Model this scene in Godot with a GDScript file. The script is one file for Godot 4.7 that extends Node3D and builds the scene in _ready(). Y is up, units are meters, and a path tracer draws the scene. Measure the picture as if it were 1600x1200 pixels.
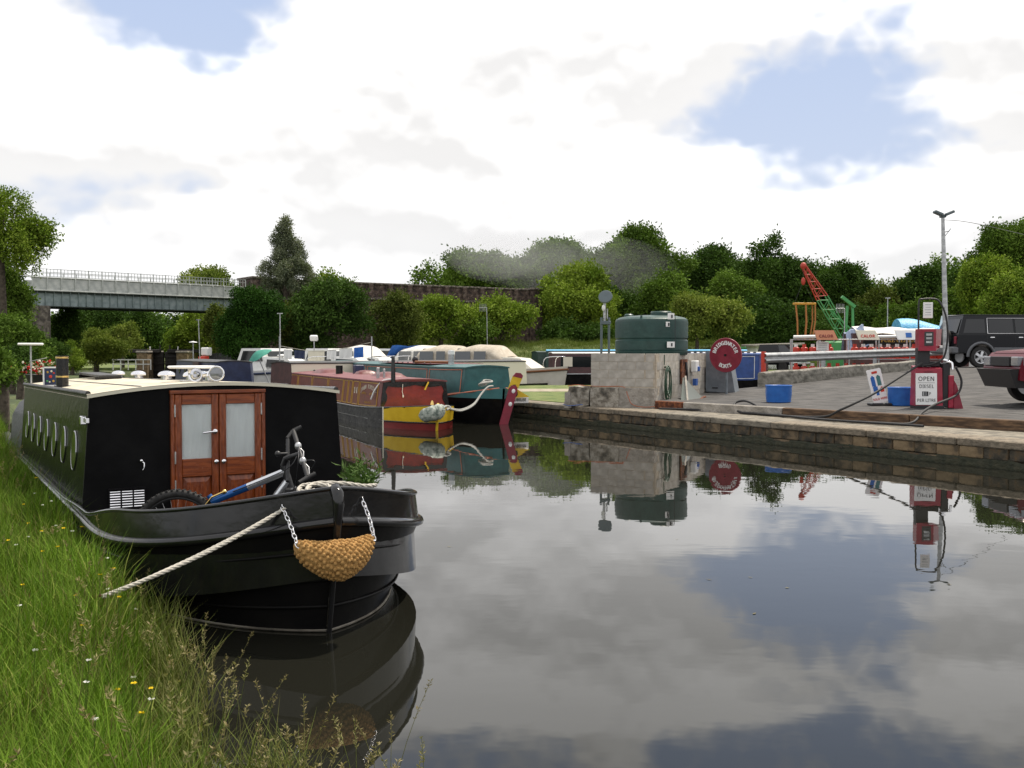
extends Node3D

# ------------------------------------------------------------------ mesh builder
class MB:
	var v := PackedVector3Array()
	var n := PackedVector3Array()
	var c := PackedColorArray()
	var xf := Transform3D()
	var col := Color(1, 1, 1)
	var tinted := false

	func tri(a: Vector3, b: Vector3, d: Vector3, na: Vector3, nb: Vector3, nd: Vector3) -> void:
		# a, b, d run counter-clockwise seen from outside; written clockwise for Godot
		v.append(xf * a); v.append(xf * d); v.append(xf * b)
		n.append((xf.basis * na).normalized()); n.append((xf.basis * nd).normalized()); n.append((xf.basis * nb).normalized())
		c.append(col); c.append(col); c.append(col)

	func ftri(a: Vector3, b: Vector3, d: Vector3) -> void:
		var k := (b - a).cross(d - a)
		if k.length_squared() < 1e-16: return
		k = k.normalized()
		tri(a, b, d, k, k, k)

	func quad(a: Vector3, b: Vector3, d: Vector3, e: Vector3) -> void:
		var k := (d - a).cross(e - b)
		if k.length_squared() < 1e-16: return
		k = k.normalized()
		tri(a, b, d, k, k, k); tri(a, d, e, k, k, k)

	func box(at: Vector3, size: Vector3, bev := 0.0, turn := Basis()) -> void:
		var h := size * 0.5
		var b: float = min(bev, min(h.x, min(h.y, h.z)) * 0.9)
		var keep := xf
		xf = xf * Transform3D(turn, at)
		if b <= 0.0:
			for ax in 3:
				for s in [-1.0, 1.0]:
					var u := Vector3.ZERO; var w := Vector3.ZERO; var o := Vector3.ZERO
					o[ax] = h[ax] * s
					u[(ax + 1) % 3] = h[(ax + 1) % 3]
					w[(ax + 2) % 3] = h[(ax + 2) % 3] * s
					quad(o - u - w, o + u - w, o + u + w, o - u + w)
		else:
			for ax in 3:
				for s in [-1.0, 1.0]:
					var u := Vector3.ZERO; var w := Vector3.ZERO; var o := Vector3.ZERO
					o[ax] = h[ax] * s
					u[(ax + 1) % 3] = h[(ax + 1) % 3] - b
					w[(ax + 2) % 3] = (h[(ax + 2) % 3] - b) * s
					quad(o - u - w, o + u - w, o + u + w, o - u + w)
			for ax in 3:
				var p := (ax + 1) % 3
				var q := (ax + 2) % 3
				for s in [-1.0, 1.0]:
					for t in [-1.0, 1.0]:
						var a := Vector3.ZERO; var d := Vector3.ZERO; var l := Vector3.ZERO
						a[p] = h[p] * s; a[q] = (h[q] - b) * t
						d[p] = (h[p] - b) * s; d[q] = h[q] * t
						l[ax] = h[ax] - b
						if (d - a).cross(l).dot(a + d) < 0.0: quad(a - l, a + l, d + l, d - l)
						else: quad(a - l, d - l, d + l, a + l)
			for sx in [-1.0, 1.0]:
				for sy in [-1.0, 1.0]:
					for sz in [-1.0, 1.0]:
						var a := Vector3(h.x * sx, (h.y - b) * sy, (h.z - b) * sz)
						var d := Vector3((h.x - b) * sx, h.y * sy, (h.z - b) * sz)
						var e := Vector3((h.x - b) * sx, (h.y - b) * sy, h.z * sz)
						if sx * sy * sz > 0: ftri(a, d, e)
						else: ftri(a, e, d)
		xf = keep

	func hexa(p: Array) -> void:
		# eight corners: bottom 0-3 then top 4-7, both counter-clockwise seen from above
		quad(p[3], p[2], p[1], p[0]); quad(p[4], p[5], p[6], p[7])
		for i in 4:
			var j := (i + 1) % 4
			quad(p[i], p[j], p[j + 4], p[i + 4])

	func grid(rows: Array, closed := false, smooth := true, flip := false) -> void:
		# rows: Array of PackedVector3Array of one length; columns wrap round when closed
		var R := rows.size()
		var C: int = rows[0].size()
		var cn := C if closed else C - 1
		var nor := []
		if smooth:
			for i in R:
				var line := PackedVector3Array(); line.resize(C); nor.append(line)
			for i in R - 1:
				for j in cn:
					var j2 := (j + 1) % C
					var k: Vector3 = (rows[i + 1][j2] - rows[i][j]).cross(rows[i + 1][j] - rows[i][j2])
					if flip: k = -k
					nor[i][j] += k; nor[i][j2] += k; nor[i + 1][j] += k; nor[i + 1][j2] += k
		for i in R - 1:
			for j in cn:
				var j2 := (j + 1) % C
				var a: Vector3 = rows[i][j]; var b: Vector3 = rows[i][j2]; var d: Vector3 = rows[i + 1][j2]; var e: Vector3 = rows[i + 1][j]
				if smooth:
					var na: Vector3 = nor[i][j]; var nb: Vector3 = nor[i][j2]; var nd: Vector3 = nor[i + 1][j2]; var ne: Vector3 = nor[i + 1][j]
					if flip:
						if a != b: tri(a, d, b, na, nd, nb)
						if d != e: tri(a, e, d, na, ne, nd)
					else:
						if a != b: tri(a, b, d, na, nb, nd)
						if d != e: tri(a, d, e, na, nd, ne)
				elif flip: quad(b, a, e, d)
				else: quad(a, b, d, e)

	func fan(ring: PackedVector3Array, flip := false) -> void:
		var m := Vector3.ZERO
		for p in ring: m += p
		m /= ring.size()
		for i in ring.size():
			var a := ring[i]; var b := ring[(i + 1) % ring.size()]
			if flip: ftri(m, b, a)
			else: ftri(m, a, b)

	func tube(pts: Array, rad, sides := 8, caps := true) -> void:
		# rad: one number or one per point
		var rows := []
		var t: Vector3 = (pts[1] - pts[0]).normalized()
		var u := t.cross(Vector3.UP)
		if u.length() < 0.05: u = t.cross(Vector3.RIGHT)
		u = u.normalized()
		for i in pts.size():
			var t2: Vector3
			if i == 0: t2 = pts[1] - pts[0]
			elif i == pts.size() - 1: t2 = pts[i] - pts[i - 1]
			else: t2 = (pts[i + 1] - pts[i]).normalized() + (pts[i] - pts[i - 1]).normalized()
			t2 = t2.normalized()
			u = (u - t2 * u.dot(t2)).normalized()
			var w := t2.cross(u)
			var r: float = rad if (rad is float or rad is int) else rad[i]
			var ring := PackedVector3Array()
			for k in sides:
				var a := TAU * k / sides
				ring.append(pts[i] + (u * cos(a) + w * sin(a)) * r)
			rows.append(ring)
		grid(rows, true, true, false)
		if caps:
			fan(rows[0], true); fan(rows[-1], false)

	func bar(a: Vector3, b: Vector3, r: float, sides := 6) -> void:
		tube([a, b], r, sides)

	func beam(a: Vector3, b: Vector3, wide: float, high: float, up := Vector3.UP) -> void:
		var z := (b - a).normalized()
		var x := up.cross(z)
		if x.length() < 0.01: x = Vector3.RIGHT.cross(z)
		x = x.normalized()
		box((a + b) * 0.5, Vector3(wide, high, a.distance_to(b)), 0.0, Basis(x, z.cross(x), z))

	func lathe(prof: Array, segs := 20, smooth := true) -> void:
		# prof: Vector2(radius, height) from bottom to top, y is the axis; sharp where the profile bends by more than 35 degrees
		var runs := []
		var run := [prof[0]]
		for i in range(1, prof.size()):
			run.append(prof[i])
			if i < prof.size() - 1:
				var p: Vector2 = prof[i] - prof[i - 1]; var q: Vector2 = prof[i + 1] - prof[i]
				if not smooth or absf(p.angle_to(q)) > 0.61:
					runs.append(run); run = [prof[i]]
		runs.append(run)
		for r in runs:
			var rows := []
			for p in r:
				var ring := PackedVector3Array()
				for k in segs:
					var a := -TAU * k / segs
					ring.append(Vector3(p.x * cos(a), p.y, p.x * sin(a)))
				rows.append(ring)
			grid(rows, true)

	func prism(poly: PackedVector2Array, depth: float) -> void:
		# outline in x, y; runs from z = -depth / 2 to depth / 2
		var pl := poly
		if Geometry2D.is_polygon_clockwise(pl):
			pl = poly.duplicate(); pl.reverse()
		var ix := Geometry2D.triangulate_polygon(pl)
		var h := depth * 0.5
		for i in range(0, ix.size(), 3):
			var a := pl[ix[i]]; var b := pl[ix[i + 1]]; var d := pl[ix[i + 2]]
			if (b - a).cross(d - a) < 0:
				var s := b; b = d; d = s
			ftri(Vector3(a.x, a.y, h), Vector3(b.x, b.y, h), Vector3(d.x, d.y, h))
			ftri(Vector3(a.x, a.y, -h), Vector3(d.x, d.y, -h), Vector3(b.x, b.y, -h))
		for i in pl.size():
			var a := pl[i]; var b := pl[(i + 1) % pl.size()]
			quad(Vector3(a.x, a.y, -h), Vector3(b.x, b.y, -h), Vector3(b.x, b.y, h), Vector3(a.x, a.y, h))

	func ball(at: Vector3, r: Vector3, segs := 14, rings := 9) -> void:
		var rows := []
		for i in rings + 1:
			var p := PI * i / rings
			var ring := PackedVector3Array()
			for k in segs:
				var a := -TAU * k / segs
				ring.append(at + Vector3(r.x * sin(p) * cos(a), -r.y * cos(p), r.z * sin(p) * sin(a)))
			rows.append(ring)
		grid(rows, true)

	func torus(at: Vector3, basis: Basis, R: float, r: float, segs := 28, sides := 8, squash := 1.0) -> void:
		# ring in the x, y plane of the basis
		var rows := []
		for i in segs + 1:
			var a := TAU * i / segs
			var ring := PackedVector3Array()
			for k in sides:
				var b := -TAU * k / sides
				ring.append(at + basis * Vector3((R + r * cos(b)) * cos(a), (R + r * cos(b)) * sin(a) * squash, r * sin(b)))
			rows.append(ring)
		grid(rows, true)

	func mesh() -> ArrayMesh:
		var arr := []
		arr.resize(Mesh.ARRAY_MAX)
		arr[Mesh.ARRAY_VERTEX] = v
		arr[Mesh.ARRAY_NORMAL] = n
		if tinted: arr[Mesh.ARRAY_COLOR] = c
		var m := ArrayMesh.new()
		m.add_surface_from_arrays(Mesh.PRIMITIVE_TRIANGLES, arr)
		return m

# ------------------------------------------------------------------ naming, parents, metas
var used := {}
var M := {}
var rng := RandomNumberGenerator.new()
const EYE := 1.75
const HULL_TURN := 0.5009

func numbered(called: String) -> String:
	if not used.has(called):
		used[called] = 0
		return called
	used[called] += 1
	return "%s_%03d" % [called, used[called]]

func adopt(o: Node3D, called: String, parent: Node3D) -> void:
	if parent == self:
		o.name = numbered(called)
	else:
		var key := "%d/%s" % [parent.get_instance_id(), called]
		if used.has(key):
			used[key] += 1
			o.name = "%s_%03d" % [called, used[key]]
		else:
			used[key] = 0
			o.name = called
	parent.add_child(o, true)

func tag(o: Node3D, label: String, category: String, group := "") -> Node3D:
	o.set_meta("label", label)
	o.set_meta("category", category)
	if group != "": o.set_meta("group", group)
	return o

func thing(called: String, label: String, category: String, at := Vector3.ZERO, turn := 0.0, group := "") -> Node3D:
	var o := Node3D.new()
	adopt(o, called, self)
	o.position = at
	o.rotation.y = turn
	return tag(o, label, category, group)

func put(called: String, mesh: Mesh, m: Material, parent: Node3D, xf := Transform3D()) -> MeshInstance3D:
	var o := MeshInstance3D.new()
	o.mesh = mesh
	o.material_override = m
	o.transform = xf
	adopt(o, called, parent)
	return o

func part(called: String, b: MB, m: Material, parent: Node3D) -> MeshInstance3D:
	return put(called, b.mesh(), m, parent)

func structure(o: Node3D) -> Node3D:
	o.set_meta("kind", "structure")
	return o

func stuff(o: Node3D) -> Node3D:
	o.set_meta("kind", "stuff")
	return o

func dup(o: Node3D, called: String, label: String) -> Node3D:
	var d: Node3D = o.duplicate()
	d.name = numbered(called)
	add_child(d, true)
	d.set_meta("label", label)
	return d

# a point of the site survey: offset in thousandths of 1.66 of the distance from the middle of the view, distance, height
func sv(b: float, d: float, y := 0.0) -> Vector3:
	return Vector3((b - 800.0) / 1660.0 * d, y, -d)

func lev(e: float, d: float) -> float:
	return EYE + (548.0 - e) / 1660.0 * d

func text(words: String, high: float, m: Material, parent: Node3D, at: Vector3, basis := Basis(), bold := false, serif := false, wide := 1.0) -> void:
	var f := SystemFont.new()
	f.font_names = PackedStringArray(["Droid Serif" if serif else "Droid Sans"])
	if bold: f.font_weight = 700
	var t := TextMesh.new()
	t.text = words
	t.font = f
	t.font_size = 48
	t.pixel_size = high / 44.0
	t.depth = high * 0.05
	t.curve_step = 3.0
	put("lettering", t, m, parent, Transform3D(basis * Basis.from_scale(Vector3(wide, 1, 1)), at))
# ------------------------------------------------------------------ materials
func lin(r: float, g: float, b: float) -> Color:
	return Color(r, g, b).linear_to_srgb()

var noise_cache := {}
func noise_bytes(key: int, freq: float, octaves: int, size: int) -> PackedByteArray:
	var id := "%d/%f/%d/%d" % [key, freq, octaves, size]
	if not noise_cache.has(id):
		var f := FastNoiseLite.new()
		f.seed = key
		f.noise_type = FastNoiseLite.TYPE_SIMPLEX_SMOOTH
		f.frequency = freq
		f.fractal_octaves = octaves
		f.fractal_gain = 0.55
		var im := f.get_seamless_image(size, size)
		im.convert(Image.FORMAT_L8)
		noise_cache[id] = im.get_data()
	return noise_cache[id]

# colours: Array of [position 0..1, linear Color]
func ramp_tex(key: int, freq: float, octaves: int, stops: Array, size := 256) -> ImageTexture:
	var d := noise_bytes(key, freq, octaves, size)
	var lut := PackedByteArray()
	for i in 256:
		var t := i / 255.0
		var c: Color = stops[-1][1]
		if t <= stops[0][0]: c = stops[0][1]
		else:
			for k in stops.size() - 1:
				if t >= stops[k][0] and t <= stops[k + 1][0]:
					c = (stops[k][1] as Color).lerp(stops[k + 1][1], (t - stops[k][0]) / maxf(stops[k + 1][0] - stops[k][0], 0.001))
		c = c.linear_to_srgb()
		lut.append(int(clampf(c.r, 0, 1) * 255)); lut.append(int(clampf(c.g, 0, 1) * 255)); lut.append(int(clampf(c.b, 0, 1) * 255))
	var out := PackedByteArray()
	out.resize(d.size() * 3)
	for i in d.size():
		var k := d[i] * 3
		out[i * 3] = lut[k]; out[i * 3 + 1] = lut[k + 1]; out[i * 3 + 2] = lut[k + 2]
	return ImageTexture.create_from_image(Image.create_from_data(size, size, false, Image.FORMAT_RGB8, out))

func bump_tex(key: int, freq: float, octaves: int, depth: float, size := 256) -> ImageTexture:
	var im := Image.create_from_data(size, size, false, Image.FORMAT_L8, noise_bytes(key, freq, octaves, size).duplicate())
	im.bump_map_to_normal_map(depth)
	return ImageTexture.create_from_image(im)

func mat(c: Color, rough := 0.6, metal := 0.0, spec := 0.5) -> StandardMaterial3D:
	var m := StandardMaterial3D.new()
	m.albedo_color = c.linear_to_srgb()
	m.roughness = rough
	m.metallic = metal
	m.metallic_specular = spec
	return m

# a material whose colour wanders between two tones at metre size s, with fine relief
func grain(a: Color, b: Color, rough := 0.8, s := 1.0, key := 1, relief := 0.5, world := false, freq := 0.012, octaves := 5) -> StandardMaterial3D:
	var m := mat(Color(1, 1, 1), rough)
	m.albedo_texture = ramp_tex(key, freq, octaves, [[0.25, a], [0.75, b]])
	m.uv1_triplanar = true
	m.uv1_world_triplanar = world
	m.uv1_scale = Vector3.ONE / s
	if relief > 0.0:
		m.normal_enabled = true
		m.normal_texture = bump_for(key)
		m.normal_scale = relief
	return m

var bumps := {}
func bump_for(key: int) -> ImageTexture:
	var k := key % 3
	if not bumps.has(k): bumps[k] = bump_tex(40 + k, 0.03, 5, 6.0)
	return bumps[k]

func weathered(key: int, stops: Array, rough: float, s: float, relief := 0.6, world := false, freq := 0.012, size := 256) -> StandardMaterial3D:
	var m := mat(Color(1, 1, 1), rough)
	m.albedo_texture = ramp_tex(key, freq, 6, stops, size)
	m.uv1_triplanar = true
	m.uv1_world_triplanar = world
	m.uv1_scale = Vector3.ONE / s
	m.normal_enabled = true
	m.normal_texture = bump_for(key)
	m.normal_scale = relief
	return m

func leafy(a: float, through: Color) -> StandardMaterial3D:
	var m := mat(Color(a, a, a), 0.7, 0.0, 0.15)
	m.vertex_color_use_as_albedo = true
	m.cull_mode = BaseMaterial3D.CULL_DISABLED
	m.backlight_enabled = true
	m.backlight = through
	return m

func wood(a: Color, b: Color, rough: float, key: int, along := Vector3(6, 6, 0.7)) -> StandardMaterial3D:
	var m := mat(Color(1, 1, 1), rough)
	m.albedo_texture = ramp_tex(key, 0.012, 5, [[0.2, a], [0.5, a.lerp(b, 0.4)], [0.8, b]])
	m.uv1_triplanar = true
	m.uv1_scale = along
	m.normal_enabled = true
	m.normal_texture = bump_for(key)
	m.normal_scale = 0.25
	return m

func make_materials() -> void:
	M.white = mat(Color(0.78, 0.78, 0.76), 0.45)
	M.sign_white = mat(Color(0.8, 0.8, 0.79), 0.4)
	M.ink = mat(Color(0.015, 0.015, 0.018), 0.5)
	M.rubber = mat(Color(0.012, 0.012, 0.013), 0.65)
	M.black_plastic = mat(Color(0.016, 0.016, 0.018), 0.45)
	M.chrome = mat(Color(0.8, 0.8, 0.82), 0.12, 1.0)
	M.steel = grain(Color(0.42, 0.42, 0.43), Color(0.58, 0.58, 0.58), 0.38, 0.6, 3, 0.2)
	M.steel.metallic = 0.85
	M.galv = grain(Color(0.33, 0.34, 0.35), Color(0.52, 0.53, 0.53), 0.45, 0.8, 4, 0.25)
	M.galv.metallic = 0.7
	M.brass = mat(Color(0.72, 0.5, 0.18), 0.25, 1.0)
	# near boat
	M.hull_black = grain(Color(0.006, 0.006, 0.007), Color(0.012, 0.012, 0.013), 0.13, 1.4, 5, 0.03)
	M.hull_matt = grain(Color(0.006, 0.006, 0.0065), Color(0.011, 0.0105, 0.01), 0.24, 0.9, 6, 0.06)
	M.hull_matt.metallic_specular = 0.2
	M.bulkhead_black = grain(Color(0.0045, 0.0045, 0.005), Color(0.007, 0.007, 0.0075), 0.5, 1.2, 7, 0.05)
	M.bulkhead_black.metallic_specular = 0.2
	M.cabin_side = grain(Color(0.008, 0.01, 0.007), Color(0.014, 0.016, 0.012), 0.2, 1.4, 8, 0.12)
	M.cabin_side.metallic_specular = 0.09
	M.porthole = mat(Color(0.3, 0.3, 0.31), 0.25, 1.0)
	M.roof_beige = weathered(9, [[0.3, Color(0.46, 0.41, 0.31)], [0.7, Color(0.58, 0.53, 0.42)]], 0.75, 1.2, 0.3)
	M.cream = mat(Color(0.66, 0.62, 0.5), 0.45)
	M.mahogany = wood(Color(0.14, 0.026, 0.005), Color(0.27, 0.062, 0.012), 0.32, 11, Vector3(9, 1.1, 9))
	M.mahogany.clearcoat_enabled = true
	M.mahogany.clearcoat = 0.15
	M.mahogany_rail = wood(Color(0.14, 0.026, 0.005), Color(0.27, 0.062, 0.012), 0.32, 12, Vector3(1.1, 9, 9))
	M.curtain = mat(Color(0.62, 0.66, 0.66), 0.9)
	M.rope = grain(Color(0.42, 0.39, 0.33), Color(0.62, 0.59, 0.52), 0.9, 0.05, 13, 0.8)
	M.rope_grey = grain(Color(0.3, 0.3, 0.28), Color(0.45, 0.44, 0.4), 0.9, 0.1, 13, 0.6)
	M.coir = grain(Color(0.3, 0.16, 0.045), Color(0.5, 0.29, 0.1), 0.95, 0.08, 14, 1.0)
	M.bike_blue = mat(Color(0.012, 0.09, 0.3), 0.25, 0.3)
	M.bike_silver = mat(Color(0.62, 0.64, 0.67), 0.28, 0.8)
	M.pane = mat(Color(0.7, 0.75, 0.75), 0.18)
	M.pane.transparency = BaseMaterial3D.TRANSPARENCY_ALPHA
	M.pane.albedo_color.a = 0.12
	# other boats
	M.maroon = grain(Color(0.11, 0.022, 0.02), Color(0.16, 0.034, 0.03), 0.4, 1.0, 15, 0.1)
	M.maroon_roof = grain(Color(0.14, 0.04, 0.045), Color(0.2, 0.065, 0.07), 0.6, 1.0, 16, 0.1)
	M.panel_brown = grain(Color(0.13, 0.026, 0.013), Color(0.18, 0.04, 0.02), 0.35, 1.0, 17, 0.1)
	M.red_paint = grain(Color(0.16, 0.012, 0.012), Color(0.22, 0.02, 0.018), 0.35, 1.0, 18, 0.1)
	M.yellow = grain(Color(0.62, 0.4, 0.01), Color(0.72, 0.49, 0.02), 0.4, 1.0, 19, 0.1)
	M.gold = mat(Color(0.5, 0.29, 0.04), 0.45)
	M.pink_line = mat(Color(0.5, 0.17, 0.1), 0.5)
	M.teal = grain(Color(0.018, 0.085, 0.088), Color(0.03, 0.12, 0.122), 0.45, 1.0, 20, 0.1)
	M.teal_light = grain(Color(0.04, 0.16, 0.17), Color(0.06, 0.2, 0.21), 0.45, 1.0, 20, 0.1)
	M.hull_grey = grain(Color(0.014, 0.014, 0.015), Color(0.045, 0.043, 0.04), 0.5, 1.5, 21, 0.3)
	M.navy = grain(Color(0.012, 0.02, 0.06), Color(0.018, 0.03, 0.085), 0.4, 1.0, 22, 0.1)
	M.blue_boat = grain(Color(0.012, 0.05, 0.2), Color(0.02, 0.07, 0.27), 0.35, 1.0, 23, 0.1)
	M.plum = grain(Color(0.05, 0.02, 0.02), Color(0.08, 0.03, 0.03), 0.5, 1.0, 24, 0.1)
	M.dark_green = grain(Color(0.01, 0.035, 0.025), Color(0.018, 0.055, 0.04), 0.45, 1.0, 25, 0.1)
	M.gel_white = grain(Color(0.66, 0.66, 0.63), Color(0.76, 0.76, 0.74), 0.3, 1.5, 26, 0.05)
	M.gel_cream = grain(Color(0.56, 0.53, 0.44), Color(0.66, 0.63, 0.54), 0.35, 1.5, 27, 0.05)
	M.canvas = grain(Color(0.38, 0.33, 0.26), Color(0.5, 0.45, 0.37), 0.9, 0.7, 28, 0.4)
	M.canvas_blue = grain(Color(0.02, 0.11, 0.42), Color(0.035, 0.16, 0.55), 0.7, 0.7, 29, 0.3)
	M.vinyl = mat(Color(0.12, 0.13, 0.14), 0.2)
	M.teak = mat(Color(0.2, 0.075, 0.022), 0.4)
	M.glass_dark = mat(Color(0.012, 0.015, 0.016), 0.06)
	M.tarp_blue = grain(Color(0.07, 0.32, 0.55), Color(0.12, 0.45, 0.7), 0.5, 1.2, 30, 0.8)
	M.tarp_white = grain(Color(0.62, 0.6, 0.54), Color(0.76, 0.74, 0.69), 0.6, 1.2, 31, 0.8)
	M.tarp_dark = grain(Color(0.012, 0.015, 0.018), Color(0.025, 0.028, 0.03), 0.5, 0.6, 32, 0.8)
	M.fender_pale = weathered(70, [[0.25, Color(0.1, 0.13, 0.11)], [0.5, Color(0.32, 0.36, 0.31)], [0.75, Color(0.5, 0.52, 0.46)]], 0.8, 0.4, 1.0)
	M.parasol_green = grain(Color(0.03, 0.2, 0.15), Color(0.045, 0.27, 0.2), 0.8, 0.8, 71, 0.3)
	# yard
	M.tarmac = weathered(33, [[0.2, Color(0.04, 0.038, 0.036)], [0.5, Color(0.065, 0.061, 0.058)], [0.62, Color(0.072, 0.068, 0.064)], [0.8, Color(0.086, 0.081, 0.076)]], 0.9, 5.0, 0.7, true, 0.012, 512)
	M.coping = weathered(35, [[0.2, Color(0.08, 0.07, 0.052)], [0.45, Color(0.18, 0.15, 0.11)], [0.6, Color(0.25, 0.205, 0.15)], [0.8, Color(0.17, 0.145, 0.105)]], 0.9, 0.9, 1.0, true)
	M.coping_b = weathered(36, [[0.2, Color(0.1, 0.09, 0.07)], [0.5, Color(0.18, 0.16, 0.125)], [0.8, Color(0.25, 0.22, 0.17)]], 0.9, 1.1, 1.0, true)
	M.brick_a = weathered(37, [[0.2, Color(0.09, 0.068, 0.042)], [0.45, Color(0.19, 0.135, 0.075)], [0.8, Color(0.24, 0.175, 0.1)]], 0.9, 0.9, 0.4)
	M.brick_b = weathered(38, [[0.2, Color(0.045, 0.037, 0.024)], [0.5, Color(0.12, 0.09, 0.055)], [0.8, Color(0.18, 0.13, 0.075)]], 0.9, 0.8, 0.4)
	M.brick_c = weathered(39, [[0.25, Color(0.03, 0.027, 0.02)], [0.55, Color(0.07, 0.058, 0.04)], [0.8, Color(0.12, 0.075, 0.035)]], 0.9, 0.8, 0.5)
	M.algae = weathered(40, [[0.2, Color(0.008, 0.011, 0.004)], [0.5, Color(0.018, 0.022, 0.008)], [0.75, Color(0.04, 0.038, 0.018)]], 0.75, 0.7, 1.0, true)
	M.kerb_concrete = grain(Color(0.24, 0.22, 0.19), Color(0.36, 0.33, 0.29), 0.9, 0.9, 41, 0.7)
	M.kerb_timber = wood(Color(0.055, 0.032, 0.018), Color(0.16, 0.095, 0.05), 0.85, 42, Vector3(5, 5, 0.8))
	M.rust = weathered(43, [[0.25, Color(0.06, 0.018, 0.008)], [0.6, Color(0.17, 0.05, 0.018)], [0.8, Color(0.25, 0.09, 0.03)]], 0.9, 0.5, 0.8)
	M.block_a = weathered(44, [[0.2, Color(0.36, 0.335, 0.29)], [0.55, Color(0.42, 0.39, 0.345)], [0.8, Color(0.47, 0.44, 0.39)]], 0.9, 0.9, 0.12)
	M.block_b = weathered(45, [[0.2, Color(0.32, 0.3, 0.265)], [0.55, Color(0.38, 0.355, 0.315)], [0.8, Color(0.43, 0.4, 0.355)]], 0.9, 0.8, 0.12)
	M.block_c = weathered(46, [[0.2, Color(0.38, 0.35, 0.3)], [0.55, Color(0.42, 0.385, 0.33)], [0.8, Color(0.47, 0.44, 0.38)]], 0.9, 1.0, 0.3)
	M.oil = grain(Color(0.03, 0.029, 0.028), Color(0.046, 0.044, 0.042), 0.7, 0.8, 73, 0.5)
	M.quay_back = grain(Color(0.04, 0.034, 0.024), Color(0.08, 0.065, 0.045), 0.95, 0.5, 47, 0.6)
	M.mortar = grain(Color(0.36, 0.31, 0.24), Color(0.44, 0.38, 0.3), 0.95, 0.5, 47, 0.6)
	M.old_concrete = weathered(48, [[0.2, Color(0.06, 0.055, 0.045)], [0.45, Color(0.2, 0.175, 0.14)], [0.6, Color(0.31, 0.285, 0.24)], [0.85, Color(0.38, 0.35, 0.3)]], 0.9, 1.3, 1.2)
	M.parapet = weathered(49, [[0.2, Color(0.1, 0.095, 0.08)], [0.5, Color(0.22, 0.21, 0.18)], [0.8, Color(0.32, 0.3, 0.26)]], 0.9, 0.9, 1.0)
	M.tank_green = grain(Color(0.008, 0.04, 0.034), Color(0.014, 0.055, 0.047), 0.42, 1.0, 50, 0.15)
	M.cabinet_grey = grain(Color(0.14, 0.165, 0.19), Color(0.19, 0.215, 0.24), 0.5, 1.0, 51, 0.2)
	M.sign_red = grain(Color(0.2, 0.012, 0.03), Color(0.25, 0.018, 0.04), 0.4, 1.0, 52, 0.1)
	M.pump_red = grain(Color(0.27, 0.008, 0.03), Color(0.34, 0.012, 0.04), 0.3, 1.2, 53, 0.1)
	M.trough_blue = grain(Color(0.01, 0.1, 0.38), Color(0.015, 0.13, 0.46), 0.45, 0.8, 54, 0.2)
	M.gas_red = grain(Color(0.48, 0.03, 0.015), Color(0.58, 0.05, 0.025), 0.4, 0.5, 55, 0.2)
	M.crane_green = mat(Color(0.07, 0.3, 0.09), 0.5)
	M.crane_red = mat(Color(0.42, 0.04, 0.02), 0.5)
	M.crane_yellow = mat(Color(0.55, 0.27, 0.02), 0.5)
	M.sling = mat(Color(0.42, 0.17, 0.05), 0.85)
	M.hose_green = mat(Color(0.012, 0.05, 0.022), 0.45)
	M.cable_orange = mat(Color(0.4, 0.09, 0.02), 0.5)
	M.cable_blue = mat(Color(0.03, 0.1, 0.35), 0.5)
	M.car_black = mat(Color(0.012, 0.013, 0.016), 0.22, 0.0)
	M.car_black.clearcoat_enabled = true
	M.car_black.clearcoat = 0.08
	M.car_black.metallic_specular = 0.3
	M.car_black.clearcoat_roughness = 0.05
	M.car_grey = mat(Color(0.11, 0.115, 0.125), 0.4, 0.3)
	M.car_red = mat(Color(0.11, 0.004, 0.012), 0.3, 0.0, 0.3)
	M.car_red.clearcoat_enabled = true
	M.car_red.clearcoat = 0.1
	M.car_red.clearcoat_roughness = 0.04
	M.car_glass = mat(Color(0.014, 0.016, 0.02), 0.05)
	M.tyre = grain(Color(0.012, 0.012, 0.012), Color(0.024, 0.023, 0.022), 0.8, 0.3, 56, 0.6)
	M.alloy = mat(Color(0.55, 0.56, 0.58), 0.3, 0.8)
	M.lens = mat(Color(0.24, 0.25, 0.27), 0.1, 0.4)
	M.orange_board = mat(Color(0.5, 0.2, 0.1), 0.5)
	M.tarp_grey = grain(Color(0.2, 0.27, 0.42), Color(0.4, 0.46, 0.58), 0.5, 0.8, 72, 0.8)
	M.pale_glass = mat(Color(0.12, 0.14, 0.13), 0.3)
	M.mast_grey = mat(Color(0.1, 0.13, 0.14), 0.5)
	# bridge and brick
	M.bridge_pale = weathered(57, [[0.25, Color(0.38, 0.4, 0.38)], [0.6, Color(0.48, 0.5, 0.47)], [0.85, Color(0.54, 0.55, 0.52)]], 0.6, 2.0, 0.2)
	M.bridge_grey = weathered(58, [[0.25, Color(0.2, 0.25, 0.25)], [0.6, Color(0.28, 0.34, 0.34)], [0.85, Color(0.33, 0.38, 0.38)]], 0.6, 2.0, 0.2)
	M.bridge_dark = mat(Color(0.05, 0.065, 0.06), 0.7)
	M.via_brick = weathered(59, [[0.2, Color(0.03, 0.022, 0.02)], [0.45, Color(0.075, 0.05, 0.042)], [0.6, Color(0.1, 0.068, 0.055)], [0.82, Color(0.16, 0.12, 0.1)]], 0.95, 1.6, 1.0)
	M.via_cap = weathered(60, [[0.2, Color(0.05, 0.04, 0.035)], [0.6, Color(0.11, 0.09, 0.075)], [0.85, Color(0.3, 0.27, 0.23)]], 0.95, 1.0, 0.8)
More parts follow.
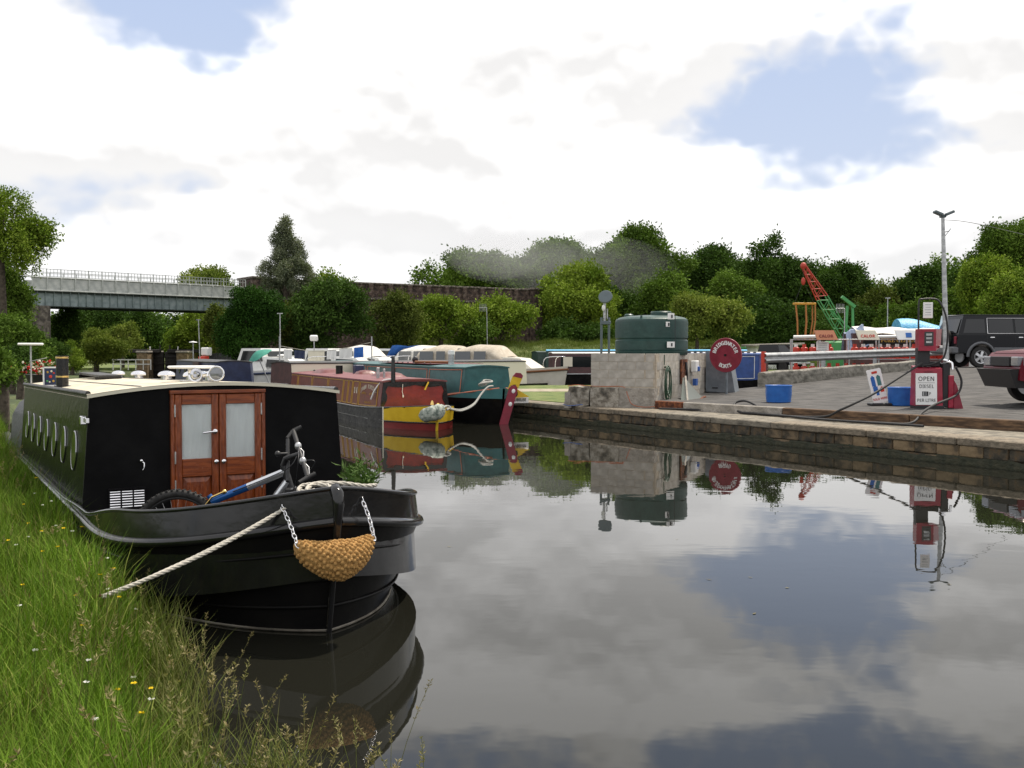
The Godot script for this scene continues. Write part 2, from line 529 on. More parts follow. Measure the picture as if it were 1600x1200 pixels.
	M.pier_stone = weathered(61, [[0.2, Color(0.06, 0.052, 0.045)], [0.6, Color(0.14, 0.12, 0.1)], [0.85, Color(0.22, 0.195, 0.165)]], 0.95, 1.4, 1.0)
	M.lock_wood = grain(Color(0.012, 0.011, 0.01), Color(0.03, 0.026, 0.022), 0.8, 0.8, 62, 0.5)
	M.bark = grain(Color(0.045, 0.035, 0.025), Color(0.1, 0.08, 0.06), 0.95, 0.5, 63, 1.0)
	# ground
	M.earth = weathered(64, [[0.25, Color(0.03, 0.045, 0.014)], [0.5, Color(0.05, 0.075, 0.02)], [0.75, Color(0.085, 0.1, 0.035)]], 0.95, 3.0, 1.0, true)
	M.lawn = weathered(65, [[0.25, Color(0.07, 0.11, 0.022)], [0.5, Color(0.115, 0.155, 0.036)], [0.75, Color(0.17, 0.19, 0.06)]], 0.95, 2.2, 1.0, true)
	M.path = weathered(66, [[0.25, Color(0.25, 0.21, 0.15)], [0.6, Color(0.36, 0.31, 0.235)], [0.8, Color(0.42, 0.37, 0.29)]], 0.95, 1.2, 0.8, true)
	M.bed = grain(Color(0.02, 0.018, 0.012), Color(0.035, 0.03, 0.02), 0.95, 3.0, 67, 0.3)
	M.water = mat(Color(0.012, 0.012, 0.009), 0.008, 0.0, 0.36)
	var rip := FastNoiseLite.new()
	rip.seed = 91
	rip.frequency = 0.011
	rip.fractal_octaves = 4
	rip.fractal_gain = 0.45
	var im := rip.get_seamless_image(512, 512)
	im.convert(Image.FORMAT_L8)
	im.bump_map_to_normal_map(3.0)
	M.water.normal_enabled = true
	M.water.normal_texture = ImageTexture.create_from_image(im)
	M.water.normal_scale = 0.024
	M.water.uv1_triplanar = true
	M.water.uv1_world_triplanar = true
	M.water.uv1_scale = Vector3(0.16, 0.16, 0.3)
	M.leaf = leafy(1.0, Color(0.5, 0.55, 0.25))
	M.blade = leafy(1.0, Color(0.55, 0.6, 0.25))
# ------------------------------------------------------------------ sky
var sky_low := FastNoiseLite.new()
var sky_puff := FastNoiseLite.new()
var sky_fine := FastNoiseLite.new()
var sky_soft := FastNoiseLite.new()
var cloud_banks := [
	[300, 0, 300, 95, -1.0], [385, 95, 130, 50, -0.55], [720, -85, 170, 70, -0.7], [1190, -75, 150, 60, -0.6], [1450, -120, 200, 60, -0.6], [1290, 170, 200, 100, -0.62], [1130, 210, 110, 60, -0.4], [1400, 250, 150, 50, -0.45], [1250, 300, 160, 30, -0.35], [1520, 215, 100, 25, -0.3], [300, 285, 230, 30, -0.3], [560, 350, 150, 30, -0.25], [110, 300, 120, 40, -0.3], [640, 395, 300, 35, -0.1], [260, 250, 260, 40, -0.1],
	[700, 130, 230, 140, 0.5], [170, 200, 260, 120, 0.45], [1090, 262, 130, 42, 0.55], [1550, 130, 110, 90, 0.45], [1350, 345, 120, 48, 0.5], [1500, 320, 120, 48, 0.45], [1000, 20, 300, 90, 0.45], [20, 40, 60, 60, 0.4], [480, 130, 90, 60, 0.35], [820, 330, 260, 70, 0.3], [1580, 30, 160, 50, 0.4]]

func cloud_field(dir: Vector3, az: float, el: float, soft := false) -> float:
	var q := Vector3(dir.x, dir.y * 1.55, dir.z)
	var n := sky_low.get_noise_3dv(q * 100.0) * 0.75
	if soft: n += (0.42 - absf(sky_soft.get_noise_3dv(q * 100.0))) * 0.5
	else: n += (0.42 - absf(sky_puff.get_noise_3dv(q * 100.0))) * 0.62 + sky_fine.get_noise_3dv(q * 100.0) * 0.13
	var b := 0.16
	if absf(az) < 0.75 and el < 0.5:
		var sx := 800.0 + 1660.0 * tan(az)
		var sy := 548.0 - 1660.0 * tan(el) / cos(az)
		for k in cloud_banks:
			var u: float = (sx - k[0]) / k[2]
			var w: float = (sy - k[1]) / k[3]
			var r := u * u + w * w
			if r < 6.0: b += k[4] * exp(-r)
	return n + b

func sky_color(az: float, el: float) -> Color:
	var dir := Vector3(sin(az) * cos(el), sin(el), -cos(az) * cos(el))
	var up := clampf(el / 0.9, 0.0, 1.0)
	var blue := Color(0.78, 0.86, 0.99).lerp(Color(0.27, 0.45, 0.88), pow(up, 0.8))
	var f := cloud_field(dir, az, el)
	var cover := smoothstep(-0.34, 0.2, f)
	var el2 := el + 0.04
	var big := cloud_field(dir, az, el, true) - cloud_field(Vector3(sin(az) * cos(el2), sin(el2), -cos(az) * cos(el2)), az, el2, true)
	var el3 := el + 0.012
	var small := f - cloud_field(Vector3(sin(az) * cos(el3), sin(el3), -cos(az) * cos(el3)), az, el3)
	var lit := clampf(big * 0.9 + small * 1.1, -0.34, 0.6)
	var thick := smoothstep(0.1, 0.8, f)
	var white := 1.25 + lit * 0.6 - thick * 0.05
	var cl := Color(1.0, 0.985, 0.97) * white
	cl = cl.lerp(Color(0.95, 0.97, 1.0), clampf(0.5 - el * 2.6, 0.0, 0.5))
	return blue.lerp(cl, cover * 0.97)

func make_sky() -> ImageTexture:
	sky_low.seed = 12; sky_low.frequency = 0.021; sky_low.fractal_octaves = 3
	sky_puff.seed = 77; sky_puff.frequency = 0.075; sky_puff.fractal_octaves = 4; sky_puff.fractal_gain = 0.55
	sky_soft.seed = 77; sky_soft.frequency = 0.06; sky_soft.fractal_octaves = 2
	sky_fine.seed = 31; sky_fine.frequency = 0.3; sky_fine.fractal_octaves = 4
	var W := 768; var H := 384
	var im := Image.create(W, H, false, Image.FORMAT_RGBF)
	var hor := Color(0.55, 0.58, 0.56)
	for y in H:
		var el := PI * (0.5 - (y + 0.5) / H)
		for x in W:
			if el < -0.02: im.set_pixel(x, y, hor)
			else: im.set_pixel(x, y, sky_color(wrapf(TAU * (x + 0.5) / W, -PI, PI), maxf(el, 0.0)))
	im.resize(4096, 2048, Image.INTERPOLATE_CUBIC)
	for y in range(690, 1036):
		var el := PI * (0.5 - (y + 0.5) / 2048.0)
		for i in range(-408, 408):
			im.set_pixel(posmod(i, 4096), y, sky_color(TAU * (i + 0.5) / 4096.0, maxf(el, 0.0)))
	return ImageTexture.create_from_image(im)

func make_view() -> void:
	var cam := Camera3D.new()
	cam.name = "camera"
	cam.position = Vector3(0, EYE, 0)
	cam.rotation_degrees = Vector3(-1.8, 0, 0)
	cam.fov = 39.75
	cam.near = 0.1
	cam.far = 2000.0
	add_child(cam)
	cam.make_current()
	var we := WorldEnvironment.new()
	we.name = "environment"
	var e := Environment.new()
	e.background_mode = Environment.BG_SKY
	var s := Sky.new()
	var p := PanoramaSkyMaterial.new()
	p.panorama = make_sky()
	s.sky_material = p
	e.sky = s
	e.background_energy_multiplier = 0.92
	e.tonemap_mode = Environment.TONE_MAPPER_LINEAR
	e.tonemap_exposure = 1.0
	e.volumetric_fog_enabled = true
	e.volumetric_fog_density = 0.0
	e.sdfgi_enabled = true
	e.ssao_enabled = true
	e.ssil_enabled = true
	we.environment = e
	add_child(we)
	var sun := DirectionalLight3D.new()
	sun.name = "sun"
	sun.light_energy = 1.5
	sun.light_color = Color(1.0, 0.96, 0.9)
	sun.light_angular_distance = 1.0
	sun.shadow_enabled = true
	add_child(sun)
	sun.look_at_from_position(Vector3(0.3, 0.86, -0.36), Vector3.ZERO)

# ------------------------------------------------------------------ land and water
func slab(called: String, pts: Array, top: float, bottom: float, m: Material) -> MeshInstance3D:
	var poly := PackedVector2Array()
	for p in pts: poly.append(Vector2(p.x, -p.y))
	var b := MB.new()
	b.xf = Transform3D(Basis(Vector3(1, 0, 0), Vector3(0, 0, -1), Vector3(0, 1, 0)), Vector3(0, (top + bottom) * 0.5, 0))
	b.prism(poly, top - bottom)
	var o := part(called, b, m, self)
	structure(o)
	return o

const QA := Vector2(0.25, -27.7)
const QU := Vector2(0.5026, 0.8645)
const QN := Vector2(0.8645, -0.5026)
const KO := Vector2(3.51, -24.3)
const KE := Vector2(0.592, 0.806)
const KN := Vector2(0.806, -0.592)

func yard_h(s: float) -> float:
	return 0.58 + 0.045 * clampf(s - 4.5, 0.0, 12.5)

func yard_at(x: float, z: float) -> float:
	return yard_h((Vector2(x, z) - KO).dot(KN))

func yard_left(s: float) -> float:
	var pl := [[-1.0, 0.2], [0.0, -0.4], [4.9, -3.35], [7.1, -3.3], [16.0, -4.2], [22.0, -5.0], [60.0, -12.0]]
	for i in pl.size() - 1:
		if s <= pl[i + 1][0]:
			return lerpf(pl[i][1], pl[i + 1][1], (s - pl[i][0]) / (pl[i + 1][0] - pl[i][0]))
	return -12.0

var bank_line := [Vector2(5.0, 6.6), Vector2(0.95, 0.15), Vector2(-1.22, -3.8), Vector2(-2.12, -6.1), Vector2(-7.2, -15.5), Vector2(-12.0, -25.0), Vector2(-19.0, -45.0), Vector2(-24.6, -68.0), Vector2(-26.2, -75.0)]

func bank_x(z: float) -> float:
	for i in bank_line.size() - 1:
		if z >= bank_line[i + 1].y:
			return lerpf(bank_line[i].x, bank_line[i + 1].x, (z - bank_line[i].y) / (bank_line[i + 1].y - bank_line[i].y))
	return bank_line[-1].x

func bank_h(x: float, z: float) -> float:
	var off := bank_x(z) - x
	var lump := sin(x * 2.3 + z * 1.1) * 0.03 + sin(x * 0.9 - z * 2.7) * 0.03
	return lerpf(-0.25, 0.26, smoothstep(-0.12, 0.28, off)) + 0.1 * smoothstep(0.3, 2.5, off) + lump

func make_land() -> void:
	# bed of the canal, out to the horizon
	var b := MB.new()
	b.quad(Vector3(-900, -1.1, 900), Vector3(900, -1.1, 900), Vector3(900, -1.1, -900), Vector3(-900, -1.1, -900))
	structure(part("ground", b, M.bed, self))
	b = MB.new()
	b.quad(Vector3(-70, 0, 30), Vector3(90, 0, 30), Vector3(90, 0, -95), Vector3(-70, 0, -95))
	structure(part("water", b, M.water, self))
	# towpath bank on the near side: a sheet with its own lumps and a soft edge
	b = MB.new()
	var rows := []
	var z := 7.0
	while z > -75.5:
		var ring := PackedVector3Array()
		var e := bank_x(z)
		for off in [-0.35, -0.12, 0.0, 0.12, 0.3, 0.6, 1.0, 1.6, 2.4, 4.0, 8.0, 20.0, 80.0]:
			ring.append(Vector3(e - off, bank_h(e - off, z) if off > -0.3 else -0.9, z))
		rows.append(ring)
		z -= 0.35 if z > -18.0 else 1.6
	b.grid(rows, false, true, true)
	structure(part("towpath_bank", b, M.earth, self))
	# ground behind the lock, behind the marina and beyond the yard
	slab("far_ground", [Vector2(-120, -76.5), Vector2(-26.0, -76.5), Vector2(-26.0, -90), Vector2(-23.4, -90), Vector2(-23.4, -74), Vector2(-17.0, -66), Vector2(-8, -66), Vector2(14, -64), Vector2(24, -56), Vector2(60, -52), Vector2(400, -60), Vector2(400, -500), Vector2(-400, -500), Vector2(-400, -76.5)], 0.5, -1.0, M.lawn)
	# grassy rise behind the cruisers
	b = MB.new()
	rows = []
	for i in 41:
		var x := lerpf(-16.0, 30.0, i / 40.0)
		var ring := PackedVector3Array()
		for k in 13:
			var w := k / 12.0
			var h := 1.75 * sin(PI * w) * smoothstep(-16.0, -6.0, x) * (1.0 - smoothstep(12.0, 30.0, x)) + 0.12 * sin(x * 1.7 + w * 5.0) * sin(PI * w)
			ring.append(Vector3(x, 0.46 + h, -68.5 - 14.0 * w))
		rows.append(ring)
	b.grid(rows, false, true, true)
	structure(part("grass_rise", b, M.lawn, self))
	# spit of mown grass between the canal and the marina
	slab("grass_spit", [QA + QN * 0.62 - QU * 1.5, QA + QN * 0.62 + QU * 3.4, Vector2(3.0, -27.6), Vector2(4.9, -30.6), Vector2(4.6, -35), Vector2(3.6, -40.6), Vector2(-0.2, -40.6), Vector2(-1.2, -33.5)], 0.43, -0.9, M.lawn)
	slab("spit_path", [Vector2(-0.75, -34.0), Vector2(4.5, -34.6), Vector2(4.2, -36.6), Vector2(-0.6, -36.6)], 0.436, 0.3, M.path)
	# core of the yard, below the tarmac and behind the quay wall
	var core := [QA + QN * 0.36 - QU * 1.6, QA + QN * 0.36 + QU * 30.0, Vector2(70, -2), Vector2(70, -58)]
	for s in [36.0, 22.0, 16.0, 7.1, 4.9]: core.append(KO + KN * s + KE * (yard_left(s) + 0.05))
	core.append(QA + QN * 1.7 - QU * 0.6)
	slab("quay_ledge", core, 0.405, -1.0, M.coping_b)
	# tarmac
	b = MB.new()
	rows = []
	var ss := [0.14, 1.0, 2.5, 4.5, 4.9, 6.0, 7.1, 9.0, 12.0, 14.5, 17.0, 22.0, 30.0, 45.0]
	for s in ss:
		var ring := PackedVector3Array()
		for k in 15:
			var a := lerpf(yard_left(s), 40.0, pow(k / 14.0, 1.3))
			var p: Vector2 = KO + KN * s + KE * a
			ring.append(Vector3(p.x, yard_h(s), p.y))
		rows.append(ring)
	b.grid(rows)
	# skirt down to the core on the marina side
	var low := []
	for s in ss:
		var p: Vector2 = KO + KN * s + KE * yard_left(s)
		low.append(PackedVector3Array([Vector3(p.x, yard_h(s), p.y), Vector3(p.x, -0.5, p.y)]))
	b.grid(low, false, false, false)
	var tar := part("tarmac_yard", b, M.tarmac, self)
	structure(tar)
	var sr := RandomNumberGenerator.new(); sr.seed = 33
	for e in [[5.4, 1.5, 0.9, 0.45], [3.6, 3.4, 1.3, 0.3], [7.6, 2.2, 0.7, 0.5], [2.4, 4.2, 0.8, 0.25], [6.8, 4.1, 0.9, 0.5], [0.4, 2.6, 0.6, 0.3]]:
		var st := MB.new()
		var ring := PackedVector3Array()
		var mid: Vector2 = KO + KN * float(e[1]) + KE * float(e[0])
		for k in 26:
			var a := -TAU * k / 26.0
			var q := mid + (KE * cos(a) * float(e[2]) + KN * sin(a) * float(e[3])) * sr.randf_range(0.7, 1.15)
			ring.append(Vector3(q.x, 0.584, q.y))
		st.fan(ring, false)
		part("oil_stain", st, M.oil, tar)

func make_quay() -> void:
	var q := Node3D.new()
	adopt(q, "quay_wall", self)
	tag(q, "long low quay wall of tan blocks under a worn stone coping", "wall")
	q.position = Vector3(QA.x, 0, QA.y)
	q.rotation.y = atan2(QU.x, QU.y)          # local z runs along the quay towards the viewer, local x inland
	var back := MB.new()
	back.box(Vector3(0.25, -0.35, 14.0), Vector3(0.3, 1.3, 31.0))
	part("backing", back, M.quay_back, q)
	var r := RandomNumberGenerator.new(); r.seed = 5
	var shapes := []
	for i in 4:
		var bb := MB.new()
		bb.box(Vector3.ZERO, Vector3(0.16, 0.172, 0.41), 0.009 + 0.003 * i)
		shapes.append(bb.mesh())
	var mats := [M.brick_a, M.brick_a, M.brick_b, M.brick_b, M.brick_c]
	for course in 2:
		var zz := -1.3 + course * 0.21
		while zz < 24.0:
			var m: Material = ([M.brick_b, M.brick_c, M.brick_b, M.brick_c, M.brick_a] if zz < 11.0 else mats)[r.randi() % 5]
			if course == 1: m = [M.brick_c, M.brick_b, M.brick_c][r.randi() % 3]
			put("brick", shapes[r.randi() % 4], m, q, Transform3D(Basis().rotated(Vector3.UP, r.randf_range(-0.012, 0.012)), Vector3(0.07 + r.randf_range(-0.008, 0.008), 0.208 - course * 0.182, zz)))
			zz += 0.42
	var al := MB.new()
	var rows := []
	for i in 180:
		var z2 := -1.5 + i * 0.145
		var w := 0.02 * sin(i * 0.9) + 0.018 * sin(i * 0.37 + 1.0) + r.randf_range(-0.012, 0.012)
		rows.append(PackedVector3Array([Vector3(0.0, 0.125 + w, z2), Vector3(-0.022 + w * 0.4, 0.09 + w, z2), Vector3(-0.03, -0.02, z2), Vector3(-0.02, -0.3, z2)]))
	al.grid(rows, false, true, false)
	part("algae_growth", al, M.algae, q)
	var zc := -1.5
	while zc < 24.0:
		var l := r.randf_range(1.5, 2.3)
		var cb := MB.new()
		cb.box(Vector3.ZERO, Vector3(0.62, 0.125, l - 0.015), 0.018)
		put("coping_stone", cb.mesh(), M.coping if r.randf() < 0.6 else M.coping_b, q, Transform3D(Basis().rotated(Vector3.UP, r.randf_range(-0.006, 0.006)), Vector3(0.27 + r.randf_range(-0.012, 0.012), 0.362 + r.randf_range(-0.006, 0.006), zc + l * 0.5)))
		zc += l
	# step up to the tarmac: concrete and timber lengths
	var kn := Node3D.new()
	adopt(kn, "kerb_step", self)
	tag(kn, "step of concrete and old timber lengths edging the tarmac above the quay", "kerb")
	kn.position = Vector3(KO.x, 0, KO.y)
	kn.rotation.y = atan2(KE.x, KE.y)
	var runs := [[-0.35, 0.55, M.rust, "rusty_plate"], [0.56, 3.35, M.kerb_concrete, "concrete_length"], [3.36, 6.25, M.kerb_timber, "timber_length"], [6.26, 9.4, M.kerb_timber, "timber_length"], [9.41, 13.0, M.kerb_timber, "timber_length"], [13.01, 18.0, M.kerb_concrete, "concrete_length"]]
	for k in runs:
		var kb := MB.new()
		kb.box(Vector3(0, 0, 0), Vector3(0.15, 0.215, k[1] - k[0] - 0.012), 0.014)
		put(k[3], kb.mesh(), k[2], kn, Transform3D(Basis().rotated(Vector3.UP, r.randf_range(-0.004, 0.004)), Vector3(0.07, 0.483, (k[0] + k[1]) * 0.5)))
# ------------------------------------------------------------------ the black narrowboat in the foreground
const BOAT := Vector3(-2.48, 0, -9.0)
func bp(x: float, y: float, z: float) -> Vector3:
	return Transform3D(Basis().rotated(Vector3.UP, HULL_TURN), BOAT) * Vector3(x, y, z)

func sheer(q: float) -> float:
	return 0.47 + 0.25 * pow(clampf(q, 0, 1), 3.4)

func hull_pt(q: float, k: float, side: float) -> Vector3:
	# q: -1 stern .. 0 start of the bow .. 1 stem; k: height as a share of the sheer
	var hs = sheer(q)
	var y = k * hs
	if q <= 0.0:
		return Vector3(side * (1.15 - 0.05 * (1.0 - clampf(k, 0, 1))), y + 0.016 * q * 13.0 * clampf(k, 0, 1), 0.5 + q * 13.0)
	var zs = 2.78 + 0.17 * clampf(y / 0.72, 0.0, 1.35)
	var z = 0.5 + (zs - 0.5) * q
	var w = (1.15 - 0.05 * (1.0 - clampf(k, 0, 1))) * pow(maxf(1.0 - pow(q, 3.4), 0.0), 0.8) * (1.0 - 0.2 * (1.0 - clampf(k, -0.5, 1.0)) * smoothstep(0.0, 0.8, q))
	return Vector3(side * maxf(w, 0.012), y, z)

func hull_qs() -> Array:
	var qs = [-1.0, -0.8, -0.6, -0.4, -0.2, -0.1, -0.04]
	for i in 25: qs.append(1.0 - pow(1.0 - i / 24.0, 1.35))
	return qs

func hull_line(k: float, side: float, out := 0.0, from_q := -1.0) -> Array:
	var pts = []
	for q in hull_qs():
		if q < from_q: continue
		var p = hull_pt(q, k, side)
		pts.append(p + Vector3(side * out, 0, out * 0.6 * smoothstep(0.7, 1.0, q)))
	return pts

func bulwark(q: float) -> float:
	return 0.012 + 0.05 * smoothstep(-0.14, 0.0, q) + 0.135 * smoothstep(0.0, 0.5, q)

func make_black_boat() -> void:
	var boat = thing("narrowboat", "black narrowboat with mahogany doors moored at the near grassy bank", "boat", BOAT, HULL_TURN)
	var b = MB.new()
	for side in [-1.0, 1.0]:
		var rows = []
		for k in [-0.9, -0.3, 0.0, 0.14, 0.28, 0.42, 0.56, 0.7, 0.85, 1.0]:
			var ring = PackedVector3Array()
			for q in hull_qs(): ring.append(hull_pt(q, k, side))
			rows.append(ring)
		b.grid(rows, false, true, side > 0)
	var st = PackedVector3Array()
	for k in [-0.9, 1.0]:
		for side in ([-1.0, 1.0] if k < 0 else [1.0, -1.0]): st.append(hull_pt(-1.0, k, side))
	b.quad(st[1], st[0], st[3], st[2])
	var hull = part("hull", b, M.hull_matt, boat)
	for e in [[0.99, 0.032], [0.74, 0.011], [0.48, 0.012], [0.24, 0.011]]:
		for side in [-1.0, 1.0]:
			var t = MB.new()
			t.tube(hull_line(e[0], side, 0.006), e[1], 8)
			part("rubbing_strake", t, M.hull_black if e[1] > 0.02 else M.hull_matt, hull)
	for side in [-1.0, 1.0]:
		var t = MB.new()
		t.tube(hull_line(0.015, side, 0.001), 0.009, 5)
		part("waterline_scum", t, M.old_concrete, hull)
	# bow bulwark, leaning inboard above the top strake
	b = MB.new()
	for side in [-1.0, 1.0]:
		var o = []; var i = []
		var lo = PackedVector3Array(); var hi = PackedVector3Array(); var hi2 = PackedVector3Array(); var lo2 = PackedVector3Array()
		for q in hull_qs():
			if q < -0.2: continue
			var p = hull_pt(q, 1.0, side)
			var lean = 0.14 * bulwark(q)
			var up = Vector3(-side * lean * (1.0 - 0.7 * smoothstep(0.8, 1.0, q)), bulwark(q), -lean * 0.3 * smoothstep(0.6, 1.0, q))
			var inn = Vector3(-side * minf(0.025, absf(p.x) * 0.9), 0, -0.02 * smoothstep(0.6, 1.0, q))
			lo.append(p); hi.append(p + up); hi2.append(p + up + inn); lo2.append(p + inn + Vector3(0, -0.35, 0))
		b.grid([lo, hi], false, true, side > 0)
		b.grid([hi, hi2], false, true, side > 0)
		b.grid([hi2, lo2], false, true, side > 0)
	part("bulwark", b, M.hull_black, boat)
	for side in [-1.0, 1.0]:
		b = MB.new()
		var pts = []
		for q in hull_qs():
			if q < -0.2: continue
			var p = hull_pt(q, 1.0, side)
			var lean = 0.14 * bulwark(q)
			pts.append(p + Vector3(-side * lean * (1.0 - 0.7 * smoothstep(0.8, 1.0, q)), bulwark(q), -lean * 0.3 * smoothstep(0.6, 1.0, q)))
		b.tube(pts, 0.014, 8)
		part("bulwark_rail", b, M.hull_black, boat)
	b = MB.new()
	b.tube([Vector3(0, -0.3, 2.76), Vector3(0, 0.0, 2.8), Vector3(0, 0.35, 2.885), Vector3(0, 0.7, 2.965), Vector3(0, 0.82, 2.985), Vector3(0, 0.88, 2.972), Vector3(0, 0.905, 2.93), Vector3(0, 0.885, 2.88), Vector3(0, 0.82, 2.85)], [0.016, 0.016, 0.018, 0.026, 0.036, 0.04, 0.04, 0.038, 0.034], 12)
	part("stem_post", b, M.hull_black, boat)
	# gunwale walk, well deck and foredeck
	b = MB.new()
	for side in [-1.0, 1.0]:
		var rows = []
		for z in [0.3, 0.0, -3.0, -6.6, -10.0, -12.4]:
			var y: float = 0.472 + 0.016 * minf(z - 0.5, 0.0)
			rows.append(PackedVector3Array([Vector3(side * 1.14, y, z), Vector3(side * 0.9, y + 0.004, z)]))
		b.grid(rows, false, true, side < 0)
	part("gunwale", b, M.hull_grey, boat)
	b = MB.new()
	b.box(Vector3(0, -0.016, 0.6), Vector3(1.8, 0.03, 1.2))
	b.box(Vector3(0, -0.016, 1.55), Vector3(1.2, 0.03, 0.7))
	part("well_deck", b, M.hull_matt, boat)
	b = MB.new()
	var ring = PackedVector3Array()
	for q in [0.84, 0.9, 0.95, 0.985, 1.0]:
		var p = hull_pt(q, 1.0, -1.0); ring.append(Vector3(p.x + 0.03, 0.73, p.z - 0.02))
	for q in [0.985, 0.95, 0.9, 0.84]:
		var p = hull_pt(q, 1.0, 1.0); ring.append(Vector3(p.x - 0.03, 0.73, p.z - 0.02))
	b.fan(ring, false)
	part("foredeck", b, M.hull_matt, boat)
	b = MB.new()
	b.bar(Vector3(-0.06, 0.7, 2.72), Vector3(-0.06, 0.86, 2.72), 0.025, 10)
	b.bar(Vector3(-0.14, 0.845, 2.72), Vector3(0.02, 0.845, 2.72), 0.016, 8)
	part("mooring_stud", b, M.hull_black, boat)
	# cabin
	b = MB.new()
	var L = 6.6
	for side in [-1.0, 1.0]:
		var rows = []
		for z in [0.0, -1.1, -2.2, -3.3, -4.4, -5.5, -L]:
			var d: float = 0.016 * z
			rows.append(PackedVector3Array([Vector3(side * 1.10, 0.44 + d, z), Vector3(side * 1.085, 0.65 + d, z), Vector3(side * 1.06, 1.0 + d, z), Vector3(side * 1.034, 1.385 + d, z)]))
		b = MB.new()
		b.grid(rows, false, true, side < 0)
		part("cabin_side", b, M.cabin_side, boat)
	b = MB.new()
	var poly = PackedVector2Array([Vector2(-1.10, 0.05), Vector2(1.10, 0.05), Vector2(1.10, 0.45), Vector2(1.034, 1.385)])
	for i in range(1, 12):
		var x = 1.034 - 2.068 * i / 12.0
		poly.append(Vector2(x, 1.385 + 0.085 * (1.0 - pow(x / 1.034, 2))))
	poly.append(Vector2(-1.034, 1.385)); poly.append(Vector2(-1.10, 0.45))
	b.xf = Transform3D(Basis(), Vector3(0, 0, -0.012))
	b.prism(poly, 0.024)
	part("bulkhead", b, M.bulkhead_black, boat)
	b = MB.new()
	b.xf = Transform3D(Basis(), Vector3(0, -0.106, -L + 0.012))
	b.prism(poly, 0.02)
	part("stern_bulkhead", b, M.bulkhead_black, boat)
	var roof_rows = []
	var under = []
	for z in [0.03, -1.0, -2.2, -3.3, -4.4, -5.5, -L - 0.02]:
		var r1 = PackedVector3Array(); var r2 = PackedVector3Array()
		for i in 17:
			var x = -1.055 + 2.11 * i / 16.0
			var y = 1.395 + 0.088 * (1.0 - pow(x / 1.055, 2)) + 0.016 * z
			r1.append(Vector3(x, y, z)); r2.append(Vector3(x, y - 0.028, z))
		roof_rows.append(r1); under.append(r2)
	b = MB.new()
	b.grid(roof_rows, false, true, false)
	b.grid(under, false, true, true)
	var roof = part("roof", b, M.roof_beige, boat)
	b = MB.new()
	b.grid([roof_rows[0], under[0]], false, true, true)
	var trim_rows = []
	for dz in [0.004, -0.05]:
		var rr = PackedVector3Array()
		for p in roof_rows[0]: rr.append(p + Vector3(0, 0.003, dz))
		trim_rows.append(rr)
	b.grid(trim_rows, false, true, false)
	part("roof_front_trim", b, M.cream, roof)
	for x in [-0.62, 0.0, 0.62]:
		b = MB.new()
		var pts = []
		for z in [-0.1, -2.0, -4.0, -L]: pts.append(Vector3(x, 1.397 + 0.088 * (1.0 - pow(x / 1.055, 2)) + 0.016 * z, z))
		b.tube(pts, 0.006, 5)
		part("roof_seam", b, M.hull_grey, roof)
	for side in [-1.0, 1.0]:
		b = MB.new()
		b.tube([Vector3(side * 1.04, 1.405, -0.02), Vector3(side * 1.04, 1.405 - 0.016 * 3, -3.0), Vector3(side * 1.04, 1.405 - 0.016 * L, -L)], 0.022, 8)
		part("handrail", b, M.hull_grey if side < 0 else M.hull_black, roof)
	# portholes
	for side in [-1.0, 1.0]:
		for k in 7:
			var z = -0.75 - 0.83 * k
			var turn = Basis(Vector3(0, 0, -side), Vector3(0, 1, 0), Vector3(side, 0, 0)) * Basis().rotated(Vector3.RIGHT, -0.068)
			var at = Vector3(side * 1.071, 0.9 + 0.016 * z, z)
			b = MB.new(); b.torus(at, turn, 0.165, 0.009, 30, 8)
			var f = part("porthole", b, M.porthole, boat)
			b = MB.new()
			b.xf = Transform3D(turn * Basis(Vector3(1, 0, 0), Vector3(0, 0, 1), Vector3(0, -1, 0)), at)
			b.lathe([Vector2(0.0, -0.006), Vector2(0.16, -0.006), Vector2(0.16, 0.006), Vector2(0, 0.006)], 24)
			part("pane", b, M.car_glass, f)
	b = MB.new()
	b.box(Vector3(-1.075, 1.19, -0.06), Vector3(0.05, 0.07, 0.05), 0.006)
	b.box(Vector3(-1.055, 1.19, 0.02), Vector3(0.03, 0.04, 0.06), 0.004)
	part("navigation_light", b, M.chrome, boat)
	# doors
	var fr = MB.new()
	fr.box(Vector3(-0.395, 0.75, 0.016), Vector3(0.03, 1.28, 0.05), 0.004)
	part("door_jamb", fr, M.mahogany, boat)
	fr = MB.new()
	fr.box(Vector3(0.365, 0.75, 0.016), Vector3(0.03, 1.28, 0.05), 0.004)
	part("door_jamb", fr, M.mahogany, boat)
	b = MB.new(); b.box(Vector3(-0.015, 1.405, 0.018), Vector3(0.8, 0.03, 0.056), 0.004)
	part("door_head", b, M.mahogany_rail, boat)
	for s in [-1.0, 1.0]:
		var cx: float = -0.015 + s * 0.183
		var door = Node3D.new(); adopt(door, "door", boat); door.position = Vector3(cx, 0, 0.02)
		for e in [-1.0, 1.0]:
			b = MB.new(); b.box(Vector3(e * 0.151, 0.75, 0), Vector3(0.058, 1.27, 0.036), 0.005); part("stile", b, M.mahogany, door)
		for e in [[1.342, 0.085], [0.77, 0.15], [0.16, 0.1]]:
			b = MB.new(); b.box(Vector3(0, e[0], -0.001), Vector3(0.243, e[1], 0.034), 0.005); part("rail", b, M.mahogany_rail, door)
		# raised lower panel with bevelled border
		b = MB.new()
		var o = [Vector3(-0.121, 0.21, -0.008), Vector3(0.121, 0.21, -0.008), Vector3(0.121, 0.695, -0.008), Vector3(-0.121, 0.695, -0.008)]
		var n = [Vector3(-0.08, 0.25, 0.01), Vector3(0.08, 0.25, 0.01), Vector3(0.08, 0.65, 0.01), Vector3(-0.08, 0.65, 0.01)]
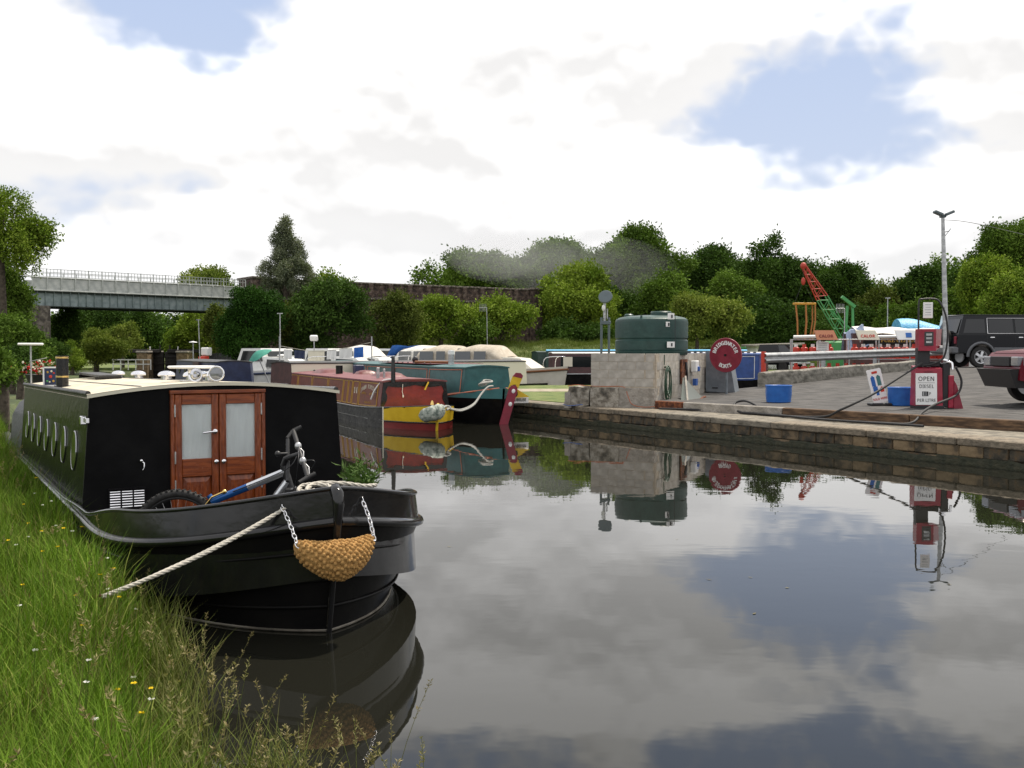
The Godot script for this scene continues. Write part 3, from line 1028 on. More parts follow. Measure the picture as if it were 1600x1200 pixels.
		for i in 4: b.quad(o[i], o[(i + 1) % 4], n[(i + 1) % 4], n[i])
		b.quad(n[0], n[1], n[2], n[3])
		part("lower_panel", b, M.mahogany, door)
		# curtain with folds, behind the glass
		var rows = []
		for j in 13:
			var y = 0.845 + 0.46 * j / 12.0
			var rr = PackedVector3Array()
			for i in 33:
				var x = -0.122 + 0.244 * i / 32.0
				var g = (y - 0.84) / 0.46
				rr.append(Vector3(x, y, -0.007 + 0.006 * sin((x + 0.10 * g * g) * 46.0 + s * 1.4) * (0.35 + 0.65 * g) + 0.003 * sin(x * 95.0 - g * 4.0)))
			rows.append(rr)
		b = MB.new(); b.grid(rows); part("curtain", b, M.curtain, door)
		b = MB.new(); b.box(Vector3(0, 1.072, 0.008), Vector3(0.243, 0.455, 0.003)); part("pane", b, M.pane, door)
		b = MB.new()
		b.xf = Transform3D(Basis().rotated(Vector3.RIGHT, PI / 2), Vector3(-s * 0.152, 0.815, 0.016))
		b.lathe([Vector2(0.008, 0), Vector2(0.008, 0.018), Vector2(0.019, 0.024), Vector2(0.019, 0.034), Vector2(0.01, 0.042), Vector2(0, 0.043)], 14)
		part("knob", b, M.chrome, door)
		for y in [1.25, 0.86, 0.62]:
			b = MB.new(); b.box(Vector3(s * 0.178, y, 0.02), Vector3(0.012, 0.105, 0.014), 0.004); part("hinge", b, M.steel, door)
	b = MB.new()
	b.xf = Transform3D(Basis().rotated(Vector3.RIGHT, PI / 2), Vector3(-0.05, 1.07, 0.036))
	b.lathe([Vector2(0.02, 0), Vector2(0.02, 0.012), Vector2(0.009, 0.016), Vector2(0.009, 0.04), Vector2(0, 0.042)], 14)
	b.xf = Transform3D()
	b.tube([Vector3(-0.05, 1.07, 0.072), Vector3(-0.09, 1.069, 0.076), Vector3(-0.155, 1.062, 0.07)], [0.008, 0.009, 0.008], 8)
	part("door_handle", b, M.chrome, boat)
	# louvred vent, tap and mooring eye
	var vent = Node3D.new(); adopt(vent, "vent", boat); vent.position = Vector3(-0.755, 0.545, 0.004)
	b = MB.new()
	for e in [[0, 0.082, 0.29, 0.012], [0, -0.082, 0.29, 0.012]]: b.box(Vector3(e[0], e[1], 0.006), Vector3(e[2], e[3], 0.014))
	for x in [-0.14, -0.047, 0.047, 0.14]: b.box(Vector3(x, 0, 0.006), Vector3(0.011, 0.15, 0.012))
	part("frame", b, M.hull_black, vent)
	for k in 3:
		for j in 7:
			b = MB.new(); b.box(Vector3.ZERO, Vector3(0.08, 0.015, 0.003), 0.0, Basis().rotated(Vector3.RIGHT, -0.7))
			put("slat", b.mesh(), M.chrome, vent, Transform3D(Basis(), Vector3(-0.093 + 0.093 * k, -0.063 + 0.021 * j, 0.006)))
	b = MB.new()
	b.ball(Vector3(-0.645, 0.85, 0.03), Vector3(0.016, 0.016, 0.02))
	b.tube([Vector3(-0.64, 0.845, 0.03), Vector3(-0.625, 0.83, 0.045), Vector3(-0.625, 0.79, 0.045), Vector3(-0.635, 0.775, 0.04)], 0.006, 6)
	part("tap", b, M.chrome, boat)
	# covered stern behind the cabin
	var rows2 = []
	for e in [[-6.62, 0.95, 1.25, 0.95], [-7.1, 1.0, 1.32, 0.8], [-8.2, 1.05, 1.3, 0.75], [-9.4, 1.0, 1.15, 0.7], [-10.2, 0.95, 0.8, 0.6]]:
		var rr = PackedVector3Array()
		for i in 13:
			var a = PI * i / 12.0
			rr.append(Vector3(-cos(a) * e[1] * 1.06, 0.3 + (e[2] - 0.3) * pow(sin(a), 0.45) + 0.02 * sin(i * 2.1 + e[0] * 3.0), e[0] + 0.04 * sin(i * 1.3)))
		rows2.append(rr)
	b = MB.new(); b.grid(rows2, false, true, false)
	part("stern_cover", b, M.tarp_dark, boat)
	roof_things()
	bow_things()

func on_roof(x: float, z: float) -> Vector3:
	return bp(x, 1.395 + 0.088 * (1.0 - pow(x / 1.055, 2)) + 0.016 * z, z)

func roof_things() -> void:
	var vents = [[0.06, -0.55, "chrome mushroom vent nearest the white table on the beige boat roof"], [0.02, -1.15, "second chrome mushroom vent back along the beige boat roof"], [0.0, -2.3, "third chrome mushroom vent back along the beige boat roof"], [0.05, -4.3, "fourth chrome mushroom vent back along the beige boat roof"], [0.1, -6.2, "farthest small chrome mushroom vent on the beige boat roof"]]
	for k in vents:
		var t = thing("mushroom_vent", k[2], "vent", on_roof(k[0], k[1]), 0.0, "mushroom vents on the boat roof")
		var b = MB.new(); b.lathe([Vector2(0.055, -0.01), Vector2(0.055, 0.04), Vector2(0.05, 0.045)], 20); part("collar", b, M.chrome, t)
		b = MB.new()
		var prof = [Vector2(0.02, 0.042), Vector2(0.082, 0.04), Vector2(0.088, 0.05)]
		for i in 7:
			var a = PI / 2 * i / 6.0
			prof.append(Vector2(0.087 * cos(a), 0.055 + 0.04 * sin(a)))
		b.lathe(prof, 24); part("cap", b, M.chrome, t)
	# head lamp and horn at the front edge
	var l = thing("head_lamp", "round chrome tunnel lamp at the front edge of the boat roof", "lamp", on_roof(-0.0, -0.1), HULL_TURN - 0.35)
	l.scale = Vector3.ONE * 0.72
	var b = MB.new()
	b.xf = Transform3D(Basis().rotated(Vector3.RIGHT, PI / 2), Vector3(0, 0.1, 0))
	b.lathe([Vector2(0.0, -0.1), Vector2(0.04, -0.09), Vector2(0.075, -0.05), Vector2(0.09, 0.0), Vector2(0.094, 0.02), Vector2(0.08, 0.026)], 26)
	part("shell", b, M.black_plastic, l)
	b = MB.new(); b.torus(Vector3(0, 0.1, 0.02), Basis(), 0.084, 0.011, 28, 8); part("rim", b, M.chrome, l)
	b = MB.new()
	b.xf = Transform3D(Basis().rotated(Vector3.RIGHT, PI / 2), Vector3(0, 0.1, 0))
	b.lathe([Vector2(0.0, 0.034), Vector2(0.04, 0.03), Vector2(0.08, 0.02)], 26)
	part("lens", b, M.lens, l)
	b = MB.new(); b.box(Vector3(0, 0.0, -0.01), Vector3(0.05, 0.03, 0.06), 0.004); part("bracket", b, M.chrome, l)
	var h = thing("boat_horn", "chrome trumpet horn beside the round tunnel lamp", "horn", on_roof(-0.16, -0.14), HULL_TURN - 0.5)
	h.scale = Vector3.ONE * 0.8
	b = MB.new()
	b.xf = Transform3D(Basis().rotated(Vector3.RIGHT, PI / 2), Vector3(0, 0.085, 0))
	b.lathe([Vector2(0.0, -0.3), Vector2(0.03, -0.29), Vector2(0.035, -0.2), Vector2(0.018, -0.15), Vector2(0.024, -0.06), Vector2(0.05, 0.02), Vector2(0.075, 0.04), Vector2(0.074, 0.046), Vector2(0.045, 0.02), Vector2(0.02, -0.06), Vector2(0.0, -0.08)], 24)
	part("trumpet", b, M.chrome, h)
	b = MB.new(); b.box(Vector3(0, 0.03, -0.12), Vector3(0.04, 0.07, 0.1), 0.005); part("bracket", b, M.chrome, h)
	var t = thing("plastic_table", "low white plastic table standing on the boat roof behind the horn", "table", on_roof(-0.02, -0.85), HULL_TURN)
	b = MB.new()
	b.xf = Transform3D(Basis().rotated(Vector3.RIGHT, -PI / 2), Vector3(0, 0.125, 0))
	b.xf = Transform3D(Basis(), Vector3(-0.03, 0.13, 0))
	b.lathe([Vector2(0.0, -0.012), Vector2(0.2, -0.012), Vector2(0.215, 0.0), Vector2(0.205, 0.012), Vector2(0.0, 0.014)], 26)
	part("table_top", b, M.white, t)
	b = MB.new(); b.box(Vector3(-0.02, 0.06, 0), Vector3(0.075, 0.13, 0.09), 0.012); part("leg", b, M.white, t)
	b = MB.new(); b.box(Vector3(-0.02, 0.004, 0), Vector3(0.2, 0.012, 0.2), 0.004); part("base", b, M.white, t)
	# chimney
	var ch = thing("chimney", "black boat chimney with brass bands near the left roof edge", "chimney", on_roof(-0.93, -3.0), 0.0)
	b = MB.new(); b.lathe([Vector2(0.0, -0.02), Vector2(0.085, -0.02), Vector2(0.085, 0.015), Vector2(0.062, 0.02), Vector2(0.062, 0.33), Vector2(0.05, 0.33), Vector2(0.05, 0.2), Vector2(0, 0.2)], 22); part("pipe", b, M.hull_black, ch)
	for y in [0.11, 0.31]:
		b = MB.new(); b.lathe([Vector2(0.0625, y - 0.01), Vector2(0.066, y - 0.008), Vector2(0.066, y + 0.008), Vector2(0.0625, y + 0.01)], 22); part("brass_band", b, M.brass, ch)
	# painted cabin box and aerial
	var bx = thing("painted_box", "small white-edged box painted with red and gold flowers by the chimney", "box", on_roof(-0.95, -3.9), HULL_TURN - 0.3)
	b = MB.new(); b.box(Vector3(0, 0.11, 0), Vector3(0.16, 0.22, 0.12), 0.006); part("case", b, M.navy, bx)
	b = MB.new()
	for e in [[-0.072, 0.11, 0.016, 0.22], [0.072, 0.11, 0.016, 0.22], [0, 0.212, 0.16, 0.016], [0, 0.008, 0.16, 0.016]]: b.box(Vector3(e[0], e[1], 0.062), Vector3(e[2], e[3], 0.004))
	part("border", b, M.sign_white, bx)
	for e in [[0.0, 0.11, 0.018, M.gas_red], [-0.03, 0.16, 0.012, M.gold], [0.035, 0.15, 0.011, M.gas_red], [0.03, 0.06, 0.013, M.gold], [-0.035, 0.06, 0.012, M.crane_green], [0.01, 0.17, 0.012, M.cream], [-0.01, 0.05, 0.01, M.cream]]:
		b = MB.new(); b.ball(Vector3(e[0], e[1], 0.06), Vector3(e[2], e[2], 0.006), 12, 6); part("painted_flower", b, e[3], bx)
	var ae = thing("television_aerial", "flat white television aerial on a thin pole above the boat stern", "aerial", on_roof(-0.98, -6.3), 0.3)
	b = MB.new(); b.bar(Vector3(0, -0.02, 0), Vector3(0.0, 0.52, 0), 0.012); part("pole", b, M.galv, ae)
	b = MB.new(); b.box(Vector3(0.0, 0.53, 0), Vector3(0.3, 0.03, 0.2), 0.012); part("panel", b, M.sign_white, ae)
	b = MB.new(); b.bar(Vector3(-0.02, 0.3, 0), Vector3(0.2, 0.35, 0.03), 0.005); part("stay", b, M.galv, ae)
	# low plank and hatch rail farther back
	var pl = thing("boat_plank", "dark gang plank lying along the boat roof behind the chimney", "plank", on_roof(-0.25, -5.4), HULL_TURN)
	b = MB.new(); b.box(Vector3(0, 0.05, 0), Vector3(0.26, 0.03, 1.9), 0.004); part("board", b, M.hull_grey, pl)
	for z in [-0.8, 0.8]:
		b = MB.new(); b.box(Vector3(0, 0.015, z), Vector3(0.3, 0.045, 0.05)); part("rest", b, M.hull_black, pl)
	var fl = thing("flower_basket", "basket of red and pale flowers on the dark cover at the boat stern", "basket", bp(-0.75, 1.27, -7.6), 0.0)
	b = MB.new(); b.lathe([Vector2(0, 0), Vector2(0.16, 0.0), Vector2(0.22, 0.14), Vector2(0.2, 0.14), Vector2(0, 0.1)], 16); part("tub", b, M.hull_grey, fl)
	var r = RandomNumberGenerator.new(); r.seed = 8
	b = MB.new(); b.tinted = true
	for i in 260:
		var p = Vector3(r.randfn() * 0.12, 0.16 + r.randf() * 0.16, r.randfn() * 0.12)
		b.col = Color(0.45, 0.02, 0.03) if r.randf() < 0.3 else (Color(0.6, 0.55, 0.45) if r.randf() < 0.4 else Color(0.05, 0.1, 0.02))
		leaf(b, p, Vector3(r.randfn(), r.randfn(), r.randfn()).normalized(), 0.05, 0.035, r)
	stuff(part("blooms", b, M.leaf, fl))

func leaf(b: MB, at: Vector3, dir: Vector3, l: float, w: float, r: RandomNumberGenerator) -> void:
	var s = dir.cross(Vector3(r.randfn(), r.randfn(), r.randfn())).normalized() * w * 0.5
	var m = at + dir * l * 0.5 + s.cross(dir).normalized() * l * 0.08
	b.ftri(at, m + s, m - s)
	b.ftri(m - s, m + s, at + dir * l)

func bow_things() -> void:
	# bicycle standing in the well deck
	var bk = thing("bicycle", "blue and silver mountain bicycle lying in the black boat's bow well", "bicycle", bp(-0.53, 0.0, 0.92), -0.046)
	bk.scale = Vector3.ONE * 1.06
	for e in [[0.0, 0.0], [1.02, 0.5]]:
		var w = Node3D.new(); adopt(w, "wheel", bk); w.position = Vector3(e[0], 0.335, 0.0); w.rotation.y = e[1]
		var b = MB.new(); b.torus(Vector3.ZERO, Basis(), 0.305, 0.027, 44, 10); part("tyre", b, M.tyre, w)
		b = MB.new()
		for i in 52:
			var a = TAU * i / 52.0
			for z in [-0.016, 0.016]: b.box(Vector3(cos(a) * 0.331, sin(a) * 0.331, z), Vector3(0.012, 0.016, 0.012), 0.0, Basis().rotated(Vector3.BACK, a))
		part("tread", b, M.tyre, w)
		b = MB.new(); b.torus(Vector3.ZERO, Basis(), 0.275, 0.012, 40, 6); part("rim", b, M.black_plastic, w)
		b = MB.new()
		for i in 28:
			var a = TAU * i / 28.0
			b.bar(Vector3(cos(a + 0.5) * 0.02, sin(a + 0.5) * 0.02, 0.025 * (1 if i % 2 else -1)), Vector3(cos(a) * 0.27, sin(a) * 0.27, 0), 0.0016, 4)
		part("spokes", b, M.steel, w)
		b = MB.new(); b.bar(Vector3(0, 0, -0.05), Vector3(0, 0, 0.05), 0.018, 10); part("hub", b, M.steel, w)
	var f = Node3D.new(); adopt(f, "frame", bk)
	var tubes = [["top_tube", Vector3(0.24, 0.585, 0), Vector3(0.5, 0.69, 0), 0.026, M.bike_blue], ["top_tube", Vector3(0.5, 0.69, 0), Vector3(0.765, 0.8, 0), 0.027, M.bike_silver], ["down_tube", Vector3(0.47, 0.31, 0), Vector3(0.66, 0.56, 0), 0.03, M.bike_blue], ["down_tube", Vector3(0.66, 0.56, 0), Vector3(0.785, 0.73, 0), 0.032, M.bike_silver], ["seat_tube", Vector3(0.45, 0.3, 0), Vector3(0.22, 0.63, 0), 0.02, M.bike_blue], ["seat_stay", Vector3(0, 0.335, 0.05), Vector3(0.23, 0.59, 0.015), 0.011, M.black_plastic], ["seat_stay", Vector3(0, 0.335, -0.05), Vector3(0.23, 0.59, -0.015), 0.011, M.black_plastic], ["chain_stay", Vector3(0, 0.335, 0.05), Vector3(0.45, 0.3, 0.02), 0.011, M.bike_blue], ["head_tube", Vector3(0.755, 0.84, 0), Vector3(0.805, 0.68, 0), 0.027, M.black_plastic]]
	for e in tubes:
		var b = MB.new(); b.bar(e[1], e[2], e[3], 12); part(e[0], b, e[4], f)
	var b = MB.new()
	for z in [-0.055, 0.055]:
		b.bar(Vector3(0.81, 0.66, z), Vector3(0.88, 0.5, z), 0.02, 10)
		b.bar(Vector3(0.88, 0.5, z), Vector3(1.02, 0.335, z), 0.016, 10)
	b.box(Vector3(0.805, 0.67, 0), Vector3(0.05, 0.04, 0.15), 0.008)
	part("fork", b, M.black_plastic, bk)
	b = MB.new()
	b.tube([Vector3(0.75, 0.84, 0), Vector3(0.77, 0.89, 0.01), Vector3(0.88, 0.93, 0.03)], [0.02, 0.02, 0.018], 10)
	part("stem", b, M.black_plastic, bk)
	var A = Vector3(0.775, 1.07, -0.2); var B = Vector3(0.99, 0.79, 0.26)
	b = MB.new(); b.tube([A, A.lerp(B, 0.3), A.lerp(B, 0.5) + Vector3(0, 0.0, 0), A.lerp(B, 0.7), B], 0.013, 10); part("handlebar", b, M.black_plastic, bk)
	for e in [[A, A.lerp(B, 0.3)], [B, B.lerp(A, 0.28)]]:
		b = MB.new(); b.tube([e[0], e[0].lerp(e[1], 0.1), e[1]], [0.02, 0.017, 0.017], 10); part("grip", b, M.rubber, bk)
	for e in [[A, Vector3(-0.03, -0.05, 0.06), Vector3(0.055, 0.03, -0.02)], [B, Vector3(-0.05, -0.03, 0.05), Vector3(0.05, 0.025, -0.02)]]:
		b = MB.new(); b.tube([e[0] + e[1], e[0], e[0] + e[2]], [0.015, 0.018, 0.015], 10); part("bar_end", b, M.rubber, bk)
	for e in [[A.lerp(B, 0.34), Vector3(0.05, -0.09, 0.06)], [A.lerp(B, 0.66), Vector3(0.06, -0.1, 0.07)]]:
		b = MB.new(); b.ball(e[0], Vector3(0.026, 0.03, 0.026), 10, 7); b.tube([e[0], e[0] + e[1] * 0.5 + Vector3(0.02, 0.01, 0), e[0] + e[1]], 0.006, 6); part("brake_lever", b, M.steel, bk)
	b = MB.new(); b.bar(Vector3(0.76, 1.02, -0.1), Vector3(0.8, 0.74, 0.07), 0.014, 8); part("bar_bag_strap", b, M.black_plastic, bk)
	b = MB.new(); b.ball(Vector3(0.73, 0.93, 0.06), Vector3(0.022, 0.022, 0.022), 10, 7); b.bar(Vector3(0.73, 0.93, 0.06), Vector3(0.79, 0.93, 0.03), 0.01); part("lamp", b, M.black_plastic, bk)
	for e in [[A.lerp(B, 0.35), Vector3(0.9, 0.9, 0.16), Vector3(0.86, 0.72, 0.09), Vector3(0.8, 0.62, 0.05)], [A.lerp(B, 0.65), Vector3(1.0, 0.88, 0.1), Vector3(0.92, 0.75, 0.06), Vector3(0.86, 0.55, 0.07)], [A.lerp(B, 0.4), Vector3(0.84, 0.86, 0.1), Vector3(0.7, 0.78, 0.04), Vector3(0.4, 0.66, 0.03)]]:
		b = MB.new()
		var cv = Curve3D.new()
		for p in e: cv.add_point(p)
		b.tube(smooth_path(e, 6), 0.0035, 5)
		part("cable", b, M.black_plastic, bk)
	b = MB.new()
	b.ball(Vector3(0.335, 0.655, 0.01), Vector3(0.018, 0.018, 0.018), 8, 6); b.bar(Vector3(0.25, 0.62, 0.03), Vector3(0.34, 0.66, 0.02), 0.008); b.bar(Vector3(0.2, 0.56, 0.03), Vector3(0.25, 0.62, 0.03), 0.006)
	part("seat_clamp", b, M.brass, bk)
	# planter
	var pl = thing("planter", "black planter box of leafy green plants in the black boat's bow", "planter", bp(0.74, 0.04, 1.38), HULL_TURN - 0.35)
	b = MB.new()
	b.box(Vector3(0, 0.31, 0), Vector3(0.2, 0.62, 0.62), 0.008)
	part("box", b, M.hull_matt, pl)
	b = MB.new(); b.box(Vector3(0, 0.625, 0), Vector3(0.22, 0.03, 0.64), 0.006); part("rim", b, M.hull_matt, pl)
	b = MB.new(); b.tinted = true
	var r = RandomNumberGenerator.new(); r.seed = 3
	for i in 46:
		var root = Vector3(r.randf_range(-0.09, 0.09), 0.62, r.randf_range(-0.3, 0.32))
		var hgt = r.randf_range(0.1, 0.2) * (1.35 if root.z < -0.1 else 0.9)
		var tip = root + Vector3(r.randfn() * 0.04, hgt, r.randfn() * 0.04)
		b.col = Color(0.05, 0.09, 0.025)
		b.bar(root, tip, 0.003, 4)
		for k in 9:
			b.col = Color(0.04, 0.085, 0.02).lerp(Color(0.1, 0.15, 0.05), r.randf())
			leaf(b, root.lerp(tip, 0.25 + 0.75 * k / 8.0), (Vector3(r.randfn(), r.randf_range(0.1, 1.2), r.randfn())).normalized(), r.randf_range(0.06, 0.1), 0.018, r)
	part("foliage", b, M.leaf, pl)
	# woven bow fender hung on two chains
	var fe = thing("rope_fender", "tan woven rope fender hanging below the stem of the black boat", "fender", bp(-0.02, 0.525, 3.05), HULL_TURN)
	fe.scale = Vector3(0.92, 0.94, 0.92)
	b = MB.new()
	var rows = []
	var NU = 72; var NV = 44
	for i in NU + 1:
		var u = float(i) / NU
		var x = lerpf(-0.275, 0.275, u)
		var t = absf(x) / 0.275
		var cen = Vector3(x, 0.085 * t * t - 0.02, -0.1 * t * t)
		var rad = lerpf(0.118, 0.052, pow(t, 1.5)) * sqrt(clampf((1.0 - pow(t, 9.0)), 0.0, 1.0))
		var rr = PackedVector3Array()
		for j in NV:
			var a = TAU * j / NV
			var knot = 1.0 + 0.085 * (absf(sin(u * PI * 18.0 + (PI / 2 if (j / 4) % 2 else 0.0))) * absf(sin(a * 5.5)) - 0.35)
			rr.append(cen + Vector3(0, cos(a) * rad * knot * (1.12 if cos(a) < 0 else 0.95), sin(a) * rad * knot))
		rows.append(rr)
	b.grid(rows, true, true, true)
	part("woven_body", b, M.coir, fe)
	var kb = MB.new()
	var kr = RandomNumberGenerator.new(); kr.seed = 17
	for i in 25:
		var u = (i + 0.5) / 25.0
		var x = lerpf(-0.262, 0.262, u)
		var tt = absf(x) / 0.275
		var cen = Vector3(x, 0.085 * tt * tt - 0.02, -0.1 * tt * tt)
		var rad = lerpf(0.118, 0.052, pow(tt, 1.5)) * sqrt(clampf(1.0 - pow(tt, 9.0), 0.0, 1.0))
		var nk = int(maxf(8, rad * 155.0))
		for j in nk:
			var a = TAU * (j + 0.5 * (i % 2)) / nk + kr.randf_range(-0.05, 0.05)
			var out = Vector3(0, cos(a) * (1.12 if cos(a) < 0 else 0.95), sin(a))
			kb.xf = Transform3D(Basis().rotated(Vector3.UP, kr.randf_range(-0.5, 0.5)).rotated(Vector3.RIGHT, kr.randf() * 0.6), cen + out * rad * 1.0)
			kb.ball(Vector3.ZERO, Vector3(0.0145, 0.014, 0.013) * kr.randf_range(0.85, 1.15), 7, 5)
	stuff(part("knots", kb, M.coir, fe))
	var link = MB.new(); link.torus(Vector3.ZERO, Basis(), 0.014, 0.0035, 12, 6, 1.7)
	var lm = link.mesh()
	for e in [["left", Vector3(-0.26, 0.08, -0.06), Vector3(-0.3, 0.335, -0.34)], ["right", Vector3(0.262, 0.085, -0.06), Vector3(0.235, 0.34, -0.24)]]:
		var chn = Node3D.new(); adopt(chn, "chain", fe)
		var n = 11
		for k in n:
			var p: Vector3 = e[1].lerp(e[2], k / (n - 1.0)) + Vector3(0, 0, 0.035 * sin(PI * k / (n - 1.0)))
			var up: Vector3 = (e[2] - e[1]).normalized()
			var sd = up.cross(Vector3.BACK).normalized()
			put("link", lm, M.chrome, chn, Transform3D(Basis(sd, up, sd.cross(up)) * Basis().rotated(Vector3.UP, PI / 2 * (k % 2) + 0.3), p))
		b = MB.new(); b.torus(e[2] + Vector3(0, 0.01, 0.0), Basis(), 0.022, 0.006, 14, 6); put("hook_ring", b.mesh(), M.chrome, chn)
	# mooring rope
	var ro = thing("mooring_rope", "white twisted rope from the black boat's bow stud to the grassy bank", "rope")
	var p0 = Vector3(-2.17, 0.44, -5.6); var p1 = bp(-0.06, 0.88, 2.72)
	var main = []
	for i in 121:
		var t = i / 120.0
		main.append(p0.lerp(p1, t) + Vector3(0, -0.035 * sin(PI * t), 0))
	for s in 3:
		b = MB.new(); b.tube(twist(main, 0.0062, s / 3.0, 40.0), 0.0062, 6); part("strand", b, M.rope, ro)
	var main2 = []
	for i in 121:
		var t = i / 120.0
		main2.append(p0.lerp(p1, t) + Vector3(0.0, -0.05 * sin(PI * t) + 0.008, 0.012))
	for s in 3:
		b = MB.new(); b.tube(twist(main2, 0.0062, s / 3.0, 40.0), 0.0062, 6); part("strand", b, M.rope, ro)
	var coil = smooth_path([bp(-0.06, 0.88, 2.74), bp(-0.14, 0.875, 2.66), bp(-0.08, 0.9, 2.58), bp(0.04, 0.9, 2.68), bp(0.0, 0.88, 2.78), bp(-0.12, 0.89, 2.76), bp(-0.02, 0.91, 2.62), bp(0.16, 0.9, 2.62), bp(0.3, 0.875, 2.62), bp(0.4, 0.87, 2.58)], 8)
	for s in 3:
		b = MB.new(); b.tube(twist(coil, 0.0075, s / 3.0, 24.0), 0.0075, 6); part("coil", b, M.rope, ro)
	var pg = thing("mooring_pin", "steel mooring pin hidden in grass where the white rope ends", "pin", Vector3(-2.18, 0.2, -5.6))
	b = MB.new(); b.bar(Vector3(0, -0.25, 0), Vector3(-0.03, 0.2, 0.02), 0.012, 8); part("shaft", b, M.rust, pg)
	b = MB.new(); b.torus(Vector3(-0.01, 0.22, 0.0), Basis(), 0.03, 0.007, 14, 6); part("eye", b, M.rust, pg)

func twist(path: Array, off: float, phase: float, turns: float) -> Array:
	var out = []
	for i in path.size():
		var t: Vector3 = ((path[min(i + 1, path.size() - 1)] - path[max(i - 1, 0)]) as Vector3).normalized()
		var u = t.cross(Vector3.UP).normalized()
		var w = t.cross(u)
		var a = TAU * (phase + turns * 0.35 * i / path.size())
		out.append(path[i] + (u * cos(a) + w * sin(a)) * off)
	return out

func smooth_path(pts: Array, per: int) -> Array:
	var out = []
	for i in pts.size() - 1:
		var a: Vector3 = pts[max(i - 1, 0)]; var b: Vector3 = pts[i]; var c: Vector3 = pts[i + 1]; var d: Vector3 = pts[min(i + 2, pts.size() - 1)]
		for k in per:
			out.append(b.cubic_interpolate(c, a, d, float(k) / per))
	out.append(pts[-1])
	return out
# ------------------------------------------------------------------ other boats
# local z points out over the end that faces the viewer; z = 0 is that end's stem post at the water
func nb_half(z: float, w: float, taper: float) -> float:
	if z < -taper: return w
	var q = clampf(1.0 + z / taper, 0.0, 1.0)
	return maxf(w * pow(1.0 - pow(q, 2.3), 0.85), 0.015)

func nb_hull(parent: Node3D, o: Dictionary, from_z: float, to_z: float, y0: float, y1, m: Material, called: String, out = 0.0) -> MeshInstance3D:
	# y1: a number, or "sheer" for the gunwale line; y0 likewise below it
	var b = MB.new()
	var zs = []
	var n = 16
	for i in n + 1: zs.append(lerpf(from_z, to_z, 1.0 - pow(1.0 - float(i) / n, 1.8)))
	for side in [-1.0, 1.0]:
		var rows = []
		for k in 5:
			var ring = PackedVector3Array()
			for z in zs:
				var top = nb_sheer(z, o) if y1 is String else y1
				var y = lerpf(y0, top, k / 4.0)
				var w = nb_half(z, o.w, o.taper) * (1.0 - 0.12 * smoothstep(-o.taper, 0.0, z) * (1.0 - clampf(y / 0.5, 0.0, 1.0))) + out
				ring.append(Vector3(side * w, y, z + 0.14 * clampf(y, -0.3, 1.0) * smoothstep(-o.taper * 0.5, 0.0, z) + out * smoothstep(-0.5, 0.0, z)))
			rows.append(ring)
		b.grid(rows, false, true, side > 0)
	# deck lid
	if y1 is String:
		var rows2 = []
		for z in zs:
			var w = nb_half(z, o.w, o.taper)
			rows2.append(PackedVector3Array([Vector3(-w, nb_sheer(z, o) - 0.015, z), Vector3(w, nb_sheer(z, o) - 0.015, z)]))
		b.grid(rows2, false, true, false)
	return part(called, b, m, parent)

func nb_sheer(z: float, o: Dictionary) -> float:
	return o.gun + o.rise * pow(clampf(1.0 + z / (o.taper * 1.6), 0.0, 1.0), 2.0)

func nb_cabin(parent: Node3D, o: Dictionary, z1: float, z2: float, side_m: Material, end_m: Material, roof_m: Material) -> void:
	# z1 near end, z2 far end; the plan follows the hull near the tip
	var zs = []
	for i in 15: zs.append(lerpf(z1, z2, pow(i / 14.0, 1.6)))
	var b = MB.new()
	var near_ring = []
	for side in [-1.0, 1.0]:
		var rows = []
		for z in zs:
			var w = cabin_half(z, o)
			rows.append(PackedVector3Array([Vector3(side * w, nb_sheer(z, o) - 0.02, z), Vector3(side * (w - 0.035), (nb_sheer(z, o) + o.top) * 0.5, z), Vector3(side * (w - 0.075), o.top, z)]))
		b = MB.new()
		b.grid(rows, false, true, side < 0)
		part("cabin_side", b, side_m, parent)
	for e in [[z1, 1.0], [z2, -1.0]]:
		b = MB.new()
		var w = cabin_half(e[0], o)
		var poly = PackedVector2Array([Vector2(-w, nb_sheer(e[0], o) - 0.02), Vector2(w, nb_sheer(e[0], o) - 0.02), Vector2(w - 0.075, o.top), Vector2(0, o.top + 0.045), Vector2(-w + 0.075, o.top)])
		b.xf = Transform3D(Basis(), Vector3(0, 0, e[0] - e[1] * 0.01))
		b.prism(poly, 0.02)
		part("cabin_end", b, end_m, parent)
	b = MB.new()
	var top = []; var low = []
	for z in zs:
		var w = cabin_half(z, o) - 0.05
		var a = PackedVector3Array(); var c = PackedVector3Array()
		for i in 9:
			var x = lerpf(-w, w, i / 8.0)
			var y = o.top + 0.05 * (1.0 - pow(x / w, 2)) + 0.012
			a.append(Vector3(x, y, z + (0.03 if z == z1 else 0.0))); c.append(Vector3(x, y - 0.035, z + (0.03 if z == z1 else 0.0)))
		top.append(a); low.append(c)
	b.grid(top, false, true, false); b.grid(low, false, true, true)
	for k in [0, 8]:
		var e1 = PackedVector3Array(); var e2 = PackedVector3Array()
		for i in zs.size(): e1.append(top[i][k]); e2.append(low[i][k])
		b.grid([e1, e2], false, true, k == 0)
	b.grid([top[0], low[0]], false, true, true)
	part("roof", b, roof_m, parent)

func cabin_half(z: float, o: Dictionary) -> float:
	return minf(nb_half(z, o.w, o.taper) - 0.1, o.w - 0.12)

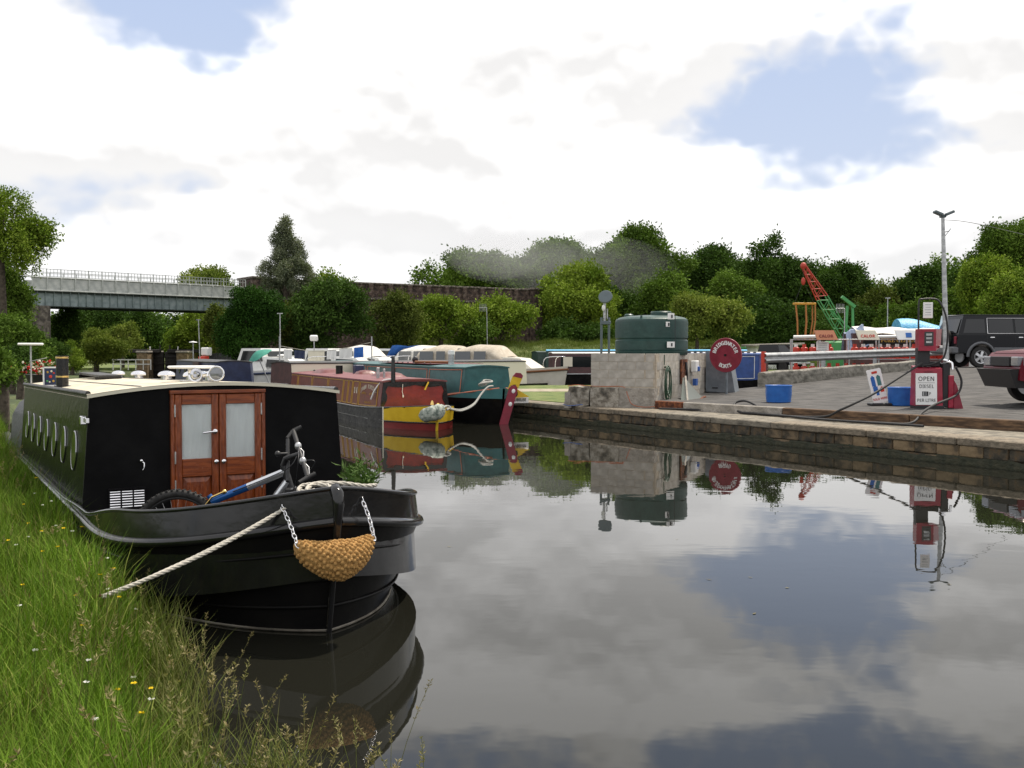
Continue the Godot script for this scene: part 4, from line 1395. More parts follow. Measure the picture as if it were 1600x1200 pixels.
# thin raised border on the left cabin side between two stations
func side_panel(parent: Node3D, o: Dictionary, za: float, zb: float, field: Material, line: Material, fill := true) -> Node3D:
	var n = Node3D.new(); adopt(n, "side_panel", parent)
	var A = func(z, t, out): 
		var w = cabin_half(z, o)
		var lo = nb_sheer(z, o) - 0.02
		return Vector3(-lerpf(w, w - 0.075, t) - out, lerpf(lo, o.top, t), z)
	var N = 6
	if fill:
		var b = MB.new()
		var r1 = PackedVector3Array(); var r2 = PackedVector3Array()
		for i in N + 1:
			var z = lerpf(za, zb, float(i) / N)
			r1.append(A.call(z, 0.1, 0.006)); r2.append(A.call(z, 0.9, 0.006))
		b.grid([r1, r2], false, true, false)
		part("field", b, field, n)
	for t in [0.08, 0.92]:
		var b = MB.new()
		var pts = []
		for i in N + 1: pts.append(A.call(lerpf(za, zb, float(i) / N), t, 0.008))
		b.tube(pts, 0.011, 4)
		part("border", b, line, n)
	for z in [za, zb]:
		var b = MB.new(); b.tube([A.call(z, 0.08, 0.008), A.call(z, 0.92, 0.008)], 0.011, 4); part("border", b, line, n)
	return n

# letters along the left cabin side; arch raises the middle
func side_text(parent: Node3D, o: Dictionary, words: String, za: float, zb: float, t0: float, high: float, arch: float, m: Material) -> void:
	var n = words.length()
	for i in n:
		if words[i] == " ": continue
		var f = (i + 0.5) / n
		var z = lerpf(zb, za, f)
		var t = t0 + arch * sin(PI * f)
		var w = cabin_half(z, o)
		var w2 = cabin_half(z + 0.2, o)
		var lo = nb_sheer(z, o) - 0.02
		var at = Vector3(-lerpf(w, w - 0.075, t) - 0.012, lerpf(lo, o.top, t), z)
		var along = Vector3(w - w2, 0, 0.2).normalized()
		var up = Vector3(0.1, 1, 0).normalized()
		var out = along.cross(up).normalized()
		text(words[i], high, m, parent, at, Basis(along, out.cross(along), out), true, true, 0.95)

func make_boats() -> void:
	# maroon narrowboat with a yellow bow
	var o = {w = 1.0, taper = 2.3, gun = 0.40, rise = 0.14, top = 1.04}
	var t = thing("narrowboat", "maroon narrowboat with lettered panels and a bright yellow bow band", "boat", sv(682, 23.2), 0.401)
	nb_hull(t, o, -16.0, -1.28, -0.3, "sheer", M.hull_grey, "hull")
	nb_hull(t, o, -1.28, 0.0, -0.3, 0.165, M.red_paint, "bow_foot")
	nb_hull(t, o, -1.28, 0.0, 0.165, "sheer", M.yellow, "bow_band")
	var b = MB.new()
	for side in [-1.0, 1.0]:
		var pts = []
		for i in 12:
			var z = lerpf(-16.0, -0.05, 1.0 - pow(1.0 - i / 11.0, 2.0))
			pts.append(Vector3(side * nb_half(z, o.w, o.taper), nb_sheer(z, o), z))
		b = MB.new(); b.tube(pts, 0.024, 6); part("gunwale_rail", b, M.hull_black, t)
		pts = []
		for i in 12:
			var z = lerpf(-16.0, 0.0, 1.0 - pow(1.0 - i / 11.0, 2.0))
			pts.append(Vector3(side * (nb_half(z, o.w, o.taper) * 0.985 + 0.004), 0.165, z + 0.02))
		b = MB.new(); b.tube(pts, 0.016, 6); part("rubbing_strake", b, M.hull_black, t)
	nb_cabin(t, o, -1.55, -15.0, M.maroon, M.red_paint, M.maroon_roof)
	b = MB.new(); b.tube([Vector3(0, -0.2, -0.02), Vector3(0, 0.3, 0.05), Vector3(0, 0.6, 0.1)], 0.03, 8); part("stem_post", b, M.yellow, t)
	# black scalloped border on the bow end of the cabin
	b = MB.new()
	var w = cabin_half(-1.55, o)
	for s in [-1.0, 1.0]:
		var poly = PackedVector2Array()
		for i in 9:
			var f = i / 8.0
			poly.append(Vector2(s * (w - 0.075 * f - (0.07 + 0.07 * absf(sin(f * PI * 1.5)))), lerpf(0.46, 1.02, f)))
		poly.append(Vector2(s * (w - 0.078), 1.02)); poly.append(Vector2(s * (w - 0.005), 0.46))
		b.xf = Transform3D(Basis(), Vector3(0, 0, -1.535)); b.prism(poly, 0.012)
	var top_poly = PackedVector2Array([Vector2(-w + 0.08, 1.03)])
	for i in 17: top_poly.append(Vector2(lerpf(-w + 0.08, w - 0.08, i / 16.0), 0.955 - 0.05 * absf(sin(i / 16.0 * PI * 2.0))))
	top_poly.append(Vector2(w - 0.08, 1.03))
	b.xf = Transform3D(Basis(), Vector3(0, 0, -1.532)); b.prism(top_poly, 0.012)
	part("scalloped_border", b, M.hull_black, t)
	var p = side_panel(t, o, -1.75, -3.3, M.panel_brown, M.gold)
	side_text(p, o, "JOHN PATTLE", -1.82, -3.22, 0.62, 0.12, 0.16, M.cream)
	side_text(p, o, "CARPET", -2.7, -3.1, 0.5, 0.06, 0.04, M.gold)
	side_text(p, o, "MAKER", -2.0, -2.4, 0.5, 0.06, 0.04, M.gold)
	b = MB.new(); b.ball(Vector3(-cabin_half(-2.5, o) + 0.03, 0.63, -2.5), Vector3(0.008, 0.05, 0.28), 16, 8); part("painted_oval", b, M.red_paint, p)
	side_text(p, o, "UXBRIDGE", -2.2, -2.8, 0.2, 0.055, 0.0, M.gold)
	p = side_panel(t, o, -3.42, -3.95, M.panel_brown, M.gold)
	side_text(p, o, "14", -3.48, -3.88, 0.6, 0.2, 0.0, M.cream)
	b = MB.new(); b.ball(Vector3(-cabin_half(-3.7, o) + 0.03, 0.6, -3.7), Vector3(0.008, 0.05, 0.1), 12, 8); part("painted_oval", b, M.ink, p)
	for e in [[-4.05, -4.4], [-4.5, -4.9], [-5.0, -6.6], [-6.75, -8.6], [-8.75, -10.6], [-10.75, -12.5], [-12.65, -14.8]]:
		p = side_panel(t, o, e[0], e[1], M.panel_brown, M.gold)
		if e[0] == -12.65: side_text(p, o, "AMAZING", e[0] - 0.2, e[1] + 0.2, 0.62, 0.16, 0.0, M.cream)
	for e in [[0.1, -4.1, 0.35, 0.6], [-0.15, -9.5, 0.4, 0.7], [0.2, -6.6, 0.3, 0.3]]:
		b = MB.new()
		var rows = []
		for i in 9:
			var ring = PackedVector3Array()
			for k in 9:
				var u = k / 4.0 - 1.0; var v = i / 4.0 - 1.0
				ring.append(Vector3(e[0] + u * e[2], 1.065 + 0.14 * sqrt(maxf(0, (1 - pow(absf(u), 3)) * (1 - pow(absf(v), 3)))) + 0.012 * sin(k * 3.0 + i * 2.0), e[1] + v * e[3]))
			rows.append(ring)
		b.grid(rows, false, true, false)
		part("roof_cushion", b, M.maroon, t)
	b = MB.new(); b.box(Vector3(-0.5, 1.18, -2.9), Vector3(0.07, 0.32, 0.05), 0.006); b.box(Vector3(-0.36, 1.16, -2.85), Vector3(0.05, 0.3, 0.05), 0.006); part("roof_stand", b, M.galv, t)
	b = MB.new(); b.tube([Vector3(-0.55, 1.02, -1.45), Vector3(-0.55, 1.62, -1.45)], [0.055, 0.04], 10); part("mast", b, M.hull_black, t)
	b = MB.new(); b.lathe([Vector2(0.0, 0.0), Vector2(0.1, 0.0), Vector2(0.1, 0.28), Vector2(0.0, 0.28)], 14); put("chimney", b.mesh(), M.hull_black, t, Transform3D(Basis(), Vector3(-0.3, 1.05, -7.6)))
	b = MB.new(); b.box(Vector3(0.15, 1.2, -7.2), Vector3(0.25, 0.3, 0.3), 0.02); part("roof_box", b, M.navy, t)
	b = MB.new(); b.tube(smooth_path([Vector3(-0.5, 1.09, -1.5), Vector3(-0.72, 1.06, -1.66), Vector3(-0.86, 0.85, -1.85), Vector3(-0.92, 0.62, -2.0)], 6), 0.022, 6); part("white_line", b, M.white, t)
	b = MB.new(); b.tube([Vector3(-0.3, 0.98, -1.52), Vector3(-0.32, 0.8, -1.5), Vector3(-0.3, 0.72, -1.5)], 0.008, 5); b.ball(Vector3(-0.3, 0.7, -1.5), Vector3(0.02, 0.035, 0.02)); part("bell_pull", b, M.white, t)
	b = MB.new(); b.tube([Vector3(0.3, 1.02, -1.45), Vector3(0.2, 0.84, -1.42)], 0.02, 8); part("mop_handle", b, M.yellow, t)
	b = MB.new(); b.lathe([Vector2(0.0, 0.0), Vector2(0.05, 0.0), Vector2(0.035, 0.06), Vector2(0.02, 0.09), Vector2(0, 0.1)], 14); put("brass_bell", b.mesh(), M.brass, t, Transform3D(Basis(), Vector3(0.2, 0.52, -0.9)))
	b = MB.new(); b.box(Vector3(0.2, 0.49, -0.9), Vector3(0.06, 0.08, 0.06)); part("bell_stand", b, M.hull_black, t)
	# weathered tarpaulin fender over its bow
	var fe = thing("bow_fender", "pale green weathered fender bundle hung on the yellow bow band", "fender", sv(676, 23.05, 0.30), 0.401)
	b = MB.new()
	var rows = []
	var r = RandomNumberGenerator.new(); r.seed = 21
	for i in 15:
		var u = i / 14.0 * 2.0 - 1.0
		var ring = PackedVector3Array()
		for k in 16:
			var a = TAU * k / 16.0
			var rad = 0.17 * sqrt(maxf(0.0, 1.0 - pow(absf(u), 2.6))) * (1.0 + r.randf_range(-0.1, 0.1))
			ring.append(Vector3(u * 0.31, 0.1 + cos(a) * rad + 0.06 * u, 0.12 + sin(a) * rad * 0.8 - 0.18 * u * u))
		rows.append(ring)
	b.grid(rows, true, true, true)
	part("wrapped_bundle", b, M.fender_pale, fe)
	b = MB.new(); b.tube(smooth_path([Vector3(0.2, 0.2, 0.1), Vector3(0.32, 0.24, 0.0), Vector3(0.42, 0.2, -0.05), Vector3(0.3, 0.16, 0.05)], 6), 0.025, 6); part("lashing", b, M.rope_grey, fe)
	var tw = thing("tie_rope", "slack grey rope looping from the yellow bow to the teal boat", "rope")
	b = MB.new(); b.tube(smooth_path([sv(690, 23.3, 0.53), sv(707, 23.9, 0.42), sv(722, 24.4, 0.37), sv(740, 24.8, 0.48), sv(752, 25.1, 0.72), sv(762, 25.3, 0.88), sv(770, 25.5, 0.9)], 7), 0.022, 7); part("strand", b, M.rope_grey, tw)
	b = MB.new(); b.tube(smooth_path([sv(690, 23.35, 0.53), sv(707, 23.95, 0.44), sv(722, 24.45, 0.4), sv(740, 24.85, 0.51), sv(752, 25.15, 0.74), sv(762, 25.35, 0.88), sv(770, 25.5, 0.9)], 7), 0.016, 7); part("strand", b, M.rope_grey, tw)
	var br = thing("sounding_pole", "thin pale pole standing in the water beside the maroon boat", "pole", sv(598, 22.6))
	b = MB.new(); b.tube([Vector3(0, -0.5, 0), Vector3(0, 0.55, 0)], 0.014, 6); part("shaft", b, M.cream, br)

	# teal boat with a big rudder
	o = {w = 1.02, taper = 2.4, gun = 0.5, rise = 0.36, top = 1.33}
	t = thing("narrowboat", "teal narrowboat with a tall red and yellow rudder at its stern", "boat", sv(784, 25.4), 0.401)
	nb_hull(t, o, -17.0, 0.0, -0.3, 0.62, M.hull_matt, "hull")
	var o2 = o.duplicate()
	nb_hull(t, o, -17.0, 0.0, 0.6, "sheer", M.teal_light, "upper_hull", 0.012)
	for side in [-1.0, 1.0]:
		var pts = []
		for i in 12:
			var z = lerpf(-17.0, -0.05, 1.0 - pow(1.0 - i / 11.0, 2.0))
			pts.append(Vector3(side * (nb_half(z, o.w, o.taper) + 0.01), nb_sheer(z, o), z + 0.1 * smoothstep(-1.0, 0.0, z)))
		b = MB.new(); b.tube(pts, 0.02, 6); part("gunwale_rail", b, M.pink_line, t)
	nb_cabin(t, o, -0.95, -15.5, M.teal, M.teal, M.teal)
	for e in [[-1.05, -2.9], [-3.1, -6.0], [-6.2, -9.0], [-9.2, -12.0], [-12.2, -15.3]]: side_panel(t, o, e[0], e[1], M.teal, M.pink_line, false)
	b = MB.new(); b.box(Vector3(0.0, 1.4, -5.6), Vector3(1.5, 0.012, 5.0), 0.004); part("roof_panel", b, M.maroon_roof, t)
	for k in 10:
		b = MB.new(); b.ball(Vector3.ZERO, Vector3(0.03, 0.02, 0.03), 8, 5); put("roof_stud", b.mesh(), M.hull_black, t, Transform3D(Basis(), Vector3(-0.68, 1.41, -3.3 - 0.5 * k)))
	b = MB.new(); b.lathe([Vector2(0, 0), Vector2(0.08, 0.0), Vector2(0.075, 0.32), Vector2(0.085, 0.33), Vector2(0.085, 0.4), Vector2(0.0, 0.42)], 14); put("chimney", b.mesh(), M.galv, t, Transform3D(Basis(), Vector3(-0.35, 1.35, -2.6)))
	b = MB.new(); b.lathe([Vector2(0.087, 0.3), Vector2(0.09, 0.3), Vector2(0.09, 0.4), Vector2(0.087, 0.4)], 14); put("chimney_band", b.mesh(), M.white, t, Transform3D(Basis(), Vector3(-0.35, 1.35, -2.6)))
	b = MB.new(); b.ball(Vector3(-0.5, 1.5, -5.2), Vector3(0.09, 0.09, 0.09)); b.bar(Vector3(-0.5, 1.36, -5.2), Vector3(-0.5, 1.45, -5.2), 0.03); part("roof_lamp", b, M.hull_black, t)
	b = MB.new(); b.tube([Vector3(-0.75, 1.44, -4.4), Vector3(-0.1, 1.44, -3.1)], 0.035, 8); part("boat_pole", b, M.teak, t)
	var rud = Node3D.new(); adopt(rud, "rudder", t); rud.position = Vector3(-0.02, 0, 0.16); rud.rotation = Vector3(0, -0.3, -0.24)
	b = MB.new(); b.prism(PackedVector2Array([Vector2(-0.11, -0.35), Vector2(0.09, -0.35), Vector2(0.13, 0.85), Vector2(0.11, 0.93), Vector2(0.05, 0.965), Vector2(-0.03, 0.94), Vector2(-0.08, 0.86)]), 0.07); part("blade", b, M.sign_red, rud)
	b = MB.new(); b.prism(PackedVector2Array([Vector2(-0.1, 0.82), Vector2(-0.05, 0.95), Vector2(0.05, 0.985), Vector2(0.13, 0.9), Vector2(0.17, 1.16), Vector2(-0.06, 1.16)]), 0.062); part("post", b, M.yellow, rud)
	b = MB.new(); b.xf = Transform3D(Basis(), Vector3(0.055, 1.2, 0)); b.prism(PackedVector2Array([Vector2(-0.115, -0.04), Vector2(0.115, -0.04), Vector2(0.12, 0.03), Vector2(0.05, 0.08), Vector2(-0.06, 0.06)]), 0.075); part("post_cap", b, M.sign_red, rud)
	for y in [0.5, 0.82]:
		b = MB.new(); b.ball(Vector3(0.04, y, 0.035), Vector3(0.045, 0.055, 0.02), 12, 6); part("painted_rosette", b, M.white, rud)
	b = MB.new(); b.box(Vector3(0.5, 0.56, -0.1), Vector3(0.5, 0.16, 0.03), 0.004, Basis().rotated(Vector3.UP, 0.1)); var nbd = part("name_board", b, M.sign_white, t)
	text("JUBILEE", 0.09, M.ink, nbd, Vector3(0.5, 0.56, -0.075), Basis().rotated(Vector3.UP, 0.1), true)
	b = MB.new(); b.prism(PackedVector2Array([Vector2(0.2, 0.62), Vector2(0.72, 0.63), Vector2(0.35, 0.85), Vector2(0.25, 0.95)]), 0.03); part("quarter_panel", b, M.yellow, t)
	b = MB.new(); b.torus(Vector3(0.3, 0.72, 0.06), Basis(), 0.07, 0.025, 16, 6); part("rope_ring", b, M.hull_black, t)
	b = MB.new()
	for k in 5: b.torus(Vector3(-0.3 + 0.03 * k, 0.93 + 0.02 * k, -0.45), Basis().rotated(Vector3.RIGHT, 1.2 + 0.15 * k), 0.11, 0.02, 18, 6)
	part("rope_coil", b, M.rope_grey, t)

	# boats behind the black boat's roof
	o = {w = 1.0, taper = 2.0, gun = 0.5, rise = 0.2, top = 1.35}
	t = thing("narrowboat", "cream-sided narrowboat with slit windows behind the black boat's roof", "boat", sv(400, 33.5), -0.82)
	nb_hull(t, o, -12.0, 0.0, -0.3, "sheer", M.hull_black, "hull"); nb_cabin(t, o, -0.9, -11.0, M.cream, M.plum, M.hull_grey)
	for side in [-1.0, 1.0]:
		for k in 5:
			b = MB.new(); b.ball(Vector3.ZERO, Vector3(0.02, 0.16, 0.1), 14, 8); put("porthole", b.mesh(), M.glass_dark, t, Transform3D(Basis(), Vector3(side * 0.86, 0.98, -1.6 - 0.9 * k)))
	o = {w = 1.0, taper = 2.0, gun = 0.5, rise = 0.2, top = 1.36}
	t = thing("narrowboat", "dark navy narrowboat with a plum front beyond the chrome lamp", "boat", sv(372, 35.5), 0.45)
	nb_hull(t, o, -9.0, 0.0, -0.3, "sheer", M.hull_black, "hull"); nb_cabin(t, o, -0.8, -8.0, M.navy, M.navy, M.hull_grey)
	b = MB.new(); b.box(Vector3(-0.9, 0.95, -2.9), Vector3(0.03, 0.8, 1.2)); part("door_panel", b, M.plum, t)
	for k in 3:
		b = MB.new(); b.ball(Vector3.ZERO, Vector3(0.02, 0.14, 0.2), 14, 8); put("porthole", b.mesh(), M.glass_dark, t, Transform3D(Basis(), Vector3(-0.86, 1.0, -4.2 - 1.4 * k)))
	o = {w = 1.05, taper = 2.4, gun = 0.75, rise = 0.5, top = 1.55}
	t = thing("narrowboat", "red and cream bowed narrowboat moored below the lock gates", "boat", sv(301, 58.0), -0.55)
	nb_hull(t, o, -10.0, 0.0, -0.3, 0.62, M.red_paint, "hull"); nb_hull(t, o, -10.0, 0.0, 0.6, "sheer", M.cream, "upper_hull", 0.02); nb_cabin(t, o, -2.0, -9.0, M.hull_black, M.hull_black, M.hull_black)
	b = MB.new(); b.box(Vector3(0.1, 1.25, -0.7), Vector3(0.5, 0.4, 0.4), 0.05); part("fender_pile", b, M.gas_red, t)
	b = MB.new(); b.box(Vector3(0.1, 1.7, -0.9), Vector3(0.5, 0.45, 0.4), 0.05); part("white_drum", b, M.white, t)
	o = {w = 1.0, taper = 1.8, gun = 0.62, rise = 0.2, top = 1.62}
	t = thing("narrowboat", "dark plum narrowboat with curtained windows behind the block wall", "boat", sv(845, 51.0), -1.35)
	nb_hull(t, o, -12.0, 0.0, -0.3, "sheer", M.hull_matt, "hull"); nb_cabin(t, o, -0.5, -11.4, M.plum, M.plum, M.tarp_white)
	for side in [-1.0, 1.0]:
		for k in 5:
			b = MB.new(); b.box(Vector3(side * 0.862, 1.22, -1.5 - 2.0 * k), Vector3(0.03, 0.5, 1.5), 0.01); var wn = part("window", b, M.glass_dark, t)
			b = MB.new(); b.box(Vector3(side * 0.882, 1.22, -1.1 - 2.0 * k), Vector3(0.01, 0.46, 0.45)); part("curtain", b, M.cream, wn)
		b = MB.new(); b.tube([Vector3(side * 1.0, 0.64, -0.6), Vector3(side * 1.0, 0.64, -11.8)], 0.03, 6); part("gunwale_rail", b, M.galv, t)
	o = {w = 1.0, taper = 1.8, gun = 0.6, rise = 0.2, top = 1.66}
	t = thing("narrowboat", "dark green narrowboat just behind the white cruiser's bow", "boat", sv(822, 57.0), -1.2)
	nb_hull(t, o, -12.0, 0.0, -0.3, "sheer", M.hull_matt, "hull"); nb_cabin(t, o, -0.5, -11.4, M.dark_green, M.dark_green, M.dark_green)
	for k in 4:
		b = MB.new(); b.box(Vector3(0.862, 1.22, -1.5 - 2.4 * k), Vector3(0.03, 0.4, 1.2), 0.01); part("window", b, M.glass_dark, t)
	# blue boat in front of the crash barrier
	o = {w = 1.02, taper = 0.5, gun = 0.75, rise = 0.1, top = 1.62}
	t = thing("narrowboat", "blue narrowboat with white coach lines in front of the crash barrier post", "boat", sv(1206, 36.5), 1.25)
	nb_hull(t, o, -4.4, 0.0, -0.3, "sheer", M.hull_matt, "hull"); nb_cabin(t, o, -0.35, -4.2, M.blue_boat, M.blue_boat, M.blue_boat)
	b = MB.new(); b.box(Vector3(-0.93, 1.1, -3.5), Vector3(0.03, 0.7, 0.4), 0.01); part("side_door", b, M.gas_red, t)
	for e in [[-0.5, -3.0]]: side_panel(t, o, e[0], e[1], M.blue_boat, M.white, false)
	b = MB.new(); b.box(Vector3(-0.88, 1.2, -1.9), Vector3(0.03, 0.42, 0.55), 0.02); var wf = part("window", b, M.white, t)
	b = MB.new(); b.box(Vector3(-0.9, 1.2, -1.9), Vector3(0.01, 0.3, 0.42)); part("pane", b, M.glass_dark, wf)
	b = MB.new()
	for k in 18: b.box(Vector3(-0.83, 1.68, -0.5 - 0.2 * k), Vector3(0.1, 0.045, 0.1), 0.01)
	part("roof_fringe", b, M.navy, t)
	o = {w = 1.0, taper = 1.8, gun = 0.62, rise = 0.2, top = 1.75}
	t = thing("narrowboat", "pale blue roofed narrowboat beyond the round red sign", "boat", sv(1180, 56.0), 1.5)
	nb_hull(t, o, -12.0, 0.0, -0.3, "sheer", M.hull_matt, "hull"); nb_cabin(t, o, -0.5, -11.0, M.dark_green, M.dark_green, M.tarp_blue)
	cruisers()

func cruiser(label: String, at: Vector3, turn: float, L: float, kind: String, hull_m: Material, stripe: Material, cover: Material) -> Node3D:
	# local z: bow at +L/2
	var t = thing("cabin_cruiser", label, "boat", at, turn, "cabin cruisers in the marina")
	var half = func(z): return 1.2 * pow(1.0 - pow(clampf((z / L + 0.5), 0.0, 1.0), 3.2), 0.75) * 0.98 + 0.02
	var b = MB.new()
	var zs = []
	for i in 13: zs.append(lerpf(-L / 2, L / 2, 1.0 - pow(1.0 - i / 12.0, 1.4)))
	var gun = func(z): return 0.85 + 0.25 * pow(clampf(z / L + 0.5, 0, 1), 2)
	for side in [-1.0, 1.0]:
		var rows = []
		for k in 5:
			var ring = PackedVector3Array()
			for z in zs: ring.append(Vector3(side * half.call(z) * lerpf(0.8, 1.0, k / 4.0), lerpf(-0.2, gun.call(z), k / 4.0), z + 0.25 * (k / 4.0) * smoothstep(0.0, L / 2, z)))
			rows.append(ring)
		b.grid(rows, false, true, side > 0)
	b.quad(Vector3(0.98, -0.2, -L / 2), Vector3(-0.98, -0.2, -L / 2), Vector3(-1.2, 0.85, -L / 2), Vector3(1.2, 0.85, -L / 2))
	var deck = []
	for z in zs:
		var w = half.call(z)
		deck.append(PackedVector3Array([Vector3(-w, gun.call(z), z + 0.25 * smoothstep(0.0, L / 2, z)), Vector3(w, gun.call(z), z + 0.25 * smoothstep(0.0, L / 2, z))]))
	b.grid(deck, false, true, false)
	part("hull", b, hull_m, t)
	for side in [-1.0, 1.0]:
		b = MB.new()
		var pts = []
		for z in zs: pts.append(Vector3(side * (half.call(z) * 0.985 + 0.01), gun.call(z) - 0.13, z + 0.22 * smoothstep(0.0, L / 2, z)))
		b.tube(pts, 0.05, 6); part("rubbing_band", b, stripe, t)
	# coach roof forward
	var z0 = -0.3; var z1 = L * 0.3
	b = MB.new()
	b.hexa([Vector3(-0.95, 0.85, z0), Vector3(-0.6, 0.95, z1), Vector3(0.6, 0.95, z1), Vector3(0.95, 0.85, z0), Vector3(-0.82, 1.5, z0), Vector3(-0.42, 1.42, z1 - 0.75), Vector3(0.42, 1.42, z1 - 0.75), Vector3(0.82, 1.5, z0)])
	part("coach_roof", b, M.gel_white if kind != "cream" else M.gel_cream, t)
	for side in [-1.0, 1.0]:
		b = MB.new()
		b.hexa([Vector3(side * 0.93, 1.05, 0.0), Vector3(side * 0.74, 1.08, z1 - 0.62), Vector3(side * 0.68, 1.08, z1 - 0.64), Vector3(side * 0.86, 1.05, 0.0), Vector3(side * 0.875, 1.38, 0.0), Vector3(side * 0.58, 1.34, z1 - 0.85), Vector3(side * 0.5, 1.34, z1 - 0.85), Vector3(side * 0.8, 1.38, 0.0)])
		part("window", b, M.glass_dark, t)
	if kind == "hood" or kind == "cream":
		var rows = []
		var P = [[-L / 2 + 0.1, 1.05, 0.92], [-L / 2 + 0.55, 1.0, 1.85], [-L / 2 + 1.4, 0.98, 2.02], [-0.35, 0.92, 1.98], [0.25, 0.86, 1.5]]
		for e in P:
			var ring = PackedVector3Array()
			for k in 11:
				var a = PI * k / 10.0
				ring.append(Vector3(-cos(a) * e[1] * (1.0 if k in [0, 10] else 1.02), 0.88 + (e[2] - 0.88) * pow(sin(a), 0.42), e[0]))
			rows.append(ring)
		b = MB.new(); b.grid(rows, false, true, false); part("canvas_hood", b, cover, t)
		for side in [-1.0, 1.0]:
			for e in [[-L / 2 + 0.75, -L / 2 + 1.55], [-L / 2 + 1.75, -0.45]]:
				b = MB.new()
				b.quad(Vector3(side * 1.03, 1.25, e[0]), Vector3(side * 1.0, 1.25, e[1]), Vector3(side * 0.965, 1.72, e[1]), Vector3(side * 0.985, 1.72, e[0]))
				part("hood_window", b, M.vinyl, t)
		b = MB.new()
		b.box(Vector3(0, 1.62, -L / 2 + 0.42), Vector3(0.9, 0.5, 0.02), 0.0, Basis().rotated(Vector3.RIGHT, 0.45)); part("hood_window", b, M.vinyl, t)
	else:
		b = MB.new()
		b.hexa([Vector3(-1.0, 0.85, -L / 2 + 0.6), Vector3(-0.95, 0.85, 0.1), Vector3(0.95, 0.85, 0.1), Vector3(1.0, 0.85, -L / 2 + 0.6), Vector3(-0.8, 1.85, -L / 2 + 0.9), Vector3(-0.75, 1.85, -0.5), Vector3(0.75, 1.85, -0.5), Vector3(0.8, 1.85, -L / 2 + 0.9)])
		part("wheelhouse", b, cover, t)
		for side in [-1.0, 1.0]:
			b = MB.new()
			b.hexa([Vector3(side * 0.94, 1.3, -L / 2 + 0.95), Vector3(side * 0.9, 1.3, -0.25), Vector3(side * 0.86, 1.3, -0.25), Vector3(side * 0.9, 1.3, -L / 2 + 0.95), Vector3(side * 0.85, 1.74, -L / 2 + 1.05), Vector3(side * 0.82, 1.74, -0.48), Vector3(side * 0.76, 1.74, -0.48), Vector3(side * 0.8, 1.74, -L / 2 + 1.05)])
			part("window", b, M.glass_dark, t)
		b = MB.new(); b.box(Vector3(0, 1.55, -0.15), Vector3(1.3, 0.4, 0.02), 0.0, Basis().rotated(Vector3.RIGHT, -0.55)); part("windscreen", b, M.glass_dark, t)
	b = MB.new()
	b.tube(smooth_path([Vector3(-0.5, 1.05, L * 0.38), Vector3(-0.45, 1.45, L * 0.4), Vector3(0, 1.5, L / 2 + 0.1), Vector3(0.45, 1.45, L * 0.4), Vector3(0.5, 1.05, L * 0.38)], 4), 0.015, 6)
	part("pulpit_rail", b, M.chrome, t)
	return t

